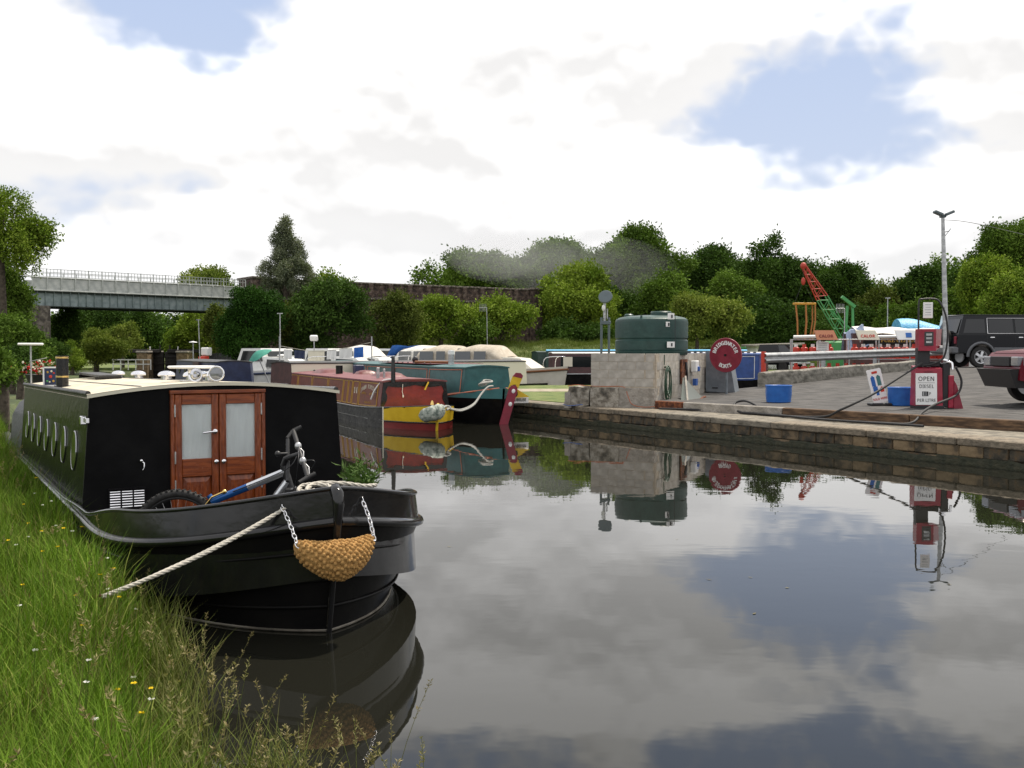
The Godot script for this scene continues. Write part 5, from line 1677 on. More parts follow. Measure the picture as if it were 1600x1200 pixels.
func cruisers() -> void:
	var k = 2.0
	var c = cruiser("cream cruiser with a tan canvas hood and teak stripe, nearest the grass spit", sv(792, 46.0), 1.0, 5.6, "cream", M.gel_cream, M.teak, M.canvas)
	var b = MB.new(); b.torus(Vector3(0.0, 1.3, -0.32), Basis(), 0.16, 0.03, 18, 6); part("lifebelt", b, M.hull_black, c)
	cruiser("white cruiser with a tan canvas hood behind the rudder boat's chimney", sv(728, 49.0), 0.95, 5.4, "hood", M.gel_white, M.navy, M.canvas)
	var c2 = cruiser("white cruiser with a bright blue sheet over its hood front", sv(690, 52.0), 0.9, 5.4, "hood", M.gel_white, M.blue_boat, M.tarp_white)
	b = MB.new()
	var rows = []
	for i in 7:
		var ring = PackedVector3Array()
		for j in 7:
			var u = j / 6.0; var v = i / 6.0
			ring.append(Vector3(lerpf(-1.1, 1.1, u), lerpf(0.9, 2.0, v) + 0.03 * sin(u * 9.0), -3.25 + 0.95 * v + 0.05 * sin(u * 11.0 + v * 3.0)))
		rows.append(ring)
	b.grid(rows, false, true, true); part("blue_sheet", b, M.canvas_blue, c2)
	cruiser("white cruiser with a row of dark windows left of the blue sheet", sv(642, 54.0), 1.2, 5.6, "cabin", M.gel_white, M.navy, M.gel_white)
	cruiser("small white cruiser with a clear rounded canopy beside dark posts", sv(585, 51.0), 0.9, 4.6, "hood", M.gel_white, M.hull_black, M.tarp_white)
	cruiser("low white cruiser under the washing line and blue sheets", sv(540, 49.0), 1.2, 5.0, "cabin", M.gel_white, M.blue_boat, M.gel_white)
	cruiser("grey windowed cruiser left of the washing line pole", sv(440, 46.0), 1.0, 5.0, "cabin", M.gel_white, M.navy, M.gel_white)
	cruiser("white cruiser with a blue tinted windscreen at the rear of the row", sv(668, 60.0), 1.0, 5.6, "cabin", M.gel_white, M.navy, M.canvas_blue)
	cruiser("far white cruiser half hidden by the green umbrella", sv(462, 56.0), 1.4, 6.0, "cabin", M.gel_white, M.teak, M.gel_white)
	# washing line with laundry
	var wl = thing("washing_line", "line of blue and white laundry strung between the cruisers", "laundry", sv(485, 45.0))
	b = MB.new(); b.bar(Vector3(-1.3, 0.3, 0), Vector3(-1.3, 2.35, 0), 0.03); part("post", b, M.galv, wl)
	b = MB.new(); b.bar(Vector3(2.6, 0.3, 0), Vector3(2.6, 2.35, 0), 0.03); part("post", b, M.galv, wl)
	b = MB.new(); b.tube(smooth_path([Vector3(-1.3, 1.95, 0), Vector3(0.5, 1.72, 0), Vector3(2.6, 2.1, 0)], 8), 0.01, 5); part("line", b, M.rope, wl)
	for e in [[-0.95, 0.35, 0.5, M.white], [-0.45, 0.45, 0.45, M.navy], [0.25, 0.7, 0.55, M.cream], [0.9, 0.4, 0.5, M.white], [1.5, 0.55, 0.5, M.white], [2.05, 0.4, 0.55, M.canvas_blue]]:
		b = MB.new()
		rows = []
		for i in 6:
			var ring = PackedVector3Array()
			for j in 9:
				var u = j / 8.0 - 0.5
				var x = e[0] + u * e[1]
				ring.append(Vector3(x, 1.85 - 0.1 * cos(x) - e[2] * i / 5.0 * 0.8, 0.05 * sin(u * 14.0 + i * 0.4) * i / 5.0))
			rows.append(ring)
		b.grid(rows, false, true, true)
		part("garment", b, e[3], wl)
	var bs = thing("hung_sheet", "dark blue sheet hung up between posts behind the low cruiser", "sheet", sv(540, 51.0))
	b = MB.new()
	rows = []
	for i in 6:
		var ring = PackedVector3Array()
		for j in 13:
			var u = j / 12.0 - 0.5
			ring.append(Vector3(u * 0.85, 1.75 - 0.65 * i / 5.0, 0.04 * sin(u * 30.0)))
		rows.append(ring)
	b.grid(rows, false, true, true); part("cloth", b, M.canvas_blue, bs)
	for x in [-0.45, 0.45]:
		b = MB.new(); b.bar(Vector3(x, 0.2, 0), Vector3(x, 1.8, 0), 0.025); part("post", b, M.galv, bs)
	# parasol
	var um = thing("parasol", "green parasol tilted over the boats behind the cream cabin", "parasol", sv(410, 40.0, 0.9), 0.4)
	b = MB.new()
	rows = []
	var tilt = Transform3D(Basis().rotated(Vector3.BACK, 0.55), Vector3(-0.1, 0.62, 0))
	for i in 7:
		var ring = PackedVector3Array()
		for j in 16:
			var a = -TAU * j / 16.0
			var rr = 0.52 * i / 6.0
			ring.append(tilt * Vector3(cos(a) * rr, 0.24 * (1.0 - pow(i / 6.0, 1.7)) - 0.02 * (j % 2) * i / 6.0, sin(a) * rr))
		rows.append(ring)
	b.grid(rows, true, true, true); part("canopy", b, M.parasol_green, um)
	b = MB.new(); b.bar(Vector3(0.25, -0.4, 0), tilt * Vector3(0, 0.28, 0), 0.02); part("pole", b, M.galv, um)
# ------------------------------------------------------------------ things on the quay and in the yard
func stand(b: float, d: float) -> Vector3:
	var p = sv(b, d)
	p.y = yard_at(p.x, p.z)
	return p

func make_tank_wall() -> void:
	var t = thing("block_wall", "grey concrete block enclosure under the green oil tank", "wall", Vector3(3.36, 0, -24.8), -0.401)
	var b = MB.new()
	b.box(Vector3(-0.8, 1.14, -0.055), Vector3(1.56, 1.03, 0.1)); b.box(Vector3(-0.055, 1.0, -2.7), Vector3(0.1, 1.32, 5.36)); b.box(Vector3(-1.55, 1.0, -2.7), Vector3(0.1, 1.3, 5.3)); b.box(Vector3(-0.8, 1.0, -5.3), Vector3(1.56, 1.3, 0.1))
	part("mortar_core", b, M.mortar, t)
	b = MB.new(); b.box(Vector3(-0.8, 1.6, -2.7), Vector3(1.4, 0.08, 5.2)); part("tank_slab", b, M.old_concrete, t)
	var r = RandomNumberGenerator.new(); r.seed = 9
	var shapes = {}
	for l in [0.43, 0.21]:
		b = MB.new(); b.box(Vector3.ZERO, Vector3(l, 0.189, 0.1), 0.0025); shapes[l] = b.mesh()
	var mats = [M.block_a, M.block_a, M.block_b, M.block_c]
	for course in 6:
		var y = 1.585 - 0.196 * course
		# front face
		if course < 4:
			var x = -1.6 + (0.0 if course % 2 == 0 else -0.22)
			while x < -0.02:
				var x0 = maxf(x, -1.6); var x1 = minf(x + 0.44, 0.0)
				if x1 - x0 > 0.1:
					var l = 0.43 if x1 - x0 > 0.4 else 0.21
					put("block", shapes[l], mats[r.randi() % 4], t, Transform3D(Basis(), Vector3((x0 + x1) * 0.5, y, -0.05 + r.randf_range(-0.003, 0.003))))
				x += 0.44
		# long face
		var z = -0.1 - (0.22 if course % 2 == 0 else 0.0)
		while z > -5.4:
			put("block", shapes[0.43], mats[r.randi() % 4], t, Transform3D(Basis().rotated(Vector3.UP, PI / 2), Vector3(-0.05 + r.randf_range(-0.003, 0.003), y, z - 0.22)))
			z -= 0.44
	# rough footing, broken at its far end
	for e in [[-0.42, 0.86, 0.64, M.kerb_concrete, 0.0], [-1.2, 0.7, 0.64, M.old_concrete, 0.02]]:
		b = MB.new()
		rough_box(b, Vector3(e[0], e[2], 0.02 + e[4]), Vector3(e[1], 0.46, 0.3), 0.022, 11 + int(e[0] * 10))
		part("footing", b, e[3], t)
	b = MB.new(); rough_box(b, Vector3(-1.85, 0.66, 0.0), Vector3(0.52, 0.46, 0.34), 0.05, 4); part("broken_footing", b, M.old_concrete, t)
	b = MB.new(); rough_box(b, Vector3(-2.12, 0.56, 0.06), Vector3(0.14, 0.36, 0.3), 0.05, 6); part("broken_footing", b, M.kerb_concrete, t)
	b = MB.new(); rough_box(b, Vector3(-0.1, 0.5, -0.2), Vector3(0.2, 0.2, 0.5), 0.01, 2); part("footing", b, M.kerb_concrete, t)
	for e in [[[Vector3(-2.15, 0.9, 0.1), Vector3(-1.9, 0.93, 0.12), Vector3(-1.7, 0.91, 0.08), Vector3(-1.2, 0.9, 0.1), Vector3(-0.75, 0.895, 0.12), Vector3(-0.62, 0.7, 0.2), Vector3(-0.5, 0.5, 0.25), Vector3(-0.2, 0.44, 0.3), Vector3(0.1, 0.46, 0.1)], M.cable_orange], [[Vector3(-2.2, 0.47, 0.3), Vector3(-2.0, 0.44, 0.4), Vector3(-1.8, 0.46, 0.35), Vector3(-1.7, 0.47, 0.3)], M.cable_blue]]:
		b = MB.new(); b.tube(smooth_path(e[0], 6), 0.008, 5); part("loose_cable", b, e[1], t)
	# tank
	var k = Transform3D(Basis().rotated(Vector3.UP, -0.401), Vector3(3.36, 0, -24.8)) * Vector3(-0.82, 1.64, -2.55)
	var tk = thing("oil_tank", "dark green plastic oil tank on the block enclosure", "tank", k, -0.3)
	b = MB.new()
	b.xf = Transform3D(Basis.from_scale(Vector3(1.06, 1, 0.8)), Vector3.ZERO)
	b.lathe([Vector2(0.0, 0.0), Vector2(0.86, 0.0), Vector2(0.885, 0.05), Vector2(0.885, 0.1), Vector2(0.872, 0.115), Vector2(0.885, 0.13), Vector2(0.885, 0.36), Vector2(0.865, 0.385), Vector2(0.865, 0.41), Vector2(0.885, 0.435), Vector2(0.888, 0.84), Vector2(0.87, 0.91), Vector2(0.8, 0.955), Vector2(0.6, 1.0), Vector2(0.3, 1.02), Vector2(0, 1.025)], 48)
	part("body", b, M.tank_green, tk)
	b = MB.new(); b.lathe([Vector2(0.27, 0.97), Vector2(0.27, 1.09), Vector2(0.24, 1.12), Vector2(0, 1.13)], 26); put("lid", b.mesh(), M.tank_green, tk, Transform3D(Basis(), Vector3(0.25, 0, 0.0)))
	b = MB.new(); b.lathe([Vector2(0.12, 0.94), Vector2(0.12, 1.03), Vector2(0.08, 1.06), Vector2(0, 1.06)], 18); put("filler_cap", b.mesh(), M.tank_green, tk, Transform3D(Basis(), Vector3(-0.58, 0, 0.05)))
	b = MB.new(); b.bar(Vector3(-0.15, 0.9, 0.62), Vector3(-0.15, 1.0, 0.62), 0.03); part("lifting_lug", b, M.tank_green, tk)
	for e in [[0.6, 0.97, 0.17, 0.15], [0.52, 0.77, 0.1, 0.12], [0.6, 0.26, 0.2, 0.15]]:
		b = MB.new(); b.box(Vector3(e[0], e[1], 0.62), Vector3(e[2], e[3], 0.015), 0.003, Basis().rotated(Vector3.UP, 0.45)); var nt = part("notice", b, M.sign_white, tk)
		b = MB.new(); b.box(Vector3(e[0] + 0.025, e[1], 0.628), Vector3(0.035, 0.08, 0.012), 0.0, Basis().rotated(Vector3.UP, 0.45)); part("symbol", b, M.ink, nt)
	b = MB.new(); b.bar(Vector3(0.7, 0.2, 0.58), Vector3(0.7, 1.0, 0.58), 0.008); part("sight_gauge", b, M.black_plastic, tk)
	# hose coil, socket board and boxes on the long face
	var P = func(x, y, z): return Transform3D(Basis().rotated(Vector3.UP, -0.401), Vector3(3.36, 0, -24.8)) * Vector3(x, y, z)
	var hs = thing("hose_coil", "green garden hose coiled on the block wall corner", "hose", P.call(0.03, 1.35, -0.75), -0.401)
	for i in 6:
		b = MB.new(); b.torus(Vector3(0.05 + 0.014 * (i % 3), -0.28 - 0.035 * i, 0.05 * sin(i * 2.0)), Basis(Vector3(0, 0, -1), Vector3(0, 1, 0), Vector3(1, 0, 0.06 * (i - 3))).orthonormalized(), 0.2 + 0.012 * i, 0.013, 30, 6, 1.55)
		part("loop", b, M.hose_green, hs)
	b = MB.new(); b.bar(Vector3(0, 0.06, 0.1), Vector3(0, 0.3, 0.1), 0.012); b.bar(Vector3(-0.05, 0.0, 0), Vector3(0.09, 0.02, 0), 0.02); part("bracket", b, M.hose_green, hs)
	var sb = thing("socket_board", "brown board with an electric lead on the long block wall", "board", P.call(0.02, 0.95, -2.55), -0.401)
	b = MB.new(); b.box(Vector3(0.02, 0.27, 0), Vector3(0.04, 0.62, 0.62), 0.004); part("panel", b, M.rust, sb)
	b = MB.new(); b.tube(smooth_path([Vector3(0.06, 0.5, -0.05), Vector3(0.09, 0.3, 0.0), Vector3(0.08, 0.1, -0.05), Vector3(0.1, -0.1, 0.05), Vector3(0.14, -0.34, 0.1)], 5), 0.035, 6); part("lead", b, M.black_plastic, sb)
	var sk = thing("meter_box", "white electric socket box beside the brown board", "box", P.call(0.02, 1.22, -3.5), -0.401)
	b = MB.new(); b.box(Vector3(0.08, 0.12, 0), Vector3(0.15, 0.3, 0.34), 0.02); part("case", b, M.white, sk)
	b = MB.new(); b.box(Vector3(0.17, 0.05, -0.05), Vector3(0.05, 0.12, 0.14), 0.01); part("socket", b, M.cable_blue, sk)
	b = MB.new(); b.box(Vector3(0.08, -0.3, -0.05), Vector3(0.1, 0.18, 0.2), 0.01); part("plug", b, M.cable_blue, sk)
	# leaning frame with pale glass
	var lf = thing("leaning_panel", "pale glazed panel leaning on boards against the block wall", "panel", P.call(0.5, 0.58, -1.35), -0.401)
	b = MB.new(); b.hexa([Vector3(0.12, -0.12, 0.95), Vector3(0.17, -0.12, 0.95), Vector3(0.17, 0.0, -0.55), Vector3(0.12, 0.0, -0.55), Vector3(-0.02, -0.04, 0.9), Vector3(0.03, -0.04, 0.9), Vector3(-0.28, 0.5, -0.55), Vector3(-0.33, 0.5, -0.55)]); part("sheet", b, M.pale_glass, lf)
	b = MB.new(); b.beam(Vector3(0.18, -0.1, 1.0), Vector3(-0.26, 0.53, -0.55), 0.04, 0.03); part("frame_edge", b, M.kerb_concrete, lf)
	b = MB.new(); b.beam(Vector3(0.24, -0.12, 0.95), Vector3(0.2, 0.02, -0.7), 0.06, 0.05); part("board", b, M.rust, lf)
	# tall grey cabinet and reel sign
	var c = thing("grey_cabinet", "grey steel cabinet at the end of the block wall", "cabinet", stand(1124, 29.6), -0.401)
	b = MB.new(); b.hexa([Vector3(-0.28, 0, 0.3), Vector3(0.5, 0, 0.3), Vector3(0.5, 0, -0.3), Vector3(-0.28, 0, -0.3), Vector3(-0.28, 1.14, 0.3), Vector3(0.3, 1.14, 0.3), Vector3(0.3, 1.14, -0.3), Vector3(-0.28, 1.14, -0.3)]); part("case", b, M.cabinet_grey, c)
	b = MB.new(); b.box(Vector3(-0.16, 0.56, 0.306), Vector3(0.3, 1.08, 0.012), 0.004); part("door", b, M.cabinet_grey, c)
	for y in [0.12, 0.95]:
		b = MB.new(); b.box(Vector3(-0.05, y, 0.318), Vector3(0.16, 0.03, 0.01)); part("louvre", b, M.hull_black, c)
	var sg = thing("reel_sign", "round red BRIDGEWATER BOATS sign by the grey cabinet", "sign", sv(1134, 28.6, lev(555, 28.6)), -0.62)
	b = MB.new(); b.xf = Transform3D(Basis().rotated(Vector3.RIGHT, PI / 2), Vector3.ZERO)
	b.lathe([Vector2(0, -0.03), Vector2(0.455, -0.03), Vector2(0.46, -0.02), Vector2(0.46, 0.02), Vector2(0.45, 0.03), Vector2(0, 0.03)], 48); part("disc", b, M.sign_red, sg)
	b = MB.new(); b.torus(Vector3(0, 0, 0.024), Basis(), 0.448, 0.016, 48, 6); part("rim", b, M.sign_red, sg)
	b = MB.new(); b.xf = Transform3D(Basis().rotated(Vector3.RIGHT, PI / 2), Vector3(0, 0, 0.03)); b.lathe([Vector2(0.035, 0), Vector2(0.03, 0.03), Vector2(0, 0.035)], 14); part("hub_bolt", b, M.hull_black, sg)
	b = MB.new(); b.bar(Vector3(0, -0.2, -0.04), Vector3(0, -1.1, -0.06), 0.04, 8); b.bar(Vector3(0, 0, -0.06), Vector3(0, -0.3, -0.06), 0.04, 8); part("post", b, M.cabinet_grey, sg)
	var w1 = "BRIDGEWATER"
	for i in w1.length():
		var a = lerpf(2.85, 0.29, i / 10.0)
		text(w1[i], 0.13, M.sign_white, sg, Vector3(cos(a) * 0.325, sin(a) * 0.325, 0.036), Basis().rotated(Vector3.BACK, a - PI / 2), true, false, 1.0)
	var w2 = "BOATS"
	for i in w2.length():
		var a = lerpf(-2.05, -1.09, i / 4.0)
		text(w2[i], 0.13, M.sign_white, sg, Vector3(cos(a) * 0.3, sin(a) * 0.3, 0.036), Basis().rotated(Vector3.BACK, a + PI / 2), true, false, 1.0)
	# floodlight on twin poles behind the wall
	var fl = thing("floodlight_mast", "twin pole mast with a grey floodlight left of the oil tank", "mast", sv(946, 30.5, 0.35), 0.1)
	for x in [-0.12, 0.1]:
		b = MB.new(); b.bar(Vector3(x, 0, 0), Vector3(x, 2.35, 0), 0.035, 8); part("pole", b, M.mast_grey, fl)
	b = MB.new(); b.box(Vector3(0, 2.2, 0), Vector3(0.3, 0.1, 0.1), 0.01); b.bar(Vector3(-0.12, 1.0, 0), Vector3(0.1, 1.0, 0), 0.02); part("cross_arm", b, M.mast_grey, fl)
	b = MB.new(); b.bar(Vector3(-0.03, 2.2, 0), Vector3(-0.03, 2.75, 0), 0.04, 8); b.bar(Vector3(0.05, 2.3, 0), Vector3(0.05, 2.6, 0), 0.02, 6); part("riser", b, M.galv, fl)
	b = MB.new(); b.xf = Transform3D(Basis().rotated(Vector3.RIGHT, 1.1).rotated(Vector3.UP, -0.4), Vector3(0, 2.93, 0)); b.lathe([Vector2(0.0, -0.16), Vector2(0.1, -0.13), Vector2(0.2, 0.0), Vector2(0.2, 0.05), Vector2(0.17, 0.06), Vector2(0, 0.04)], 22); part("lamp_bowl", b, M.mast_grey, fl)
	b = MB.new(); b.ball(Vector3(-0.07, 2.62, 0.05), Vector3(0.05, 0.09, 0.05)); part("sensor", b, M.white, fl)

func rough_box(b: MB, at: Vector3, size: Vector3, amp: float, key: int) -> void:
	var f = FastNoiseLite.new(); f.seed = key; f.frequency = 2.2; f.fractal_octaves = 3
	var n = 7
	for ax in 3:
		for s in [-1.0, 1.0]:
			var rows = []
			for i in n:
				var ring = PackedVector3Array()
				for j in n:
					var p = Vector3.ZERO
					p[ax] = s * 0.5; p[(ax + 1) % 3] = i / (n - 1.0) - 0.5; p[(ax + 2) % 3] = j / (n - 1.0) - 0.5
					p = p * size
					var w = at + p
					p += Vector3(f.get_noise_3dv(w), f.get_noise_3dv(w + Vector3(7, 0, 0)), f.get_noise_3dv(w + Vector3(0, 7, 0))) * amp
					ring.append(at + p)
				rows.append(ring)
			b.grid(rows, false, false, s > 0)

func make_pump() -> void:
	var at = stand(1448, 21.6)
	var t = thing("fuel_pump", "red diesel pump with a white OPEN DIESEL board on the quay", "fuel pump", at, -0.12)
	t.scale = Vector3(0.9, 0.94, 0.92)
	var b = MB.new(); b.box(Vector3(0.02, 0.03, 0.0), Vector3(0.62, 0.07, 0.5), 0.01); part("plinth", b, M.ink, t)
	b = MB.new(); b.hexa([Vector3(-0.3, 0.06, 0.22), Vector3(0.3, 0.06, 0.22), Vector3(0.3, 0.06, -0.22), Vector3(-0.3, 0.06, -0.22), Vector3(-0.28, 0.86, 0.17), Vector3(0.29, 0.86, 0.17), Vector3(0.29, 0.92, -0.22), Vector3(-0.28, 0.92, -0.22)]); part("lower_case", b, M.pump_red, t)
	var bd = Node3D.new(); adopt(bd, "price_board", t); bd.position = Vector3(-0.06, 0.42, 0.222); bd.rotation.x = -0.06
	b = MB.new(); b.box(Vector3.ZERO, Vector3(0.46, 0.68, 0.012), 0.003); part("panel", b, M.sign_white, bd)
	text("OPEN", 0.12, M.ink, bd, Vector3(0, 0.22, 0.009), Basis(), false, false, 1.05)
	b = MB.new(); b.box(Vector3(0, 0.135, 0.008), Vector3(0.36, 0.006, 0.004)); part("rule", b, M.ink, bd)
	text("DIESEL", 0.095, M.ink, bd, Vector3(0, 0.06, 0.009))
	b = MB.new(); b.box(Vector3(-0.025, -0.1, 0.009), Vector3(0.13, 0.1, 0.006)); part("price_flap", b, M.ink, bd)
	b = MB.new(); b.box(Vector3(-0.06, -0.1, 0.0125), Vector3(0.02, 0.085, 0.003)); b.box(Vector3(-0.01, -0.1, 0.0125), Vector3(0.014, 0.085, 0.003)); part("price_digit", b, M.galv, bd)
	text("P", 0.08, M.ink, bd, Vector3(0.075, -0.1, 0.009))
	text("PER LITRE", 0.085, M.ink, bd, Vector3(0, -0.24, 0.009))
	b = MB.new(); b.box(Vector3(0, 0.78, 0.19), Vector3(0.2, 0.01, 0.012)); b.box(Vector3(0, 0.8, 0.186), Vector3(0.2, 0.008, 0.012)); part("lip", b, M.sign_red, t)
	text("LEY PUMPS", 0.035, M.sign_white, t, Vector3(-0.02, 0.895, 0.05), Basis().rotated(Vector3.RIGHT, -1.4))
	b = MB.new(); b.box(Vector3(-0.08, 1.1, -0.05), Vector3(0.27, 0.42, 0.22), 0.01); b.box(Vector3(0.1, 0.95, -0.1), Vector3(0.4, 0.12, 0.24), 0.02); part("neck", b, M.ink, t)
	# head with the meter window
	b = MB.new(); b.xf = Transform3D(Basis(), Vector3(0.05, 1.46, -0.03))
	b.hexa([Vector3(-0.26, -0.22, 0.16), Vector3(0.1, -0.22, 0.2), Vector3(0.3, -0.14, -0.16), Vector3(-0.26, -0.22, -0.16), Vector3(-0.26, 0.25, 0.16), Vector3(0.1, 0.25, 0.2), Vector3(0.32, 0.25, -0.16), Vector3(-0.26, 0.25, -0.16)]); part("meter_head", b, M.pump_red, t)
	b = MB.new(); b.box(Vector3(0.0, 1.5, 0.158), Vector3(0.19, 0.3, 0.02), 0.004, Basis().rotated(Vector3.UP, -0.11)); var mw = part("meter_window", b, M.glass_dark, t)
	for k in 3:
		b = MB.new(); b.box(Vector3(0.0, 1.59 - 0.08 * k, 0.17), Vector3(0.12, 0.045, 0.008), 0.0, Basis().rotated(Vector3.UP, -0.11)); part("counter", b, M.galv, mw)
	b = MB.new(); b.box(Vector3(0.3, 1.33, 0.0), Vector3(0.06, 0.05, 0.1), 0.005); part("push_button", b, M.white, t)
	b = MB.new(); b.tube(smooth_path([Vector3(-0.16, 1.68, -0.1), Vector3(-0.16, 2.28, -0.1), Vector3(-0.08, 2.36, -0.1), Vector3(0.2, 2.36, -0.1), Vector3(0.3, 2.28, -0.08), Vector3(0.36, 2.16, -0.05)], 5), 0.02, 8); part("hose_arch", b, M.black_plastic, t)
	b = MB.new(); b.box(Vector3(0.04, 2.12, -0.1), Vector3(0.21, 0.34, 0.012), 0.003); var no = part("notice", b, M.sign_white, t)
	for k in 5:
		b = MB.new(); b.box(Vector3(0.04, 2.24 - 0.055 * k, -0.092), Vector3(0.14 - 0.02 * (k % 2), 0.012, 0.004)); part("print_line", b, M.galv, no)
	b = MB.new(); b.tube(smooth_path([Vector3(0.36, 2.16, -0.05), Vector3(0.42, 1.9, 0.0), Vector3(0.43, 1.5, 0.05), Vector3(0.34, 1.1, 0.1), Vector3(0.1, 0.96, 0.16), Vector3(-0.15, 0.92, 0.2)], 6), 0.022, 8); part("delivery_hose", b, M.rubber, t)
	b = MB.new(); b.box(Vector3(0.4, 0.5, -0.04), Vector3(0.16, 0.95, 0.3), 0.012); part("hose_case", b, M.ink, t)
	b = MB.new(); b.box(Vector3(0.5, 0.36, 0.0), Vector3(0.12, 0.7, 0.28), 0.01); part("side_case", b, M.pump_red, t)
	b = MB.new(); b.prism(PackedVector2Array([Vector2(0.56, 0.0), Vector2(0.76, 0.0), Vector2(0.62, 0.5), Vector2(0.56, 0.6)]), 0.3); part("skid_wedge", b, M.sign_red, t)
	b = MB.new(); b.tube(smooth_path([Vector3(0.4, 1.0, 0.1), Vector3(0.5, 0.98, 0.14), Vector3(0.52, 0.84, 0.16)], 5), 0.028, 8); b.tube([Vector3(0.3, 1.05, 0.08), Vector3(0.42, 1.02, 0.1)], 0.035, 8); part("nozzle", b, M.chrome, t)
	# hoses trailing over the kerb and along the ledge
	var h = thing("fuel_hose", "long black fuel hoses trailing from the pump along the quay ledge", "hose")
	var T = Transform3D(Basis().rotated(Vector3.UP, -0.12), at)
	var L = 0.43
	for pts in [
		[T * Vector3(-0.15, 0.92, 0.22), sv(1400, 20.9, 1.18), sv(1368, 20.6, 0.93), sv(1340, 20.4, 0.76), sv(1312, 20.4, 0.6), sv(1290, 20.6, 0.47), sv(1240, 21.1, 0.44), sv(1190, 22.0, 0.44), sv(1160, 22.4, 0.44), sv(1148, 22.8, 0.52), sv(1150, 23.1, 0.62), sv(1165, 23.0, 0.66), sv(1182, 22.6, 0.58), sv(1196, 22.2, 0.45), sv(1260, 20.6, 0.44), sv(1330, 19.6, 0.44), sv(1400, 18.9, 0.44), sv(1444, 18.4, 0.44)],
		[T * Vector3(0.52, 0.84, 0.16), T * Vector3(0.64, 0.55, 0.15), T * Vector3(0.5, 0.28, 0.3), sv(1462, 20.3, 0.72), sv(1442, 19.4, 0.62), sv(1425, 18.9, 0.46), sv(1380, 19.2, 0.44), sv(1300, 20.0, 0.44), sv(1220, 21.4, 0.44), sv(1140, 22.8, 0.44), sv(1080, 23.6, 0.44), sv(1030, 24.0, 0.44)]]:
		b = MB.new(); b.tube(smooth_path(pts, 6), 0.024, 8); part("hose", b, M.rubber, h)

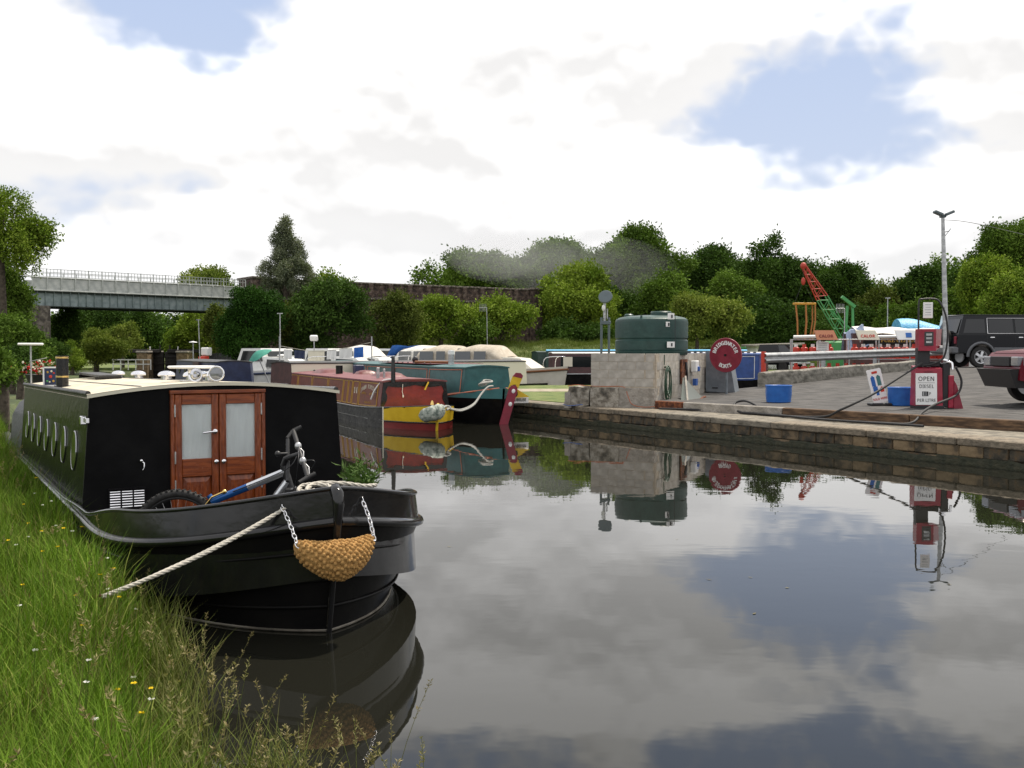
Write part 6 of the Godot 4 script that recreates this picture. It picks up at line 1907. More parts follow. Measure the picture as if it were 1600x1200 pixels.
func make_small_yard() -> void:
	var b
	for e in [[1217, 24.0, "blue plastic tub standing alone on the tarmac in front of the parapet", 0.1], [1410, 22.6, "blue plastic tub standing between the gas sign and the diesel pump", 0.9]]:
		var t = thing("plastic_tub", e[2], "tub", stand(e[0], e[1]), e[3], "blue cut-down tubs on the tarmac")
		b = MB.new(); b.lathe([Vector2(0.0, 0.0), Vector2(0.255, 0.0), Vector2(0.27, 0.015), Vector2(0.29, 0.2), Vector2(0.288, 0.33), Vector2(0.3, 0.385), Vector2(0.294, 0.392), Vector2(0.28, 0.38), Vector2(0.276, 0.2), Vector2(0.255, 0.03), Vector2(0.0, 0.03)], 36); part("body", b, M.trough_blue, t)
		b = MB.new(); b.torus(Vector3(0, 0.02, 0), Basis().rotated(Vector3.RIGHT, PI / 2), 0.262, 0.012, 36, 6); part("foot_ring", b, M.trough_blue, t)
	# leaning gas sign
	var s = thing("gas_sign", "white SOLD HERE board with blue gas bottles leaning on a black foot", "sign", stand(1370, 22.6), 0.05)
	b = MB.new(); b.box(Vector3(0.07, 0.03, 0.0), Vector3(0.44, 0.06, 0.32), 0.02); part("foot", b, M.black_plastic, s)
	var bd = Node3D.new(); adopt(bd, "board", s); bd.position = Vector3(0, 0.42, 0.02); bd.rotation = Vector3(-0.12, 0, 0.2)
	b = MB.new()
	var poly = PackedVector2Array()
	for c in [[0.12, 0.33, 0.0], [-0.12, 0.33, PI / 2], [-0.12, -0.33, PI], [0.12, -0.33, 3 * PI / 2]]:
		for k in 5: poly.append(Vector2(c[0] + 0.035 * cos(c[2] + PI / 2 * k / 4.0), c[1] + 0.035 * sin(c[2] + PI / 2 * k / 4.0)))
	b.prism(poly, 0.03); part("panel", b, M.sign_white, bd)
	b = MB.new(); b.box(Vector3(0, 0.29, 0.018), Vector3(0.12, 0.05, 0.004)); part("red_bar", b, M.gas_red, bd)
	for e in [[-0.065, 0.1, 0.085, 0.2, M.trough_blue], [0.06, 0.1, 0.085, 0.2, M.teal_light], [-0.05, -0.06, 0.1, 0.1, M.trough_blue], [-0.02, -0.15, 0.06, 0.1, M.trough_blue], [0.09, -0.1, 0.08, 0.09, M.gas_red]]:
		b = MB.new(); b.box(Vector3(e[0], e[1], 0.017), Vector3(e[2], e[3], 0.004)); b.box(Vector3(e[0], e[1] + e[3] * 0.5 + 0.012, 0.017), Vector3(e[2] * 0.45, 0.025, 0.004)); part("printed_bottle", b, e[4], bd)
	text("SOLD HERE", 0.058, M.gas_red, bd, Vector3(0, -0.28, 0.018), Basis(), true, false, 0.95)
	# concrete parapet along the marina edge
	var pp = thing("parapet", "low stained concrete parapet at the back of the tarmac", "wall")
	var line = []
	for s2 in [7.0, 9.0, 11.0, 13.0, 15.0, 17.0]:
		var p = KO + KN * s2 + KE * (yard_left(s2) + 0.14)
		line.append(Vector3(p.x, yard_h(s2), p.y))
	for i in 5:
		b = MB.new()
		var d = (line[i + 1] - line[i]).normalized()
		var n = d.cross(Vector3.UP).normalized() * 0.13
		var a = line[i] + d * (0.006 if i else 0.0); var c = line[i + 1] - d * 0.006
		var h = 0.42 - 0.03 * i
		var r1 = PackedVector3Array(); var r2 = PackedVector3Array()
		for q in [a, c]:
			pass
		b.grid([ring_of(a, n, h, -0.3), ring_of(a.lerp(c, 0.5), n, h + 0.01, -0.3), ring_of(c, n, h - 0.03, -0.3)], true, true, false)
		b.fan(ring_of(a, n, h, -0.3), true); b.fan(ring_of(c, n, h - 0.03, -0.3), false)
		part("length", b, M.parapet, pp)
	# crash barrier
	var cb = thing("crash_barrier", "corrugated steel crash barrier behind the concrete parapet", "barrier")
	var A = sv(1194, 32.6); var Z = sv(1500, 44.0)
	var dir = (Z - A).normalized()
	var out = dir.cross(Vector3.UP).normalized()
	if out.z < 0: out = -out
	var ya = lev(559.5, 32.6); var yz = lev(548.5, 44.0)
	b = MB.new()
	var prof = [[0.155, 0.0], [0.14, 0.025], [0.1, 0.075], [0.06, 0.08], [0.025, 0.03], [0.0, 0.005], [-0.025, 0.03], [-0.06, 0.08], [-0.1, 0.075], [-0.14, 0.025], [-0.155, 0.0]]
	for k in 4:
		b = MB.new()
		var rows = []
		for f in [k / 4.0, (k + 1) / 4.0 + 0.004]:
			var ring = PackedVector3Array()
			for e in prof:
				var p = A.lerp(Z, f); ring.append(Vector3(p.x, lerpf(ya, yz, f) + e[0], p.z) + out * (e[1] + 0.006 * (k % 2)))
			rows.append(ring)
		b.grid(rows, false, true, false)
		part("rail", b, M.galv, cb)
	for f in [0.004, 0.25, 0.5, 0.75, 1.0]:
		var p = A.lerp(Z, f)
		b = MB.new(); b.box(Vector3(p.x, lerpf(ya, yz, f) - 0.28, p.z) - out * 0.06, Vector3(0.12, 0.95, 0.1), 0.006, Basis().looking_at(dir)); part("post", b, M.gas_red if f < 0.1 else M.galv, cb)

func ring_of(p: Vector3, n: Vector3, top: float, low: float) -> PackedVector3Array:
	return PackedVector3Array([p - n + Vector3(0, low, 0), p + n + Vector3(0, low, 0), p + n + Vector3(0, top - 0.05, 0), p + n * 0.75 + Vector3(0, top, 0), p - n * 0.75 + Vector3(0, top, 0), p - n + Vector3(0, top - 0.05, 0)])

func wheel(parent: Node3D, at: Vector3, r: float, side: float, spokes: int) -> void:
	var w = Node3D.new(); adopt(w, "wheel", parent); w.position = at
	w.transform.basis = Basis(Vector3(1, 0, 0), Vector3(0, 0, side), Vector3(0, -side, 0))   # local y is the axle, outward
	var b = MB.new(); b.lathe([Vector2(r * 0.6, -0.11), Vector2(r * 0.9, -0.115), Vector2(r * 0.98, -0.1), Vector2(r, -0.07), Vector2(r, 0.07), Vector2(r * 0.98, 0.1), Vector2(r * 0.9, 0.115), Vector2(r * 0.64, 0.105), Vector2(r * 0.62, 0.09)], 40); part("tyre", b, M.tyre, w)
	b = MB.new(); b.lathe([Vector2(r * 0.55, 0.02), Vector2(r * 0.56, 0.085), Vector2(r * 0.62, 0.1), Vector2(r * 0.64, 0.098)], 36); b.lathe([Vector2(0, 0.005), Vector2(r * 0.56, 0.005)], 30); part("rim", b, M.alloy, w)
	b = MB.new()
	for k in spokes:
		b.xf = Transform3D(Basis().rotated(Vector3.UP, TAU * k / spokes), Vector3.ZERO)
		b.hexa([Vector3(0.03, 0.05, 0.045), Vector3(r * 0.58, 0.05, 0.065), Vector3(r * 0.58, 0.05, -0.065), Vector3(0.03, 0.05, -0.045), Vector3(0.03, 0.095, 0.035), Vector3(r * 0.58, 0.085, 0.05), Vector3(r * 0.58, 0.085, -0.05), Vector3(0.03, 0.095, -0.035)])
	part("spokes", b, M.alloy, w)
	b = MB.new(); b.lathe([Vector2(0.075, 0.06), Vector2(0.07, 0.1), Vector2(0, 0.105)], 18); part("hub_cap", b, M.alloy, w)
	b = MB.new(); b.lathe([Vector2(0, 0.012), Vector2(r * 0.5, 0.012)], 24); part("brake_disc", b, M.hull_grey, w)

# side outline with the arches cut out, extruded across; x along the car, nose at +x
func car_side(b: MB, low: float, high: Array, arches: Array, wide: float, x0: float, x1: float) -> void:
	var pts = PackedVector2Array()
	pts.append(Vector2(x0, low + 0.08)); 
	var ar = arches.duplicate()
	for a in ar:
		pts.append(Vector2(a[0] - a[1], low))
		for k in range(0, 11): 
			var g = PI - PI * k / 10.0
			pts.append(Vector2(a[0] + cos(g) * a[1], maxf(low + 0.02, a[2] + sin(g) * a[1])))
		pts.append(Vector2(a[0] + a[1], low))
	pts.append(Vector2(x1, low + 0.08))
	for h in high: pts.append(Vector2(h[0], h[1]))
	b.prism(pts, wide)

func make_cars() -> void:
	# black four by four facing right; local x forward
	var at = stand(1475, 39.0); at.x += 2.25; 
	at.y = yard_at(at.x, at.z)
	var t = thing("parked_car", "black off-road car with grey lower trim parked behind the diesel pump", "car", at, 0.06)
	var b = MB.new()
	car_side(b, 0.5, [[2.2, 0.95], [2.15, 1.08], [1.2, 1.16], [-2.2, 1.16], [-2.25, 0.95]], [[-1.36, 0.46, 0.38], [1.36, 0.46, 0.38]], 1.72, -2.25, 2.2)
	part("body", b, M.car_black, t)
	b = MB.new()
	b.hexa([Vector3(-2.22, 1.15, 0.86), Vector3(1.2, 1.15, 0.86), Vector3(1.2, 1.15, -0.86), Vector3(-2.22, 1.15, -0.86), Vector3(-1.95, 1.86, 0.7), Vector3(0.5, 1.86, 0.7), Vector3(0.5, 1.86, -0.7), Vector3(-1.95, 1.86, -0.7)])
	part("cabin", b, M.car_black, t)
	b = MB.new(); b.box(Vector3(-0.72, 1.88, 0), Vector3(2.42, 0.045, 1.36), 0.02); part("roof", b, M.car_black, t)
	for side in [-1.0, 1.0]:
		var P = func(x, y): return Vector3(x, y, side * (lerpf(0.866, 0.706, (y - 1.15) / 0.71)))
		for e in [[-2.02, -1.2, -1.86, -1.2], [-1.08, -0.16, -1.06, -0.16], [-0.08, 1.02, -0.08, 0.55]]:
			b = MB.new()
			var q = [P.call(e[0], 1.24), P.call(e[1], 1.24), P.call(e[3], 1.74), P.call(e[2], 1.74)]
			if side > 0: b.quad(q[0], q[1], q[2], q[3])
			else: b.quad(q[3], q[2], q[1], q[0])
			part("window", b, M.car_glass, t)
		b = MB.new(); b.tube([P.call(-1.12, 1.22), P.call(1.08, 1.22), P.call(0.58, 1.77), P.call(-1.1, 1.77), P.call(-1.12, 1.22)], 0.012, 5); part("window_trim", b, M.chrome, t)
		for e in [[-0.12, 0.62, 1.2], [-1.14, 0.85, 1.2]]:
			b = MB.new(); b.box(Vector3(e[0], (e[1] + e[2]) * 0.5, side * 0.862), Vector3(0.012, e[2] - e[1], 0.008)); part("door_gap", b, M.ink, t)
		for x in [-0.95, 0.1]:
			b = MB.new(); b.box(Vector3(x, 1.08, side * 0.87), Vector3(0.17, 0.035, 0.03), 0.01); part("door_handle", b, M.chrome, t)
		b = MB.new(); b.box(Vector3(0.0, 0.64, side * 0.868), Vector3(1.78, 0.16, 0.03), 0.01); part("lower_trim", b, M.car_grey, t)
		b = MB.new(); b.box(Vector3(0, 0.4, side * 0.88), Vector3(1.6, 0.05, 0.16), 0.012); part("side_step", b, M.steel, t)
		for x in [-1.36, 1.36]:
			b = MB.new()
			var rows = []
			for k in 13:
				var g = PI * k / 12.0
				rows.append(PackedVector3Array([Vector3(x + cos(g) * 0.455, 0.39 + sin(g) * 0.455, side * 0.84), Vector3(x + cos(g) * 0.46, 0.39 + sin(g) * 0.46, side * 0.92), Vector3(x + cos(g) * 0.54, 0.39 + sin(g) * 0.54, side * 0.9), Vector3(x + cos(g) * 0.55, 0.39 + sin(g) * 0.55, side * 0.85)]))
			b.grid(rows, false, true, side > 0); part("wheel_arch", b, M.car_grey, t)
			wheel(t, Vector3(x, 0.38, side * 0.76), 0.38, side, 5)
		b = MB.new(); b.box(Vector3(0.85, 1.28, side * 0.98), Vector3(0.12, 0.14, 0.2), 0.03); part("door_mirror", b, M.black_plastic, t)
	b = MB.new(); b.box(Vector3(-2.3, 0.62, 0), Vector3(0.26, 0.26, 1.76), 0.05); part("bumper", b, M.car_grey, t)
	b = MB.new(); b.box(Vector3(2.26, 0.62, 0), Vector3(0.26, 0.26, 1.76), 0.05); part("bumper", b, M.car_grey, t)
	b = MB.new(); b.quad(Vector3(1.17, 1.2, 0.74), Vector3(1.17, 1.2, -0.74), Vector3(0.56, 1.8, -0.64), Vector3(0.56, 1.8, 0.64)); part("windscreen", b, M.car_glass, t)
	b = MB.new(); b.quad(Vector3(-2.215, 1.25, -0.72), Vector3(-2.215, 1.25, 0.72), Vector3(-2.01, 1.75, 0.62), Vector3(-2.01, 1.75, -0.62)); part("rear_window", b, M.car_glass, t)
	for side in [-1.0, 1.0]:
		b = MB.new(); b.box(Vector3(-2.26, 0.98, side * 0.74), Vector3(0.03, 0.26, 0.16), 0.008); part("tail_lamp", b, M.sign_red, t)
	b = MB.new(); b.lathe([Vector2(0, 0), Vector2(0.34, 0), Vector2(0.36, 0.04), Vector2(0.36, 0.16), Vector2(0.3, 0.2), Vector2(0, 0.2)], 28); put("spare_wheel", b.mesh(), M.tyre, t, Transform3D(Basis().rotated(Vector3.BACK, PI / 2), Vector3(-2.25, 1.05, 0.1)))
	# dark red car at the right, facing left; local x forward
	at = stand(1556, 22.0)
	var rr = thing("parked_car", "dark red off-road car nosing in at the right edge", "car", at + Vector3(2.5, 0, -0.2), PI - 0.02)
	rr.position.y = yard_at(rr.position.x, rr.position.z)
	b = MB.new()
	car_side(b, 0.42, [[2.28, 0.74], [2.2, 0.95], [2.1, 1.06], [1.15, 1.14], [-2.2, 1.12], [-2.3, 0.8]], [[-1.35, 0.45, 0.37], [1.42, 0.45, 0.37]], 1.74, -2.3, 2.28)
	part("body", b, M.car_red, rr)
	b = MB.new()
	b.hexa([Vector3(-2.2, 1.11, 0.86), Vector3(1.0, 1.12, 0.86), Vector3(1.0, 1.12, -0.86), Vector3(-2.2, 1.11, -0.86), Vector3(-1.9, 1.8, 0.7), Vector3(0.2, 1.8, 0.7), Vector3(0.2, 1.8, -0.7), Vector3(-1.9, 1.8, -0.7)])
	part("cabin", b, M.car_red, rr)
	b = MB.new(); b.hexa([Vector3(1.15, 1.13, 0.8), Vector3(2.12, 1.05, 0.74), Vector3(2.12, 1.05, -0.74), Vector3(1.15, 1.13, -0.8), Vector3(1.15, 1.17, 0.74), Vector3(2.08, 1.09, 0.68), Vector3(2.08, 1.09, -0.68), Vector3(1.15, 1.17, -0.74)]); part("bonnet", b, M.car_red, rr)
	for side in [-1.0, 1.0]:
		for x in [-1.35, 1.42]:
			wheel(rr, Vector3(x, 0.37, side * 0.76), 0.37, side, 5)
			b = MB.new()
			var rows = []
			for k in 13:
				var g = PI * k / 12.0
				rows.append(PackedVector3Array([Vector3(x + cos(g) * 0.445, 0.38 + sin(g) * 0.445, side * 0.84), Vector3(x + cos(g) * 0.45, 0.38 + sin(g) * 0.45, side * 0.9), Vector3(x + cos(g) * 0.5, 0.38 + sin(g) * 0.5, side * 0.885), Vector3(x + cos(g) * 0.51, 0.38 + sin(g) * 0.51, side * 0.86)]))
			b.grid(rows, false, true, side > 0); part("wheel_arch", b, M.car_red, rr)
		for e in [[-2.0, -1.0], [-0.9, 0.0], [0.08, 0.75]]:
			b = MB.new()
			var q = [Vector3(e[0], 1.2, side * 0.848), Vector3(e[1], 1.2, side * 0.848), Vector3(e[1] - 0.15 * float(e[1] > 0.5), 1.68, side * 0.735), Vector3(e[0] + 0.1, 1.68, side * 0.735)]
			if side > 0: b.quad(q[0], q[1], q[2], q[3])
			else: b.quad(q[3], q[2], q[1], q[0])
			part("window", b, M.car_glass, rr)
		b = MB.new(); b.box(Vector3(2.24, 0.88, side * 0.66), Vector3(0.12, 0.2, 0.34), 0.02); part("head_lamp", b, M.lens, rr)
		b = MB.new(); b.box(Vector3(2.12, 0.88, side * 0.868), Vector3(0.18, 0.16, 0.012), 0.004); part("indicator_lamp", b, M.lens, rr)
		b = MB.new(); b.box(Vector3(0, 0.52, side * 0.875), Vector3(1.7, 0.12, 0.03), 0.01); part("sill", b, M.black_plastic, rr)
	b = MB.new(); b.hexa([Vector3(2.02, 0.34, 0.84), Vector3(2.3, 0.34, 0.74), Vector3(2.3, 0.34, -0.74), Vector3(2.02, 0.34, -0.84), Vector3(1.95, 0.74, 0.89), Vector3(2.46, 0.72, 0.8), Vector3(2.46, 0.72, -0.8), Vector3(1.95, 0.74, -0.89)]); part("bumper", b, M.black_plastic, rr)
	b = MB.new(); b.box(Vector3(2.285, 0.88, 0), Vector3(0.06, 0.2, 0.9), 0.01); part("grille", b, M.black_plastic, rr)
	b = MB.new(); b.quad(Vector3(0.98, 1.17, -0.76), Vector3(0.98, 1.17, 0.76), Vector3(0.26, 1.75, 0.66), Vector3(0.26, 1.75, -0.66)); part("windscreen", b, M.car_glass, rr)
# ------------------------------------------------------------------ bridge, viaduct, lock and the far yard
func make_bridge() -> void:
	var A = sv(50, 60.0); var Z = sv(382, 70.0)
	var len = A.distance_to(Z)
	var t = thing("girder_bridge", "pale grey steel girder bridge with railings over the canal", "bridge", A, atan2(-(Z - A).z, (Z - A).x))
	# local x along the bridge, +z towards the viewer
	var b = MB.new(); b.box(Vector3(len / 2, 5.15, -1.6), Vector3(len + 1.0, 0.25, 3.4)); part("deck", b, M.bridge_dark, t)
	for z in [0.0, -3.2]:
		b = MB.new(); b.box(Vector3(len / 2, 4.72, z), Vector3(len + 0.6, 0.84, 0.05)); part("web_plate", b, M.bridge_grey, t)
		b = MB.new(); b.box(Vector3(len / 2, 4.28, z), Vector3(len + 0.6, 0.05, 0.34), 0.01); part("bottom_flange", b, M.bridge_dark, t)
		b = MB.new(); b.box(Vector3(len / 2, 5.16, z + 0.1), Vector3(len + 0.6, 0.06, 0.5), 0.01); part("top_flange", b, M.bridge_pale, t)
		b = MB.new(); b.box(Vector3(len / 2, 5.9, z + 0.22), Vector3(len + 0.6, 0.05, 0.12), 0.01); part("parapet_cap", b, M.bridge_pale, t)
	var n = 17
	var panel = MB.new(); panel.box(Vector3.ZERO, Vector3(len / n - 0.05, 0.68, 0.03))
	var rib = MB.new(); rib.box(Vector3.ZERO, Vector3(0.07, 0.7, 0.1), 0.01)
	var stiff = MB.new(); stiff.box(Vector3.ZERO, Vector3(0.035, 0.8, 0.12))
	var post = MB.new(); post.box(Vector3.ZERO, Vector3(0.045, 0.5, 0.045))
	var spin = MB.new(); spin.box(Vector3.ZERO, Vector3(0.022, 0.42, 0.022))
	var pm = panel.mesh(); var rm = rib.mesh(); var sm = stiff.mesh(); var pom = post.mesh(); var spm = spin.mesh()
	for i in n + 1:
		var x = len * i / n
		put("parapet_rib", rm, M.bridge_pale, t, Transform3D(Basis(), Vector3(x, 5.54, 0.24)))
		put("rail_post", pom, M.bridge_pale, t, Transform3D(Basis(), Vector3(x, 6.16, 0.2)))
		put("rail_post", pom, M.bridge_pale, t, Transform3D(Basis(), Vector3(x, 6.16, -3.2)))
		if i < n:
			put("parapet_panel", pm, M.bridge_pale, t, Transform3D(Basis(), Vector3(x + len / n / 2, 5.54, 0.2)))
			put("parapet_panel", pm, M.bridge_pale, t, Transform3D(Basis(), Vector3(x + len / n / 2, 5.54, -3.2)))
			for k in 3: put("baluster", spm, M.bridge_pale, t, Transform3D(Basis(), Vector3(x + len / n * (k + 1) / 4.0, 6.18, 0.2)))
	for i in 29:
		put("stiffener", sm, M.bridge_grey, t, Transform3D(Basis(), Vector3(0.3 + (len - 0.4) * i / 28.0, 4.72, 0.07)))
	for y in [6.38, 6.2]:
		for z in [0.2, -3.2]:
			b = MB.new(); b.box(Vector3(len / 2, y, z), Vector3(len, 0.03, 0.03)); part("hand_rail", b, M.bridge_pale, t)
	b = MB.new(); b.box(Vector3(0.4, 2.1, -1.4), Vector3(1.15, 4.4, 3.4), 0.05); part("abutment", b, M.pier_stone, t)
	b = MB.new(); b.box(Vector3(-2.0, 2.6, -1.6), Vector3(3.8, 5.4, 3.0), 0.05); part("wing_wall", b, M.pier_stone, t)
	b = MB.new(); b.box(Vector3(len + 0.3, 2.1, -1.4), Vector3(1.15, 4.4, 3.4), 0.05); part("abutment", b, M.via_brick, t)
	# brick viaduct running on to the right
	var V = sv(845, 84.0)
	var S = Z + (V - Z).normalized() * 0.7
	var vl = S.distance_to(V)
	var v = thing("brick_viaduct", "long dark brick viaduct parapet running behind the bushes", "viaduct", S, atan2(-(V - S).z, (V - S).x))
	b = MB.new(); b.box(Vector3(vl / 2, 2.9, -2.0), Vector3(vl, 5.0, 3.6)); part("wall", b, M.via_brick, v)
	b = MB.new(); b.box(Vector3(vl / 2, 5.45, -1.95), Vector3(vl, 0.16, 3.9), 0.02); part("string_course", b, M.via_cap, v)
	b = MB.new(); b.box(Vector3(vl / 2, 5.98, -0.3), Vector3(vl, 0.94, 0.36)); part("parapet", b, M.via_brick, v)
	var cm = MB.new(); cm.box(Vector3.ZERO, Vector3(1.58, 0.13, 0.56), 0.02)
	var cmm = cm.mesh()
	var k = 0
	while k * 1.6 < vl - 1.6:
		put("coping_stone", cmm, M.via_cap, v, Transform3D(Basis(), Vector3(0.8 + k * 1.6, 6.51, -0.3))); k += 1
	var pl = MB.new(); pl.box(Vector3.ZERO, Vector3(0.34, 0.94, 0.16), 0.01)
	var plm = pl.mesh()
	for i in 15: put("pilaster", plm, M.via_brick, v, Transform3D(Basis(), Vector3(0.8 + (vl - 1.6) * i / 14.0, 5.98, -0.06)))
	for x in [0.25, vl - 0.5]:
		b = MB.new(); b.box(Vector3(x, 3.45, -1.0), Vector3(0.9, 6.1, 2.6), 0.03); part("pier", b, M.via_brick, v)
		b = MB.new(); b.box(Vector3(x, 6.57, -1.0), Vector3(1.1, 0.16, 2.8), 0.03); part("pier_cap", b, M.via_cap, v)
	for i in 4:
		b = MB.new(); b.box(Vector3(vl + 0.2 + 0.28 * i, 6.1, -0.4), Vector3(0.05, 1.0, 0.05)); part("end_railing", b, M.bridge_pale, v)

func make_lock() -> void:
	var t = thing("lock_gate", "black timber lock gates with balance beams under the bridge", "lock gate", sv(258, 76.5), 0.0)
	var b
	for s in [-1.0, 1.0]:
		b = MB.new(); b.box(Vector3(s * 0.5, 0.7, 0), Vector3(0.96, 1.9, 0.2), 0.02, Basis().rotated(Vector3.UP, s * 0.3)); part("gate_leaf", b, M.lock_wood, t)
		b = MB.new(); b.box(Vector3(s * 1.5, 1.72, -0.1), Vector3(2.6, 0.26, 0.26), 0.03, Basis().rotated(Vector3.UP, s * 0.25)); part("balance_beam", b, M.lock_wood, t)
		for y in [0.3, 0.8, 1.3]:
			b = MB.new(); b.box(Vector3(s * 0.5, y, 0.12), Vector3(0.96, 0.12, 0.08), 0.01, Basis().rotated(Vector3.UP, s * 0.3)); part("cross_rail", b, M.lock_wood, t)
		b = MB.new(); b.bar(Vector3(s * 0.35, 1.6, 0), Vector3(s * 0.35, 2.15, 0), 0.05); part("paddle_gear", b, M.lock_wood, t)
		b = MB.new(); b.bar(Vector3(s * 1.0, 1.8, 0.2), Vector3(s * 1.0, 2.05, 0.2), 0.04); part("white_post", b, M.white, t)
	for e in [[-1.32, "tan brick lock wall left of the black gates"], [1.5, "tan brick lock wall right of the black gates"]]:
		var w = thing("lock_wall", e[1], "wall", sv(258, 76.2) + Vector3(e[0], 0, 0.3))
		b = MB.new(); b.box(Vector3(0, 0.5, -1.0), Vector3(0.75, 2.2, 3.4), 0.04); part("masonry", b, M.brick_a, w)
		b = MB.new(); b.box(Vector3(0, 1.66, -1.0), Vector3(0.85, 0.14, 3.5), 0.03); part("coping", b, M.kerb_concrete, w)
	var f = thing("white_railing", "white painted railing beside the path up to the lock", "railing", sv(205, 74.0, 0.4), 0.2)
	for i in 6:
		b = MB.new(); b.bar(Vector3(-1.2 + 0.5 * i, 0, 0), Vector3(-1.2 + 0.5 * i, 0.75, 0), 0.035); part("post", b, M.white, f)
	for y in [0.72, 0.4]:
		b = MB.new(); b.box(Vector3(0, y, 0), Vector3(2.5, 0.07, 0.05)); part("rail", b, M.white, f)

func lamp_pole(called: String, label: String, b0: float, d: float, base: float, top: float, lean: float, kind: int) -> void:
	var t = thing(called, label, "post", sv(b0, d, base), 0.0)
	var h = top - base
	var b = MB.new(); b.tube([Vector3(0, -0.3, 0), Vector3(lean * 0.5, h * 0.5, 0), Vector3(lean, h, 0)], [0.035, 0.03, 0.025], 6); part("shaft", b, M.galv, t)
	if kind == 0:
		b = MB.new(); b.box(Vector3(lean, h, 0), Vector3(0.26, 0.04, 0.06)); part("cross_arm", b, M.galv, t)
	elif kind == 1:
		b = MB.new(); b.box(Vector3(lean, h + 0.1, 0.05), Vector3(0.34, 0.26, 0.16), 0.04, Basis().rotated(Vector3.RIGHT, 0.5)); part("lamp_head", b, M.white, t)
	elif kind == 2:
		b = MB.new(); b.box(Vector3(lean, h, 0.02), Vector3(0.5, 0.3, 0.04), 0.01); part("board", b, M.sign_white, t)
	elif kind == 3:
		b = MB.new(); b.lathe([Vector2(0.02, 0.0), Vector2(0.22, 0.02), Vector2(0.2, 0.06), Vector2(0, 0.1)], 16); put("cap", b.mesh(), M.white, t, Transform3D(Basis(), Vector3(lean, h, 0)))
	else:
		b = MB.new()
		for k in 6: b.bar(Vector3(lean - 0.45 + 0.08 * k, h - 0.25, 0), Vector3(lean - 0.45 + 0.08 * k, h + 0.25, 0), 0.012, 4)
		b.bar(Vector3(lean - 0.5, h, 0), Vector3(lean, h, 0), 0.015, 4)
		part("aerial_rods", b, M.galv, t)

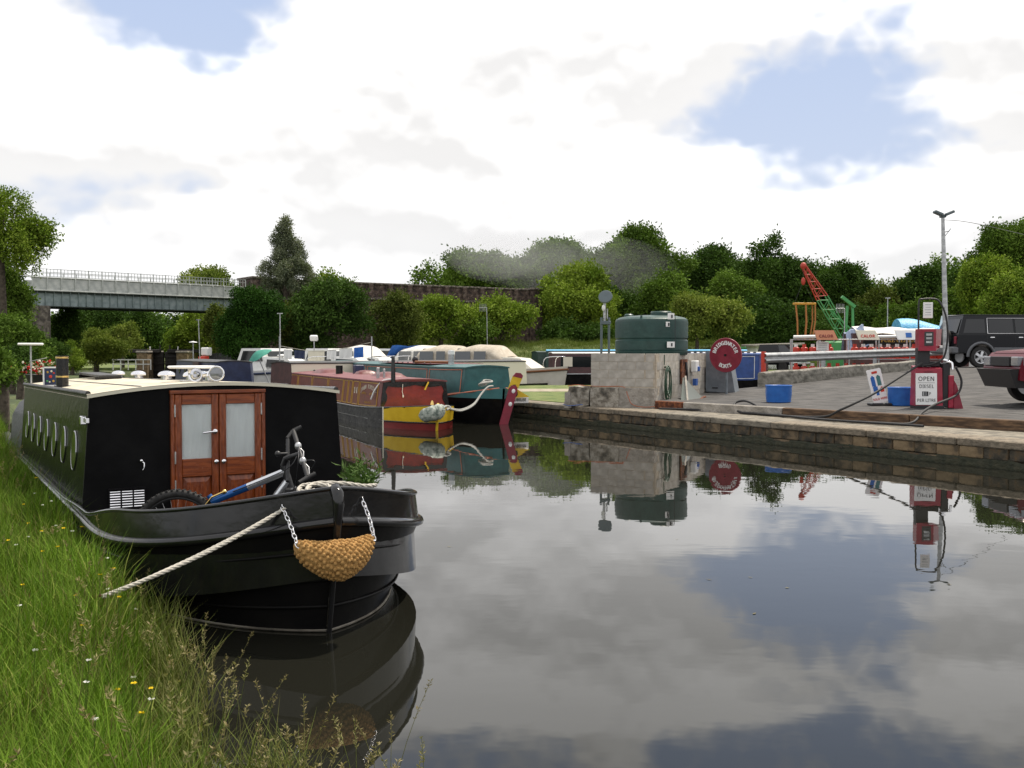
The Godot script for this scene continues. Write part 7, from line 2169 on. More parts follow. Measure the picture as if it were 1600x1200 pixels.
func make_far_yard() -> void:
	var b
	slab("gas_yard", [Vector2(11.0, -41.0), Vector2(18.5, -43.6), Vector2(22, -46), Vector2(22, -58), Vector2(9.2, -58), Vector2(9.6, -44)], 0.6, -1.0, M.coping_b)
	# tall lamp standard
	var base = stand(1479, 38.0)
	var t = thing("lamp_standard", "tall grey lamp standard with twin floodlights behind the pump", "street lamp", base)
	var H = lev(340, 38.0) - base.y
	b = MB.new(); b.tube([Vector3(0, -0.1, 0), Vector3(-0.08, H * 0.4, 0), Vector3(-0.2, H, 0)], [0.11, 0.09, 0.06], 12); part("column", b, M.galv, t)
	b = MB.new(); b.box(Vector3(-0.2, H + 0.03, 0), Vector3(0.2, 0.12, 0.2), 0.02); part("bracket", b, M.mast_grey, t)
	for s in [-1.0, 1.0]:
		b = MB.new(); b.box(Vector3(-0.2 + s * 0.2, H + 0.12, 0.08), Vector3(0.32, 0.1, 0.26), 0.02, Basis().rotated(Vector3.BACK, s * 0.4)); part("floodlight", b, M.mast_grey, t)
	b = MB.new(); b.tube([Vector3(-0.17, H - 0.55, 0), Vector3(0.02, H - 0.5, 0.05), Vector3(0.06, H - 0.42, 0.05)], 0.02, 6); b.bar(Vector3(-0.17, H - 0.75, 0), Vector3(0.0, H - 0.52, 0.04), 0.015); part("camera_arm", b, M.galv, t)
	var w = thing("overhead_cable", "thin cable from the lamp standard to the right-hand trees", "cable")
	b = MB.new(); b.tube(smooth_path([base + Vector3(-0.2, H - 0.1, 0), sv(1530, 46.0, lev(352, 46.0)), sv(1640, 70.0, lev(378, 70.0))], 8), 0.012, 4); part("wire", b, M.black_plastic, w)
	# crane
	var c = thing("boat_crane", "red and green lattice crane above the gas cages", "crane", sv(1323, 60.0, 0.5))
	var foot = Vector3(0, lev(532, 60.0) - 0.5, 0); var tip = sv(1254, 60.0, lev(416, 60.0)) - sv(1323, 60.0, 0.5)
	var mid = foot.lerp(tip, 0.57)
	for e in [["green_boom", foot, mid, 0.24, 0.26, M.crane_green], ["red_boom", mid, tip, 0.26, 0.1, M.crane_red]]:
		var n = Node3D.new(); adopt(n, e[0], c)
		var ax = (e[2] - e[1]).normalized()
		var sx = ax.cross(Vector3.BACK).normalized()
		var cor = func(f, u, v2): return (e[1] as Vector3).lerp(e[2], f) + sx * u * lerpf(e[3], e[4], f) + Vector3.BACK * v2 * lerpf(e[3], e[4], f)
		for u in [-1.0, 1.0]:
			for v2 in [-1.0, 1.0]:
				b = MB.new(); b.bar(cor.call(0.0, u, v2), cor.call(1.0, u, v2), 0.035, 5); part("chord", b, e[5], n)
		for k in 9:
			for v2 in [-1.0, 1.0]:
				b = MB.new(); b.bar(cor.call(k / 9.0, -1.0 if k % 2 else 1.0, v2), cor.call((k + 1) / 9.0, 1.0 if k % 2 else -1.0, v2), 0.018, 4); part("lacing", b, e[5], n)
	b = MB.new(); b.ball(tip, Vector3(0.17, 0.2, 0.2)); part("head_sheave", b, M.crane_red, c)
	b = MB.new(); b.beam(foot.lerp(tip, 0.42), Vector3(0.55, foot.y + 0.35, 0), 0.08, 0.08); b.beam(foot.lerp(tip, 0.36), Vector3(0.4, foot.y + 0.1, 0), 0.06, 0.06); part("boom_stay", b, M.crane_green, c)
	b = MB.new(); b.beam(Vector3(-0.1, foot.y - 0.3, 0), Vector3(0.0, lev(478, 60.0) - 0.5, 0), 0.12, 0.12, Vector3.BACK); b.beam(Vector3(0.35, foot.y - 0.3, 0), Vector3(0.3, lev(478, 60.0) - 0.5, 0), 0.12, 0.12, Vector3.BACK); part("gantry", b, M.crane_green, c)
	b = MB.new(); b.beam(Vector3(-0.35, lev(464, 60.0) - 0.5, 0.1), Vector3(0.4, lev(480, 60.0) - 0.5, 0.1), 0.2, 0.16); part("gantry_head", b, M.crane_green, c)
	b = MB.new(); b.box(Vector3(0.3, 0.9, -0.6), Vector3(2.4, 1.8, 1.8), 0.1); part("cab", b, M.crane_green, c)
	var hk = sv(1254, 60.0, lev(440, 60.0)) - sv(1323, 60.0, 0.5)
	b = MB.new(); b.bar(tip, hk, 0.012, 4); part("hoist_cable", b, M.black_plastic, c)
	b = MB.new(); b.ball(hk, Vector3(0.12, 0.22, 0.1)); part("hook_block", b, M.crane_red, c)
	var sp = sv(1256, 60.0, lev(475, 60.0)) - sv(1323, 60.0, 0.5)
	b = MB.new(); b.box(sp, Vector3(1.2, 0.12, 0.5), 0.02); part("spreader_beam", b, M.crane_yellow, c)
	for x in [-0.55, 0.55]:
		b = MB.new(); b.bar(hk, sp + Vector3(x, 0.05, 0), 0.01, 4); part("bridle", b, M.black_plastic, c)
	for e in [[-0.55, 0.2], [-0.42, -0.2], [0.02, 0.22], [0.12, -0.2], [0.55, 0.2], [0.5, -0.2]]:
		b = MB.new(); b.tube([sp + Vector3(e[0], 0, e[1]), sp + Vector3(e[0] * 0.92 + 0.06, -1.0, e[1]), sp + Vector3(e[0] * 0.75, -2.0, e[1])], 0.045, 5); part("sling", b, M.sling, c)
	# cages of red gas bottles
	var cg = thing("gas_cage", "galvanised mesh cages holding two tiers of red gas bottles", "cage", sv(1355, 43.2, 0.6), -0.16)
	for x in [-3.0, -1.9, -0.75, 0.4, 1.6, 2.9]:
		for z in [0.3, -0.35]:
			b = MB.new(); b.bar(Vector3(x, 0, z), Vector3(x, 1.62, z), 0.03, 6); part("upright", b, M.galv, cg)
	for y in [0.04, 0.8, 1.6]:
		for z in [0.3, -0.35]:
			b = MB.new(); b.bar(Vector3(-3.0, y, z), Vector3(2.9, y, z), 0.022, 6); part("rail", b, M.galv, cg)
	for y in [0.04, 0.82]:
		b = MB.new(); b.box(Vector3(-0.05, y, 0), Vector3(5.9, 0.03, 0.62)); part("shelf", b, M.gas_red, cg)
	for e in [[-2.45, 1.0, M.white], [0.9, 1.2, M.white]]:
		b = MB.new(); b.tube([Vector3(e[0] - e[1] * 0.5, 1.7, 0.3), Vector3(e[0] + e[1] * 0.5, 1.72, 0.3)], 0.07, 8); part("rolled_cover", b, e[2], cg)
	var r = RandomNumberGenerator.new(); r.seed = 14
	var bm = MB.new(); bm.lathe([Vector2(0, 0), Vector2(0.14, 0.0), Vector2(0.155, 0.03), Vector2(0.155, 0.36), Vector2(0.135, 0.43), Vector2(0.06, 0.47), Vector2(0.05, 0.5), Vector2(0, 0.5)], 16)
	var col = MB.new(); col.lathe([Vector2(0.075, 0.45), Vector2(0.075, 0.58), Vector2(0.068, 0.58), Vector2(0.068, 0.45)], 14)
	var bmm = bm.mesh(); var com = col.mesh()
	var T = cg.transform
	var ordinals = ["first", "second", "third", "fourth", "fifth", "sixth", "seventh", "eighth", "ninth", "tenth", "eleventh", "twelfth", "thirteenth", "fourteenth", "fifteenth", "sixteenth", "seventeenth", "eighteenth"]
	for tier in 2:
		var i = -1
		for slot in 18:
			var x = -2.82 + slot * 0.33
			if (tier == 1 and slot in [5, 6]) or (tier == 0 and r.randf() < 0.15): continue
			i += 1
			var g = thing("gas_bottle", "red gas bottle on the %s shelf of the cage, %s from its left end" % ["upper" if tier else "lower", ordinals[i]], "gas bottle", T * Vector3(x, 0.06 + 0.778 * tier, 0.05 + r.randf_range(-0.06, 0.06)), 0.0, "red gas bottles on the %s shelf" % ("upper" if tier else "lower"))
			put("body", bmm, M.gas_red, g); put("valve_guard", com, M.gas_red if r.randf() < 0.6 else M.white, g)
	for e in [[1290, 42.4, "orange CALOR board on top of the gas cages", M.orange_board, M.red_paint, "CALOR", 0.0], [1355, 42.4, "white CALOR board on top of the gas cages", M.cream, M.gas_red, "CALOR", 0.0], [1416, 42.0, "white and blue board on the cages left of the pump head", M.sign_white, M.trough_blue, "", 0.0]]:
		var s = thing("gas_board", e[2], "sign", sv(e[0], e[1], 2.2), -0.1)
		b = MB.new(); b.hexa([Vector3(-0.34, -0.02, 0.2), Vector3(0.44, -0.02, 0.2), Vector3(0.4, -0.02, 0.16), Vector3(-0.38, -0.02, 0.16), Vector3(-0.44, 0.36, 0.02), Vector3(0.3, 0.36, 0.02), Vector3(0.26, 0.36, -0.02), Vector3(-0.48, 0.36, -0.02)]); part("panel", b, e[3], s)
		if e[5] != "": text(e[5], 0.16, e[4], s, Vector3(-0.02, 0.13, 0.155), Basis().rotated(Vector3.RIGHT, -0.44), true)
		else:
			b = MB.new(); b.box(Vector3(0.05, 0.16, 0.13), Vector3(0.22, 0.2, 0.02), 0.0, Basis().rotated(Vector3.RIGHT, -0.44)); part("blue_square", b, e[4], s)
		b = MB.new(); b.bar(Vector3(-0.3, -0.12, 0.1), Vector3(-0.3, 0.1, 0.08), 0.02); b.bar(Vector3(0.3, -0.12, 0.1), Vector3(0.3, 0.1, 0.08), 0.02); part("stay", b, M.galv, s)
	var nb2 = thing("notice_board", "white notice hung on the gas cage below the orange board", "sign", sv(1285, 42.6, lev(541, 42.6) - 0.2))
	b = MB.new(); b.box(Vector3(0, 0.2, 0), Vector3(0.5, 0.36, 0.02), 0.004); part("panel", b, M.sign_white, nb2)
	for k in 4:
		b = MB.new(); b.box(Vector3(0, 0.32 - 0.08 * k, 0.012), Vector3(0.36, 0.03, 0.004)); part("print_line", b, M.galv, nb2)
	# covered boat with white and blue tarpaulins
	var tb = thing("covered_boat", "dark boat lettered PURE GENIUS under white and blue tarpaulins", "boat", sv(1400, 53.0, 0.6), -0.05)
	b = MB.new(); b.hexa([Vector3(-2.3, 0, 0.9), Vector3(3.2, 0, 0.9), Vector3(3.2, 0, -0.9), Vector3(-2.3, 0, -0.9), Vector3(-2.4, 2.0, 1.0), Vector3(3.3, 2.0, 1.0), Vector3(3.3, 2.0, -1.0), Vector3(-2.4, 2.0, -1.0)]); part("hull", b, M.plum, tb)
	b = MB.new(); b.box(Vector3(0.3, 1.65, 1.0), Vector3(4.4, 0.42, 0.06), 0.01, Basis().rotated(Vector3.RIGHT, 0.05)); part("name_band", b, M.hull_black, tb)
	text("PURE GENIUS", 0.22, M.gold, tb, Vector3(-0.2, 1.65, 1.045), Basis(), false, true, 1.1)
	var rows = []
	for i in 15:
		var ring = PackedVector3Array()
		for k in 9:
			var u = i / 14.0; var v3 = k / 8.0 * 2.0 - 1.0
			ring.append(Vector3(lerpf(-2.2, 3.3, u), 2.35 - 0.35 * absf(v3) - 0.15 * u + 0.04 * sin(u * 21.0 + v3 * 3.0), v3 * 1.15))
		rows.append(ring)
	b = MB.new(); b.grid(rows, false, true, false); part("white_tarpaulin", b, M.tarp_white, tb)
	rows = []
	for i in 7:
		var ring = PackedVector3Array()
		for k in 9:
			var u = i / 6.0; var v3 = k / 8.0 * 2.0 - 1.0
			ring.append(Vector3(lerpf(-2.55, -1.7, u) - 0.1 * sin(v3 * 4.0), (2.42 if absf(v3) < 0.6 else 1.1 + 0.4 * u) - 0.4 * (1.0 - u) + 0.05 * sin(u * 9.0 + k), v3 * 1.2))
		rows.append(ring)
	b = MB.new(); b.grid(rows, false, true, false); part("blue_tarpaulin", b, M.tarp_grey, tb)
	var bt = thing("covered_cruiser", "hull under a bright light blue tarpaulin behind the covered boat", "boat", sv(1452, 57.0, 0.6), -0.08)
	rows = []
	for i in 13:
		var ring = PackedVector3Array()
		for k in 11:
			var u = i / 12.0; var a = PI * k / 10.0
			ring.append(Vector3(lerpf(-1.75, 2.0, u), 0.9 + (1.95 + 0.12 * sin(u * 7.0)) * pow(sin(a), 0.5) * (1.0 - 0.25 * u), -cos(a) * 1.2 + 0.05 * sin(u * 15.0)))
		rows.append(ring)
	b = MB.new(); b.grid(rows, false, true, false); b.fan(rows[0], true); b.fan(rows[12], false); part("tarpaulin", b, M.tarp_blue, bt)
	b = MB.new(); b.hexa([Vector3(-1.6, 0, 0.8), Vector3(1.9, 0, 0.8), Vector3(1.9, 0, -0.8), Vector3(-1.6, 0, -0.8), Vector3(-1.75, 1.0, 1.15), Vector3(2.1, 1.0, 1.15), Vector3(2.1, 1.0, -1.15), Vector3(-1.75, 1.0, -1.15)]); part("hull", b, M.gel_white, bt)
	var vn = thing("white_cruiser", "white cruiser cabin rising behind the black car's roof", "boat", sv(1500, 56.0, 0.6), 0.0)
	b = MB.new(); b.hexa([Vector3(-1.0, 0, 0.8), Vector3(2.4, 0, 0.8), Vector3(2.4, 0, -0.8), Vector3(-1.0, 0, -0.8), Vector3(-1.1, 1.9, 1.0), Vector3(2.6, 1.9, 1.0), Vector3(2.6, 1.9, -1.0), Vector3(-1.1, 1.9, -1.0)]); part("hull", b, M.gel_white, vn)
	b = MB.new(); b.hexa([Vector3(-0.9, 1.9, 0.8), Vector3(0.75, 1.9, 0.8), Vector3(0.75, 1.9, -0.8), Vector3(-0.9, 1.9, -0.8), Vector3(-0.75, 3.0, 0.65), Vector3(0.25, 3.0, 0.65), Vector3(0.25, 3.0, -0.65), Vector3(-0.75, 3.0, -0.65)]); part("cabin", b, M.gel_white, vn)
	b = MB.new(); b.hexa([Vector3(-0.45, 2.3, 0.77), Vector3(0.4, 2.3, 0.77), Vector3(0.4, 2.3, 0.72), Vector3(-0.45, 2.3, 0.72), Vector3(-0.4, 2.75, 0.71), Vector3(0.2, 2.75, 0.71), Vector3(0.2, 2.75, 0.65), Vector3(-0.4, 2.75, 0.65)]); part("window", b, M.glass_dark, vn)
	# low white buildings and a jeep beyond the marina
	for e in [[1205, 70.0, 2.7, 1.55, 0.05, "long white cabin with a flat grey roof beyond the marina", M.kerb_concrete], [1160, 74.0, 1.7, 1.35, 0.0, "small white cabin beyond the round red sign", M.crane_green]]:
		var h = thing("site_cabin", e[5], "building", sv(e[0], e[1], 0.5), e[4])
		b = MB.new(); b.box(Vector3(0, e[3] * 0.5, 0), Vector3(e[2], e[3], 2.4), 0.02); part("wall", b, M.white, h)
		b = MB.new(); b.box(Vector3(0, e[3] + 0.08, 0.2), Vector3(e[2] + 0.6, 0.16, 3.2), 0.03, Basis().rotated(Vector3.BACK, 0.03)); part("roof", b, e[6], h)
		for x in [-0.6, -0.15, 0.5]:
			b = MB.new(); b.box(Vector3(x, e[3] * 0.62, 1.205), Vector3(0.26, 0.42, 0.03), 0.005); var wd = part("window", b, M.white, h)
			b = MB.new(); b.box(Vector3(x, e[3] * 0.62, 1.222), Vector3(0.19, 0.34, 0.01)); part("pane", b, M.glass_dark, wd)
	var jp = thing("parked_jeep", "dark jeep with chrome lamps parked beyond the marina", "car", sv(1222, 60.0, 0.5), 0.5)
	b = MB.new(); b.box(Vector3(0, 0.75, 0), Vector3(1.5, 0.6, 2.6), 0.1); part("body", b, M.car_black, jp)
	b = MB.new(); b.hexa([Vector3(-0.7, 1.05, 0.5), Vector3(0.7, 1.05, 0.5), Vector3(0.7, 1.05, -1.3), Vector3(-0.7, 1.05, -1.3), Vector3(-0.6, 1.6, 0.2), Vector3(0.6, 1.6, 0.2), Vector3(0.6, 1.6, -1.2), Vector3(-0.6, 1.6, -1.2)]); part("cabin", b, M.car_black, jp)
	b = MB.new(); b.quad(Vector3(-0.62, 1.1, 0.48), Vector3(0.62, 1.1, 0.48), Vector3(0.54, 1.55, 0.24), Vector3(-0.54, 1.55, 0.24)); part("windscreen", b, M.car_glass, jp)
	for s in [-1.0, 1.0]:
		b = MB.new(); b.ball(Vector3(s * 0.5, 0.85, 1.32), Vector3(0.13, 0.13, 0.06)); part("head_lamp", b, M.chrome, jp)
		for z in [-0.8, 0.85]:
			b = MB.new(); b.lathe([Vector2(0, -0.1), Vector2(0.3, -0.1), Vector2(0.34, -0.06), Vector2(0.34, 0.06), Vector2(0.3, 0.1), Vector2(0.2, 0.08), Vector2(0, 0.08)], 20); put("wheel", b.mesh(), M.tyre, jp, Transform3D(Basis().rotated(Vector3.BACK, -s * PI / 2), Vector3(s * 0.68, 0.34, z)))
	b = MB.new(); b.box(Vector3(0, 0.55, 1.4), Vector3(1.5, 0.14, 0.14), 0.03); part("bumper", b, M.chrome, jp)
	var pa = thing("garden_umbrella", "white garden umbrella in front of the small white cabin", "parasol", sv(1165, 66.0, 0.5))
	b = MB.new(); b.lathe([Vector2(0.75, 0.62), Vector2(0.4, 0.82), Vector2(0, 0.98)], 10, false); part("canopy", b, M.white, pa)
	b = MB.new(); b.bar(Vector3.ZERO, Vector3(0, 0.95, 0), 0.03); part("pole", b, M.galv, pa)
	# posts and masts
	lamp_pole("lamp_post", "thin grey lamp post standing over the dark green bush", 438, 50.0, 0.3, lev(490, 50.0), 0.0, 0)
	lamp_pole("lamp_post", "short post with a white floodlight behind the washing line", 491, 47.0, 0.2, lev(532, 47.0), 0.0, 1)
	lamp_pole("sign_post", "white notice board on a post behind the navy boat", 366, 62.0, 0.3, lev(551, 62.0), 0.0, 2)
	lamp_pole("mast", "white flag mast at the boat below the lock", 302, 57.0, 0.5, lev(536, 57.0), 0.0, 3)
	lamp_pole("mast", "tall turquoise yard mast beside the lock boat", 313, 58.0, 0.5, lev(500, 58.0), -0.08, 0)
	lamp_pole("wooden_pole", "plain brown pole standing on the grassy rise", 762, 69.0, 0.6, lev(481, 69.0), -0.06, 5)
	lamp_pole("aerial_mast", "tall aerial mast behind the boat with tarpaulins", 1386, 58.0, 0.6, lev(466, 58.0), 0.0, 0)
	lamp_pole("aerial_mast", "grey aerial with rods beside the green crane gantry", 1319, 58.5, 0.6, lev(482, 58.5), 0.0, 4)
	lamp_pole("cowl_post", "short mast with a white cap at the left of the washing line", 441, 45.5, 0.3, lev(557, 45.5), 0.0, 3)

func make_smoke() -> void:
	for e in [[770, 98.0, 398, 9.0, 5.0, 0.03], [800, 97.0, 402, 12.0, 4.0, 0.022], [850, 96.0, 412, 15.0, 5.0, 0.014], [905, 95.0, 416, 16.0, 6.0, 0.012], [940, 94.0, 430, 14.0, 7.0, 0.01]]:
		var f = FogVolume.new()
		f.shape = RenderingServer.FOG_VOLUME_SHAPE_ELLIPSOID
		f.size = Vector3(e[3], e[4], 5.0)
		var m = FogMaterial.new()
		m.density = e[5]
		m.albedo = Color(0.97, 0.97, 0.98)
		f.material = m
		adopt(f, "chimney_smoke", self)
		f.position = sv(e[0], e[1], lev(e[2], e[1]))
		tag(f, "thin drifting smoke in front of the wood", "smoke"); f.set_meta("kind", "stuff")
# ------------------------------------------------------------------ trees, bushes, grass
var clumps := []
func make_clumps() -> void:
	var r = RandomNumberGenerator.new(); r.seed = 61
	for v in 3:
		var b = MB.new()
		b.tinted = true
		for i in 44:
			var p = Vector3(r.randfn(), r.randfn() * 0.8, r.randfn()) * 0.42
			var dir = (p.normalized() + Vector3(r.randfn(), r.randfn() - 0.3, r.randfn()) * 0.7).normalized()
			var k = r.randf_range(0.72, 1.25)
			b.col = Color(k, k * r.randf_range(0.95, 1.04), k * r.randf_range(0.8, 1.1))
			leaf(b, p, dir, r.randf_range(0.3, 0.46), r.randf_range(0.18, 0.28), r)
		clumps.append(b.mesh())

func crown(parent: Node3D, lobes: Array, size: float, dense: float, ca: Color, cb: Color, r: RandomNumberGenerator, called := "crown") -> void:
	var areas = []
	var total = 0.0
	for l in lobes:
		var R: Vector3 = l[1]
		var a = 4.0 * PI * pow((pow(R.x * R.y, 1.6) + pow(R.x * R.z, 1.6) + pow(R.y * R.z, 1.6)) / 3.0, 1.0 / 1.6)
		areas.append(a); total += a
	var xs = []
	for li in lobes.size():
		var n = int(dense * areas[li] / (size * size))
		var c: Vector3 = lobes[li][0]; var R: Vector3 = lobes[li][1]
		var tone = r.randf_range(-0.34, 0.34)
		for i in n:
			var d = Vector3(r.randfn(), r.randfn(), r.randfn()).normalized()
			if d.y < -0.55 and r.randf() < 0.6: d.y = -d.y
			var rad = 1.0 - 0.5 * pow(r.randf(), 1.8) + r.randf_range(-0.06, 0.1)
			var p = c + d * R * rad
			var s = size * r.randf_range(0.6, 1.25)
			var q = Basis(Vector3(r.randfn(), r.randfn(), r.randfn()).normalized(), r.randf() * TAU).scaled(Vector3(s, s, s))
			var t = clampf(r.randf() + tone, 0.0, 1.0)
			xs.append([Transform3D(q, p), ca.lerp(cb, t)])
	for v in 3:
		var part_xs = []
		for i in xs.size():
			if i % 3 == v: part_xs.append(xs[i])
		if part_xs.is_empty(): continue
		var mm = MultiMesh.new()
		mm.transform_format = MultiMesh.TRANSFORM_3D
		mm.use_colors = true
		mm.mesh = clumps[v]
		mm.instance_count = part_xs.size()
		for i in part_xs.size():
			mm.set_instance_transform(i, part_xs[i][0]); mm.set_instance_color(i, part_xs[i][1])
		var o = MultiMeshInstance3D.new()
		o.multimesh = mm
		o.material_override = M.leaf
		adopt(o, called, parent)
		o.set_meta("kind", "stuff")

func lobes_for(c: Vector3, R: Vector3, n: int, share: float, r: RandomNumberGenerator) -> Array:
	var out = [[c, R * 0.72]]
	for i in n:
		var d = Vector3(r.randfn(), r.randfn() * 0.9 + 0.25, r.randfn()).normalized()
		var k = share * r.randf_range(0.45, 1.35)
		out.append([c + d * R * (1.03 - k * 0.75) * r.randf_range(0.85, 1.06), R * k * Vector3(1.0, r.randf_range(0.65, 1.0), 1.0)])
	return out

const G_DARK := [Color(0.032, 0.064, 0.013), Color(0.079, 0.141, 0.029)]
const G_MID := [Color(0.059, 0.107, 0.017), Color(0.149, 0.234, 0.040)]
const G_OLIVE := [Color(0.066, 0.091, 0.018), Color(0.157, 0.190, 0.042)]
const G_PALE := [Color(0.107, 0.156, 0.028), Color(0.250, 0.296, 0.062)]
const G_FRESH := [Color(0.102, 0.169, 0.019), Color(0.242, 0.321, 0.046)]
const G_GREY := [Color(0.11, 0.135, 0.085), Color(0.25, 0.27, 0.18)]
const G_HOLLY := [Color(0.018, 0.05, 0.008), Color(0.045, 0.105, 0.018)]

func tree(called: String, label: String, group: String, b0: float, d: float, top: float, low: float, wide: float, tones: Array, key: int, n_lobes := 11, share := 0.42, size := 0.0, dense := 1.15, ground := 0.5) -> Node3D:
	var r = RandomNumberGenerator.new(); r.seed = key * 131 + 7
	var at = sv(b0, d, ground)
	var t = thing(called, label, "bush" if called.contains("bush") or called.contains("shrub") else "tree", at, 0.0, group)
	var yt = lev(top, d) - ground; var yl = maxf(lev(low, d) - ground, 0.0)
	var R = Vector3(wide * d / 3320.0, (yt - yl) * 0.5, wide * d / 3320.0 * 0.85)
	var c = Vector3(0, (yt + yl) * 0.5, 0)
	var s = size if size > 0.0 else maxf(0.26, d * 0.0062)
	var b = MB.new()
	var tr = maxf(0.1, R.x * 0.07)
	b.tube([Vector3(0, -0.3, 0), Vector3(0.05, c.y * 0.5, 0.02), Vector3(-0.04, c.y, 0), Vector3(0, c.y + R.y * 0.55, 0)], [tr * 1.4, tr, tr * 0.7, tr * 0.25], 8)
	part("trunk", b, M.bark, t)
	for i in 5:
		var a = TAU * i / 5.0 + r.randf()
		var y0 = c.y - R.y * r.randf_range(0.1, 0.7)
		b = MB.new(); b.tube([Vector3(0, maxf(y0, 0.2), 0), Vector3(cos(a) * R.x * 0.35, maxf(y0, 0.2) + R.y * 0.3, sin(a) * R.z * 0.35), Vector3(cos(a) * R.x * 0.7, maxf(y0, 0.2) + R.y * 0.55, sin(a) * R.z * 0.7)], [tr * 0.5, tr * 0.35, tr * 0.12], 6)
		part("limb", b, M.bark, t)
	crown(t, lobes_for(c, R * 0.97, n_lobes, share, r), s, dense, tones[0], tones[1], r)
	return t

func make_trees() -> void:
	make_clumps()
	var far = "trees behind the marina"
	var bush = "bushes in front of the viaduct"
	# left bank
	tree("broadleaf_tree", "tall light-leaved tree above the bridge's left end", "trees on the left bank", 5, 44.0, 268, 440, 150, G_FRESH, 1, 12, 0.34, 0.3, 0.75, 0.4)
	tree("broadleaf_tree", "dark ivy-clad tree hiding the bridge's left abutment", "trees on the left bank", 0, 46.0, 395, 560, 92, G_MID, 2, 10, 0.4, 0.3, 1.1, 0.4)
	tree("shrub", "deep green shrub at the far left behind the boat's stern", "trees on the left bank", 18, 36.0, 480, 600, 110, G_MID, 3, 9, 0.4, 0.22, 1.2, 0.3)
	tree("shrub", "dark shrub against the bridge pier above the boat's chimney", "trees on the left bank", 98, 64.0, 478, 580, 50, G_DARK, 4, 8, 0.4, 0.3, 1.2, 0.4)
	for e in [[4, 25.0, 548, 612, 60, G_MID, "low hawthorn at the left edge beside the dark stern cover"], [30, 33.0, 540, 600, 55, G_DARK, "dark low hawthorn behind the flower basket"], [62, 40.0, 535, 592, 48, G_MID, "green hawthorn behind the white aerial"], [88, 50.0, 530, 588, 46, G_DARK, "dark hawthorn just behind the boat chimney"], [112, 60.0, 535, 584, 44, G_FRESH, "bright hawthorn at the foot of the bridge pier"], [-20, 22.0, 520, 620, 70, G_MID, "hawthorn just beyond the left edge"]]:
		tree("shrub", e[6], "trees on the left bank", e[0], e[1], e[2], e[3], e[4], e[5], 90 + int(e[0]), 8, 0.42, 0.2, 1.1, 0.25)
	tree("willow_bush", "pale yellow-green willow bush beneath the bridge", "trees beneath the bridge", 150, 70.0, 515, 580, 95, G_PALE, 5, 9, 0.42, 0.3, 1.2, 0.4)
	tree("willow_bush", "taller pale willow right of the yellow-green bush under the bridge", "trees beneath the bridge", 192, 78.0, 500, 565, 55, G_PALE, 6, 8, 0.42, 0.32, 1.1, 0.4)
	tree("broadleaf_tree", "rounded dark tree seen far off under the bridge, left of the lock", "trees beneath the bridge", 165, 110.0, 470, 565, 95, G_DARK, 7)
	tree("broadleaf_tree", "rounded dark tree seen far off under the bridge, over the lock gates", "trees beneath the bridge", 232, 106.0, 482, 560, 82, G_DARK, 8)
	tree("broadleaf_tree", "far dark tree under the bridge beside its left pier", "trees beneath the bridge", 118, 108.0, 478, 570, 70, G_DARK, 9)
	tree("broadleaf_tree", "sunlit tree under the bridge's right half beyond the lock boat", "trees beneath the bridge", 305, 78.0, 478, 575, 80, G_FRESH, 10, 10, 0.4, 0.4)
	tree("broadleaf_tree", "dense very dark green tree at the bridge's right end", bush, 393, 60.0, 447, 572, 108, G_HOLLY, 11, 12, 0.4, 0.32, 1.4)
	tree("shrub", "light olive shrub between the sunlit tree and the very dark tree", bush, 345, 66.0, 470, 575, 52, G_OLIVE, 12, 8, 0.4, 0.34, 1.2)
	# grey-green conifer shape
	var r = RandomNumberGenerator.new(); r.seed = 404
	var cf = thing("grey_conifer", "tall grey-green pointed tree rising above the viaduct", "tree", sv(446, 66.0, 0.5), 0.0, bush)
	var b = MB.new(); b.tube([Vector3(0, -0.3, 0), Vector3(0.1, 5, 0), Vector3(0, 9.0, 0)], [0.3, 0.2, 0.05], 8); part("trunk", b, M.bark, cf)
	var lobes = []
	for i in 46:
		var f = pow(i / 45.0, 0.95)
		var y = lerpf(2.4, 8.7, f) + r.randf_range(-0.2, 0.3)
		var w = lerpf(2.3, 0.15, pow(f, 1.35)) * r.randf_range(0.35, 1.35)
		var a = i * 2.4 + r.randf_range(-0.6, 0.6)
		var m = lerpf(0.62, 0.3, f) * r.randf_range(0.65, 1.3)
		lobes.append([Vector3(cos(a) * w * 0.8 + 0.2 * (1.0 - f), y, sin(a) * w * 0.8), Vector3(m, m * 1.15, m)])
	for e in [[0.75, 7.6, 0.35], [0.95, 7.0, 0.4], [1.3, 5.2, 0.4], [-0.5, 8.0, 0.3], [1.75, 4.6, 0.35], [0.1, 9.2, 0.22], [-1.2, 6.2, 0.4]]:
		lobes.append([Vector3(e[0], e[1], 0.1), Vector3(e[2], e[2] * 1.4, e[2])])
	crown(cf, lobes, 0.24, 1.0, G_GREY[0], G_GREY[1], r)
	tree("bush", "large dark bush in front of the viaduct behind the washing line", bush, 512, 62.0, 432, 558, 132, G_DARK, 13, 12, 0.4)
	tree("bush", "olive bush under the conifer, left of the large dark bush", bush, 455, 63.5, 468, 560, 75, G_OLIVE, 14, 9, 0.4)
	tree("bush", "brownish green bush right of the large dark bush", bush, 610, 66.0, 455, 560, 100, G_OLIVE, 15, 10, 0.4)
	tree("bush", "light green bush below the viaduct's middle", bush, 688, 72.0, 458, 548, 110, G_FRESH, 16, 11, 0.38)
	tree("bush", "light green bush below the viaduct's right end, behind the brown pole", bush, 784, 75.0, 460, 545, 98, G_FRESH, 17, 10, 0.38)
	tree("bush", "low dark bush filling the foot of the viaduct between light bushes", bush, 740, 73.0, 500, 550, 70, G_MID, 18, 8, 0.4)
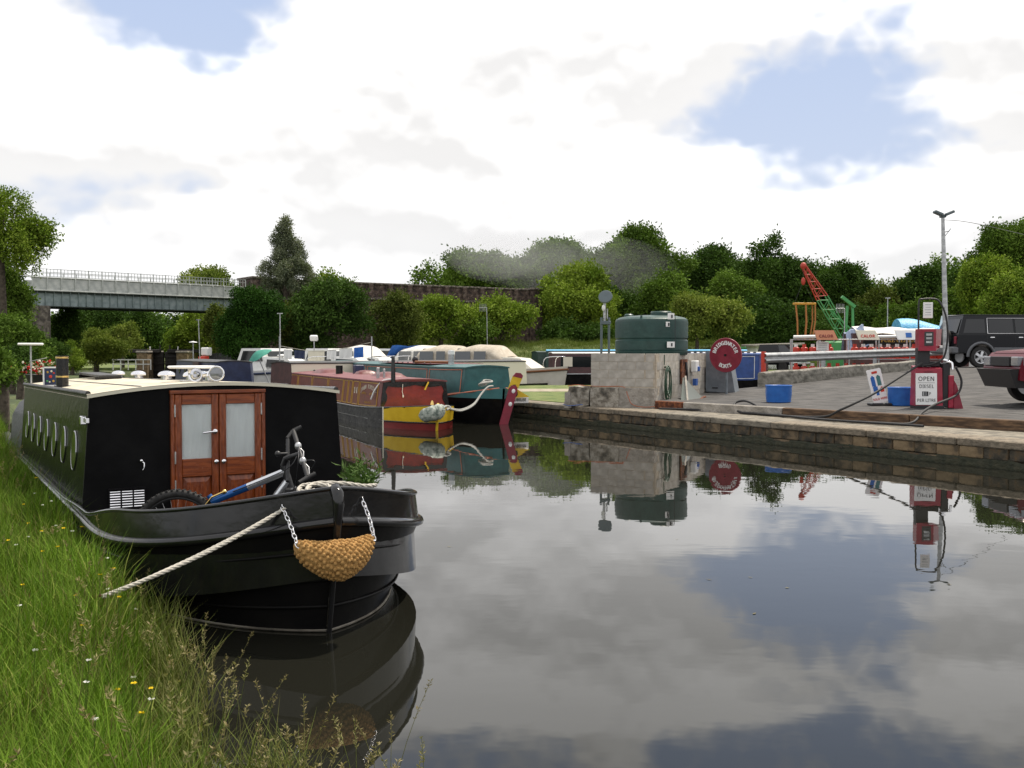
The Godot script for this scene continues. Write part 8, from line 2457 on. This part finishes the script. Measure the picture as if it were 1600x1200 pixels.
	tree("broadleaf_tree", "pale tree top showing over the bridge railings", "trees behind the viaduct", 330, 92.0, 414, 500, 92, G_PALE, 19, 9, 0.4)
	tree("broadleaf_tree", "thin tree top just above the viaduct, right of the conifer", "trees behind the viaduct", 520, 92.0, 423, 500, 80, G_FRESH, 20, 9, 0.35, 0.0, 0.7)
	# wood behind the marina, left to right
	var wood = [[762, 104.0, 386, 470, 150, G_MID, "tree at the wood's left edge above the viaduct's end"], [868, 108.0, 380, 480, 150, G_MID, "tree between the wood's left edge and its tallest dome"], [905, 84.0, 412, 556, 128, G_FRESH, "soft green willow-like tree left of the floodlight mast"], [1005, 100.0, 362, 520, 150, G_MID, "tallest domed tree behind the oil tank"], [960, 88.0, 450, 556, 110, G_DARK, "dark understorey tree behind the floodlight mast"], [1035, 86.0, 430, 540, 90, G_MID, "leafy tree just above the oil tank"], [1115, 104.0, 386, 520, 120, G_DARK, "dark tree between the tallest dome and the round pollard"], [1205, 100.0, 371, 540, 110, G_DARK, "dark peaked tree left of the crane's jib"], [1278, 98.0, 390, 540, 110, G_DARK, "dark tree behind the crane's jib"], [1330, 100.0, 412, 530, 55, G_DARK, "small dark tree right of the crane's jib"], [1190, 84.0, 470, 550, 110, G_DARK, "dark tree right of the round pollard"], [1250, 82.0, 470, 545, 110, G_DARK, "dark shrubby tree behind the crane's slings"], [1370, 96.0, 450, 535, 90, G_OLIVE, "low olive tree behind the tarpaulin boats"], [1402, 104.0, 430, 520, 70, G_PALE, "pale round tree left of the lamp standard"], [1445, 96.0, 416, 520, 95, G_DARK, "dark tree just left of the lamp standard"], [1320, 84.0, 478, 545, 90, G_DARK, "dark low tree behind the crane's gantry"], [1430, 82.0, 470, 540, 110, G_MID, "green tree low behind the blue tarpaulin"], [1512, 90.0, 406, 530, 90, G_DARK, "dark tree right of the lamp standard"], [1590, 74.0, 322, 520, 135, G_MID, "tallest tree at the right edge"], [1545, 70.0, 400, 520, 90, G_FRESH, "sunlit tree above the black car"], [1500, 74.0, 455, 530, 80, G_MID, "green tree low behind the black car's rear"], [1605, 62.0, 420, 530, 110, G_FRESH, "leafy tree at the right edge below the tallest one"], [1655, 80.0, 330, 520, 130, G_MID, "tree just beyond the right edge"], [845, 92.0, 470, 556, 90, G_MID, "green tree at the foot of the viaduct's end"], [1100, 88.0, 480, 545, 90, G_DARK, "dark tree behind the round pollard"], [1150, 96.0, 420, 540, 90, G_MID, "green tree over the round pollard's right side"]]
	for i in wood.size():
		var e = wood[i]
		tree("broadleaf_tree", e[6], far, e[0], e[1], e[2], minf(e[3] + 12, 556.0), e[4] * 1.12, e[5], 30 + i, 22, 0.32)
	tree("pollard_tree", "round clipped light green tree between the tank and the crane", far, 1088, 72.0, 457, 530, 80, G_PALE, 70, 10, 0.4)
	tree("pollard_tree", "second round clipped light green tree, joined on the right", far, 1138, 73.0, 459, 530, 70, G_PALE, 71, 10, 0.4)
	tree("shrub", "dark shrub at the foot of the wood right of the rise", far, 880, 80.0, 505, 556, 80, G_DARK, 72, 8, 0.4)
	tree("shrub", "dark shrub behind the twin-pole mast's foot", far, 930, 79.0, 510, 556, 80, G_DARK, 73, 8, 0.4)

	# the wood goes on behind, one far mass
	var wood2 = Node3D.new(); adopt(wood2, "far_wood", self); tag(wood2, "far green wood closing the view behind the marina", "wood"); wood2.set_meta("kind", "stuff")
	var fl = []
	for i in 46:
		var bx = lerpf(690.0, 1720.0, i / 45.0) + r.randf_range(-12, 12)
		var dd = r.randf_range(112.0, 124.0)
		var top = (405.0 if bx < 1250 else (440.0 if bx < 1460 else 400.0)) + r.randf_range(0, 30)
		var yt = lev(top, dd)
		fl.append([sv(bx, dd, yt * 0.5), Vector3(3.0, yt * 0.5, 2.5)])
	for i in 16:
		var dd = r.randf_range(112.0, 122.0)
		var yt = lev(r.randf_range(488, 505), dd)
		fl.append([sv(lerpf(60.0, 420.0, i / 15.0), dd, yt * 0.5), Vector3(2.6, yt * 0.5, 2.2)])
	crown(wood2, fl, 0.8, 0.8, G_DARK[0], G_MID[1], r, "foliage")

# ---- grass
func tuft(key: int, blades: int, tall: float, spread: float, ca: Color, cb: Color) -> ArrayMesh:
	var r = RandomNumberGenerator.new(); r.seed = key
	var b = MB.new(); b.tinted = true
	for i in blades:
		var root = Vector3(r.randfn() * spread, -0.03, r.randfn() * spread)
		var h = tall * r.randf_range(0.55, 1.15)
		var a = r.randf() * TAU
		var lean = r.randf_range(0.15, 0.75) * h
		var dir = Vector3(cos(a), 0, sin(a))
		var sd = Vector3(-sin(a), 0, cos(a)) * r.randf_range(0.0022, 0.0042)
		b.col = ca.lerp(cb, r.randf())
		var p = []
		for k in 4:
			var f = k / 3.0
			p.append(root + Vector3(0, h * (f - 0.25 * f * f * lean / h), 0) + dir * lean * f * f)
		for k in 3:
			var w0 = 1.0 - 0.25 * k; var w1 = 1.0 - 0.25 * (k + 1)
			if k == 2: b.ftri(p[2] - sd * w0, p[2] + sd * w0, p[3])
			else: b.quad(p[k] - sd * w0, p[k] + sd * w0, p[k + 1] + sd * w1, p[k + 1] - sd * w1)
	return b.mesh()

func seed_stalk(key: int, tall: float, head: Color, stem: Color, bushy: float) -> ArrayMesh:
	var r = RandomNumberGenerator.new(); r.seed = key
	var b = MB.new(); b.tinted = true
	for i in 3:
		var root = Vector3(r.randfn() * 0.05, -0.03, r.randfn() * 0.05)
		var a = r.randf() * TAU
		var dir = Vector3(cos(a), 0, sin(a))
		var h = tall * r.randf_range(0.75, 1.1)
		var bend = r.randf_range(0.08, 0.3) * h
		var pts = []
		for k in 6:
			var f = k / 5.0
			pts.append(root + Vector3(0, h * f * (1.0 - 0.12 * f), 0) + dir * bend * f * f)
		b.col = stem
		b.tube(pts, [0.0022, 0.002, 0.0018, 0.0015, 0.0012, 0.001], 4, false)
		for k in 30:
			var f = r.randf_range(0.74, 1.0)
			var q = pts[4].lerp(pts[5], (f - 0.8) / 0.2) if f > 0.8 else pts[3].lerp(pts[4], (f - 0.6) / 0.2)
			b.col = head.lerp(stem, r.randf() * 0.4)
			leaf(b, q, (Vector3(r.randfn(), r.randf_range(0.3, 1.6), r.randfn())).normalized(), r.randf_range(0.012, 0.03) * bushy, 0.006 * bushy, r)
	return b.mesh()

func scatter(called: String, meshes: Array, xs: Array, label: String, category: String) -> void:
	var root = Node3D.new(); adopt(root, called, self)
	tag(root, label, category); root.set_meta("kind", "stuff")
	for v in meshes.size():
		var mine = []
		for i in xs.size():
			if i % meshes.size() == v: mine.append(xs[i])
		if mine.is_empty(): continue
		var mm = MultiMesh.new()
		mm.transform_format = MultiMesh.TRANSFORM_3D
		mm.use_colors = true
		mm.mesh = meshes[v]
		mm.instance_count = mine.size()
		for i in mine.size():
			mm.set_instance_transform(i, mine[i][0]); mm.set_instance_color(i, mine[i][1])
		var o = MultiMeshInstance3D.new()
		o.multimesh = mm
		o.material_override = M.blade
		adopt(o, "tufts", root)
		o.set_meta("kind", "stuff")

func make_grass() -> void:
	var r = RandomNumberGenerator.new(); r.seed = 88
	var ca = Color(0.05, 0.11, 0.012); var cb = Color(0.15, 0.24, 0.03)
	var meshes = []
	for i in 4: meshes.append(tuft(300 + i, 16, 0.3 + 0.05 * i, 0.045, ca, cb))
	meshes.append(tuft(310, 14, 0.34, 0.05, Color(0.1, 0.14, 0.025), Color(0.22, 0.25, 0.06)))
	meshes.append(tuft(311, 12, 0.3, 0.05, Color(0.1, 0.08, 0.035), Color(0.2, 0.16, 0.08)))
	var f = FastNoiseLite.new(); f.seed = 4; f.frequency = 0.9
	var xs = []
	while xs.size() < 15000:
		var z = -2.2 - 20.0 * pow(r.randf(), 1.7)
		var wide = 1.7 + 0.12 * -z
		var off = -0.1 + wide * pow(r.randf(), 1.15)
		var x = bank_x(z) - off
		var s = r.randf_range(0.6, 1.15) * (0.85 + 0.35 * f.get_noise_2d(x, z)) * (0.75 if off < 0.12 else 1.0)
		var k = 1.0 + 0.3 * f.get_noise_2d(x * 2.0 + 50.0, z * 2.0)
		var q = Basis(Vector3.UP, r.randf() * TAU).rotated(Vector3.RIGHT, r.randfn() * 0.12).scaled(Vector3(s, s, s))
		xs.append([Transform3D(q, Vector3(x, bank_h(x, z) + 0.01, z)), Color(k, k, k * 0.95)])
	scatter("bank_grass", meshes, xs, "long green grass covering the near bank", "grass")
	# flowering stalks
	var st = [seed_stalk(1, 0.62, Color(0.3, 0.26, 0.13), Color(0.15, 0.18, 0.05), 1.0), seed_stalk(2, 0.5, Color(0.36, 0.3, 0.17), Color(0.2, 0.2, 0.07), 1.2), seed_stalk(3, 0.7, Color(0.24, 0.19, 0.1), Color(0.16, 0.16, 0.06), 0.9)]
	xs = []
	for i in 70:
		var z = -2.5 - 11.0 * pow(r.randf(), 1.4)
		var off = (r.randf_range(-0.12, 0.35) if r.randf() < 0.5 else r.randf_range(0.0, 2.2))
		var x = bank_x(z) - off
		var s = r.randf_range(0.65, 1.1)
		xs.append([Transform3D(Basis(Vector3.UP, r.randf() * TAU).rotated(Vector3.BACK, r.randfn() * 0.12).scaled(Vector3(s, s, s)), Vector3(x, bank_h(x, z), z)), Color(1, 1, 1)])
	# the taller fringe that leans over the water in the foreground
	for e in [[395, 3.9], [420, 3.9], [430, 3.85], [445, 3.95], [455, 3.9], [410, 3.8], [438, 3.7], [462, 3.85], [520, 3.9], [548, 3.85], [590, 3.9], [350, 4.6], [330, 4.8], [318, 4.9], [290, 5.2], [305, 5.1], [280, 5.3], [230, 5.6], [345, 4.5], [370, 4.3], [625, 3.75]]:
		for k in 1:
			var p = sv(e[0] + r.randf_range(-12, 12), e[1], 0.0)
			xs.append([Transform3D(Basis(Vector3.UP, r.randf() * TAU).rotated(Vector3.BACK, -0.12 + r.randfn() * 0.1).scaled(Vector3.ONE * r.randf_range(0.7, 0.95)), Vector3(p.x, -0.05, p.z)), Color(1, 1, 1)])
	scatter("seeding_grass", st, xs, "tall seeding grass stalks along the water's edge", "grass")
	# reeds at the very edge
	xs = []
	var edge = [tuft(320, 18, 0.42, 0.06, Color(0.06, 0.09, 0.02), Color(0.16, 0.18, 0.05)), tuft(321, 14, 0.36, 0.07, Color(0.08, 0.09, 0.03), Color(0.2, 0.18, 0.07))]
	for i in 520:
		var z = -2.6 - 12.0 * pow(r.randf(), 1.3)
		var x = bank_x(z) + r.randf_range(-0.06, 0.16)
		var s = r.randf_range(0.6, 1.2)
		xs.append([Transform3D(Basis(Vector3.UP, r.randf() * TAU).scaled(Vector3(s, s, s)), Vector3(x, maxf(bank_h(x, z), -0.05), z)), Color(1, 1, 1)])
	for e in [[400, 3.95], [425, 3.9], [440, 3.9], [450, 3.85], [415, 3.8], [385, 4.0]]:
		for k in 5:
			var p = sv(e[0] + r.randf_range(-14, 14), e[1] + r.randf_range(-0.1, 0.1), -0.04)
			xs.append([Transform3D(Basis(Vector3.UP, r.randf() * TAU).scaled(Vector3.ONE * r.randf_range(0.8, 1.2)), p), Color(1, 1, 1)])
	scatter("edge_sedge", edge, xs, "rough sedge and dead blades at the bank's wet edge", "grass")
	# leaves and flecks afloat
	var db = MB.new(); db.tinted = true
	for i in 14:
		var dd = 7.0 + 18.0 * pow(r.randf(), 1.3)
		var p = sv(r.randf_range(680, 1500), dd, 0.004)
		if dd > 15.0: p.x = minf(p.x, QA.x + (p.z - QA.y) * 0.58 - 0.8)
		db.col = Color(0.12, 0.1, 0.05).lerp(Color(0.3, 0.28, 0.2), r.randf())
		var a = r.randf() * TAU
		var u = Vector3(cos(a), 0, sin(a)) * r.randf_range(0.012, 0.035); var w = Vector3(-sin(a), 0, cos(a)) * r.randf_range(0.005, 0.014)
		db.quad(p - u, p + w, p + u, p - w)
	var de = part("floating_debris", db, M.blade, self)
	tag(de, "small leaves and flecks floating on the canal", "debris"); stuff(de)
	# small flowers
	var fb = MB.new(); fb.tinted = true
	for i in 60:
		var z = -3.2 - 6.0 * r.randf()
		var x = bank_x(z) - r.randf_range(0.02, 1.2)
		var p = Vector3(x, bank_h(x, z) + r.randf_range(0.25, 0.45), z)
		fb.col = Color(0.65, 0.45, 0.02) if r.randf() < 0.4 else Color(0.6, 0.6, 0.55)
		for k in 5: leaf(fb, p, Vector3(cos(k * 1.26), 0.3, sin(k * 1.26)), 0.012, 0.01, r)
		fb.col = Color(0.08, 0.12, 0.03)
		fb.tube([p, p - Vector3(0.02, 0.3, 0.0)], 0.0015, 3, false)
	var fl = part("bank_flowers", fb, M.blade, self)
	tag(fl, "tiny yellow and white wild flowers in the near grass", "flowers"); stuff(fl)
	# rough grass on the rise behind the cruisers and along the far banks
	xs = []
	var tall = [tuft(330, 26, 0.55, 0.16, Color(0.05, 0.08, 0.015), Color(0.13, 0.17, 0.035)), tuft(331, 24, 0.5, 0.18, Color(0.07, 0.1, 0.02), Color(0.16, 0.18, 0.05))]
	for i in 5200:
		var x = lerpf(-15.0, 26.0, r.randf()); var w = r.randf() * 0.62
		var h = 1.75 * sin(PI * w) * smoothstep(-16.0, -6.0, x) * (1.0 - smoothstep(12.0, 30.0, x)) + 0.12 * sin(x * 1.7 + w * 5.0) * sin(PI * w)
		var s = r.randf_range(0.5, 1.1)
		xs.append([Transform3D(Basis(Vector3.UP, r.randf() * TAU).scaled(Vector3(s * 1.8, s, s * 1.8)), Vector3(x, 0.44 + h, -68.5 - 14.0 * w)), Color(1, 1, 1)])
	scatter("rise_grass", tall, xs, "rough grass growing on the rise behind the cruisers", "grass")

func _ready() -> void:
	make_materials()
	make_view()
	make_land()
	make_quay()
	make_black_boat()
	make_boats()
	make_tank_wall()
	make_pump()
	make_small_yard()
	make_cars()
	make_bridge()
	make_lock()
	make_far_yard()
	make_trees()
	make_grass()
	make_smoke()
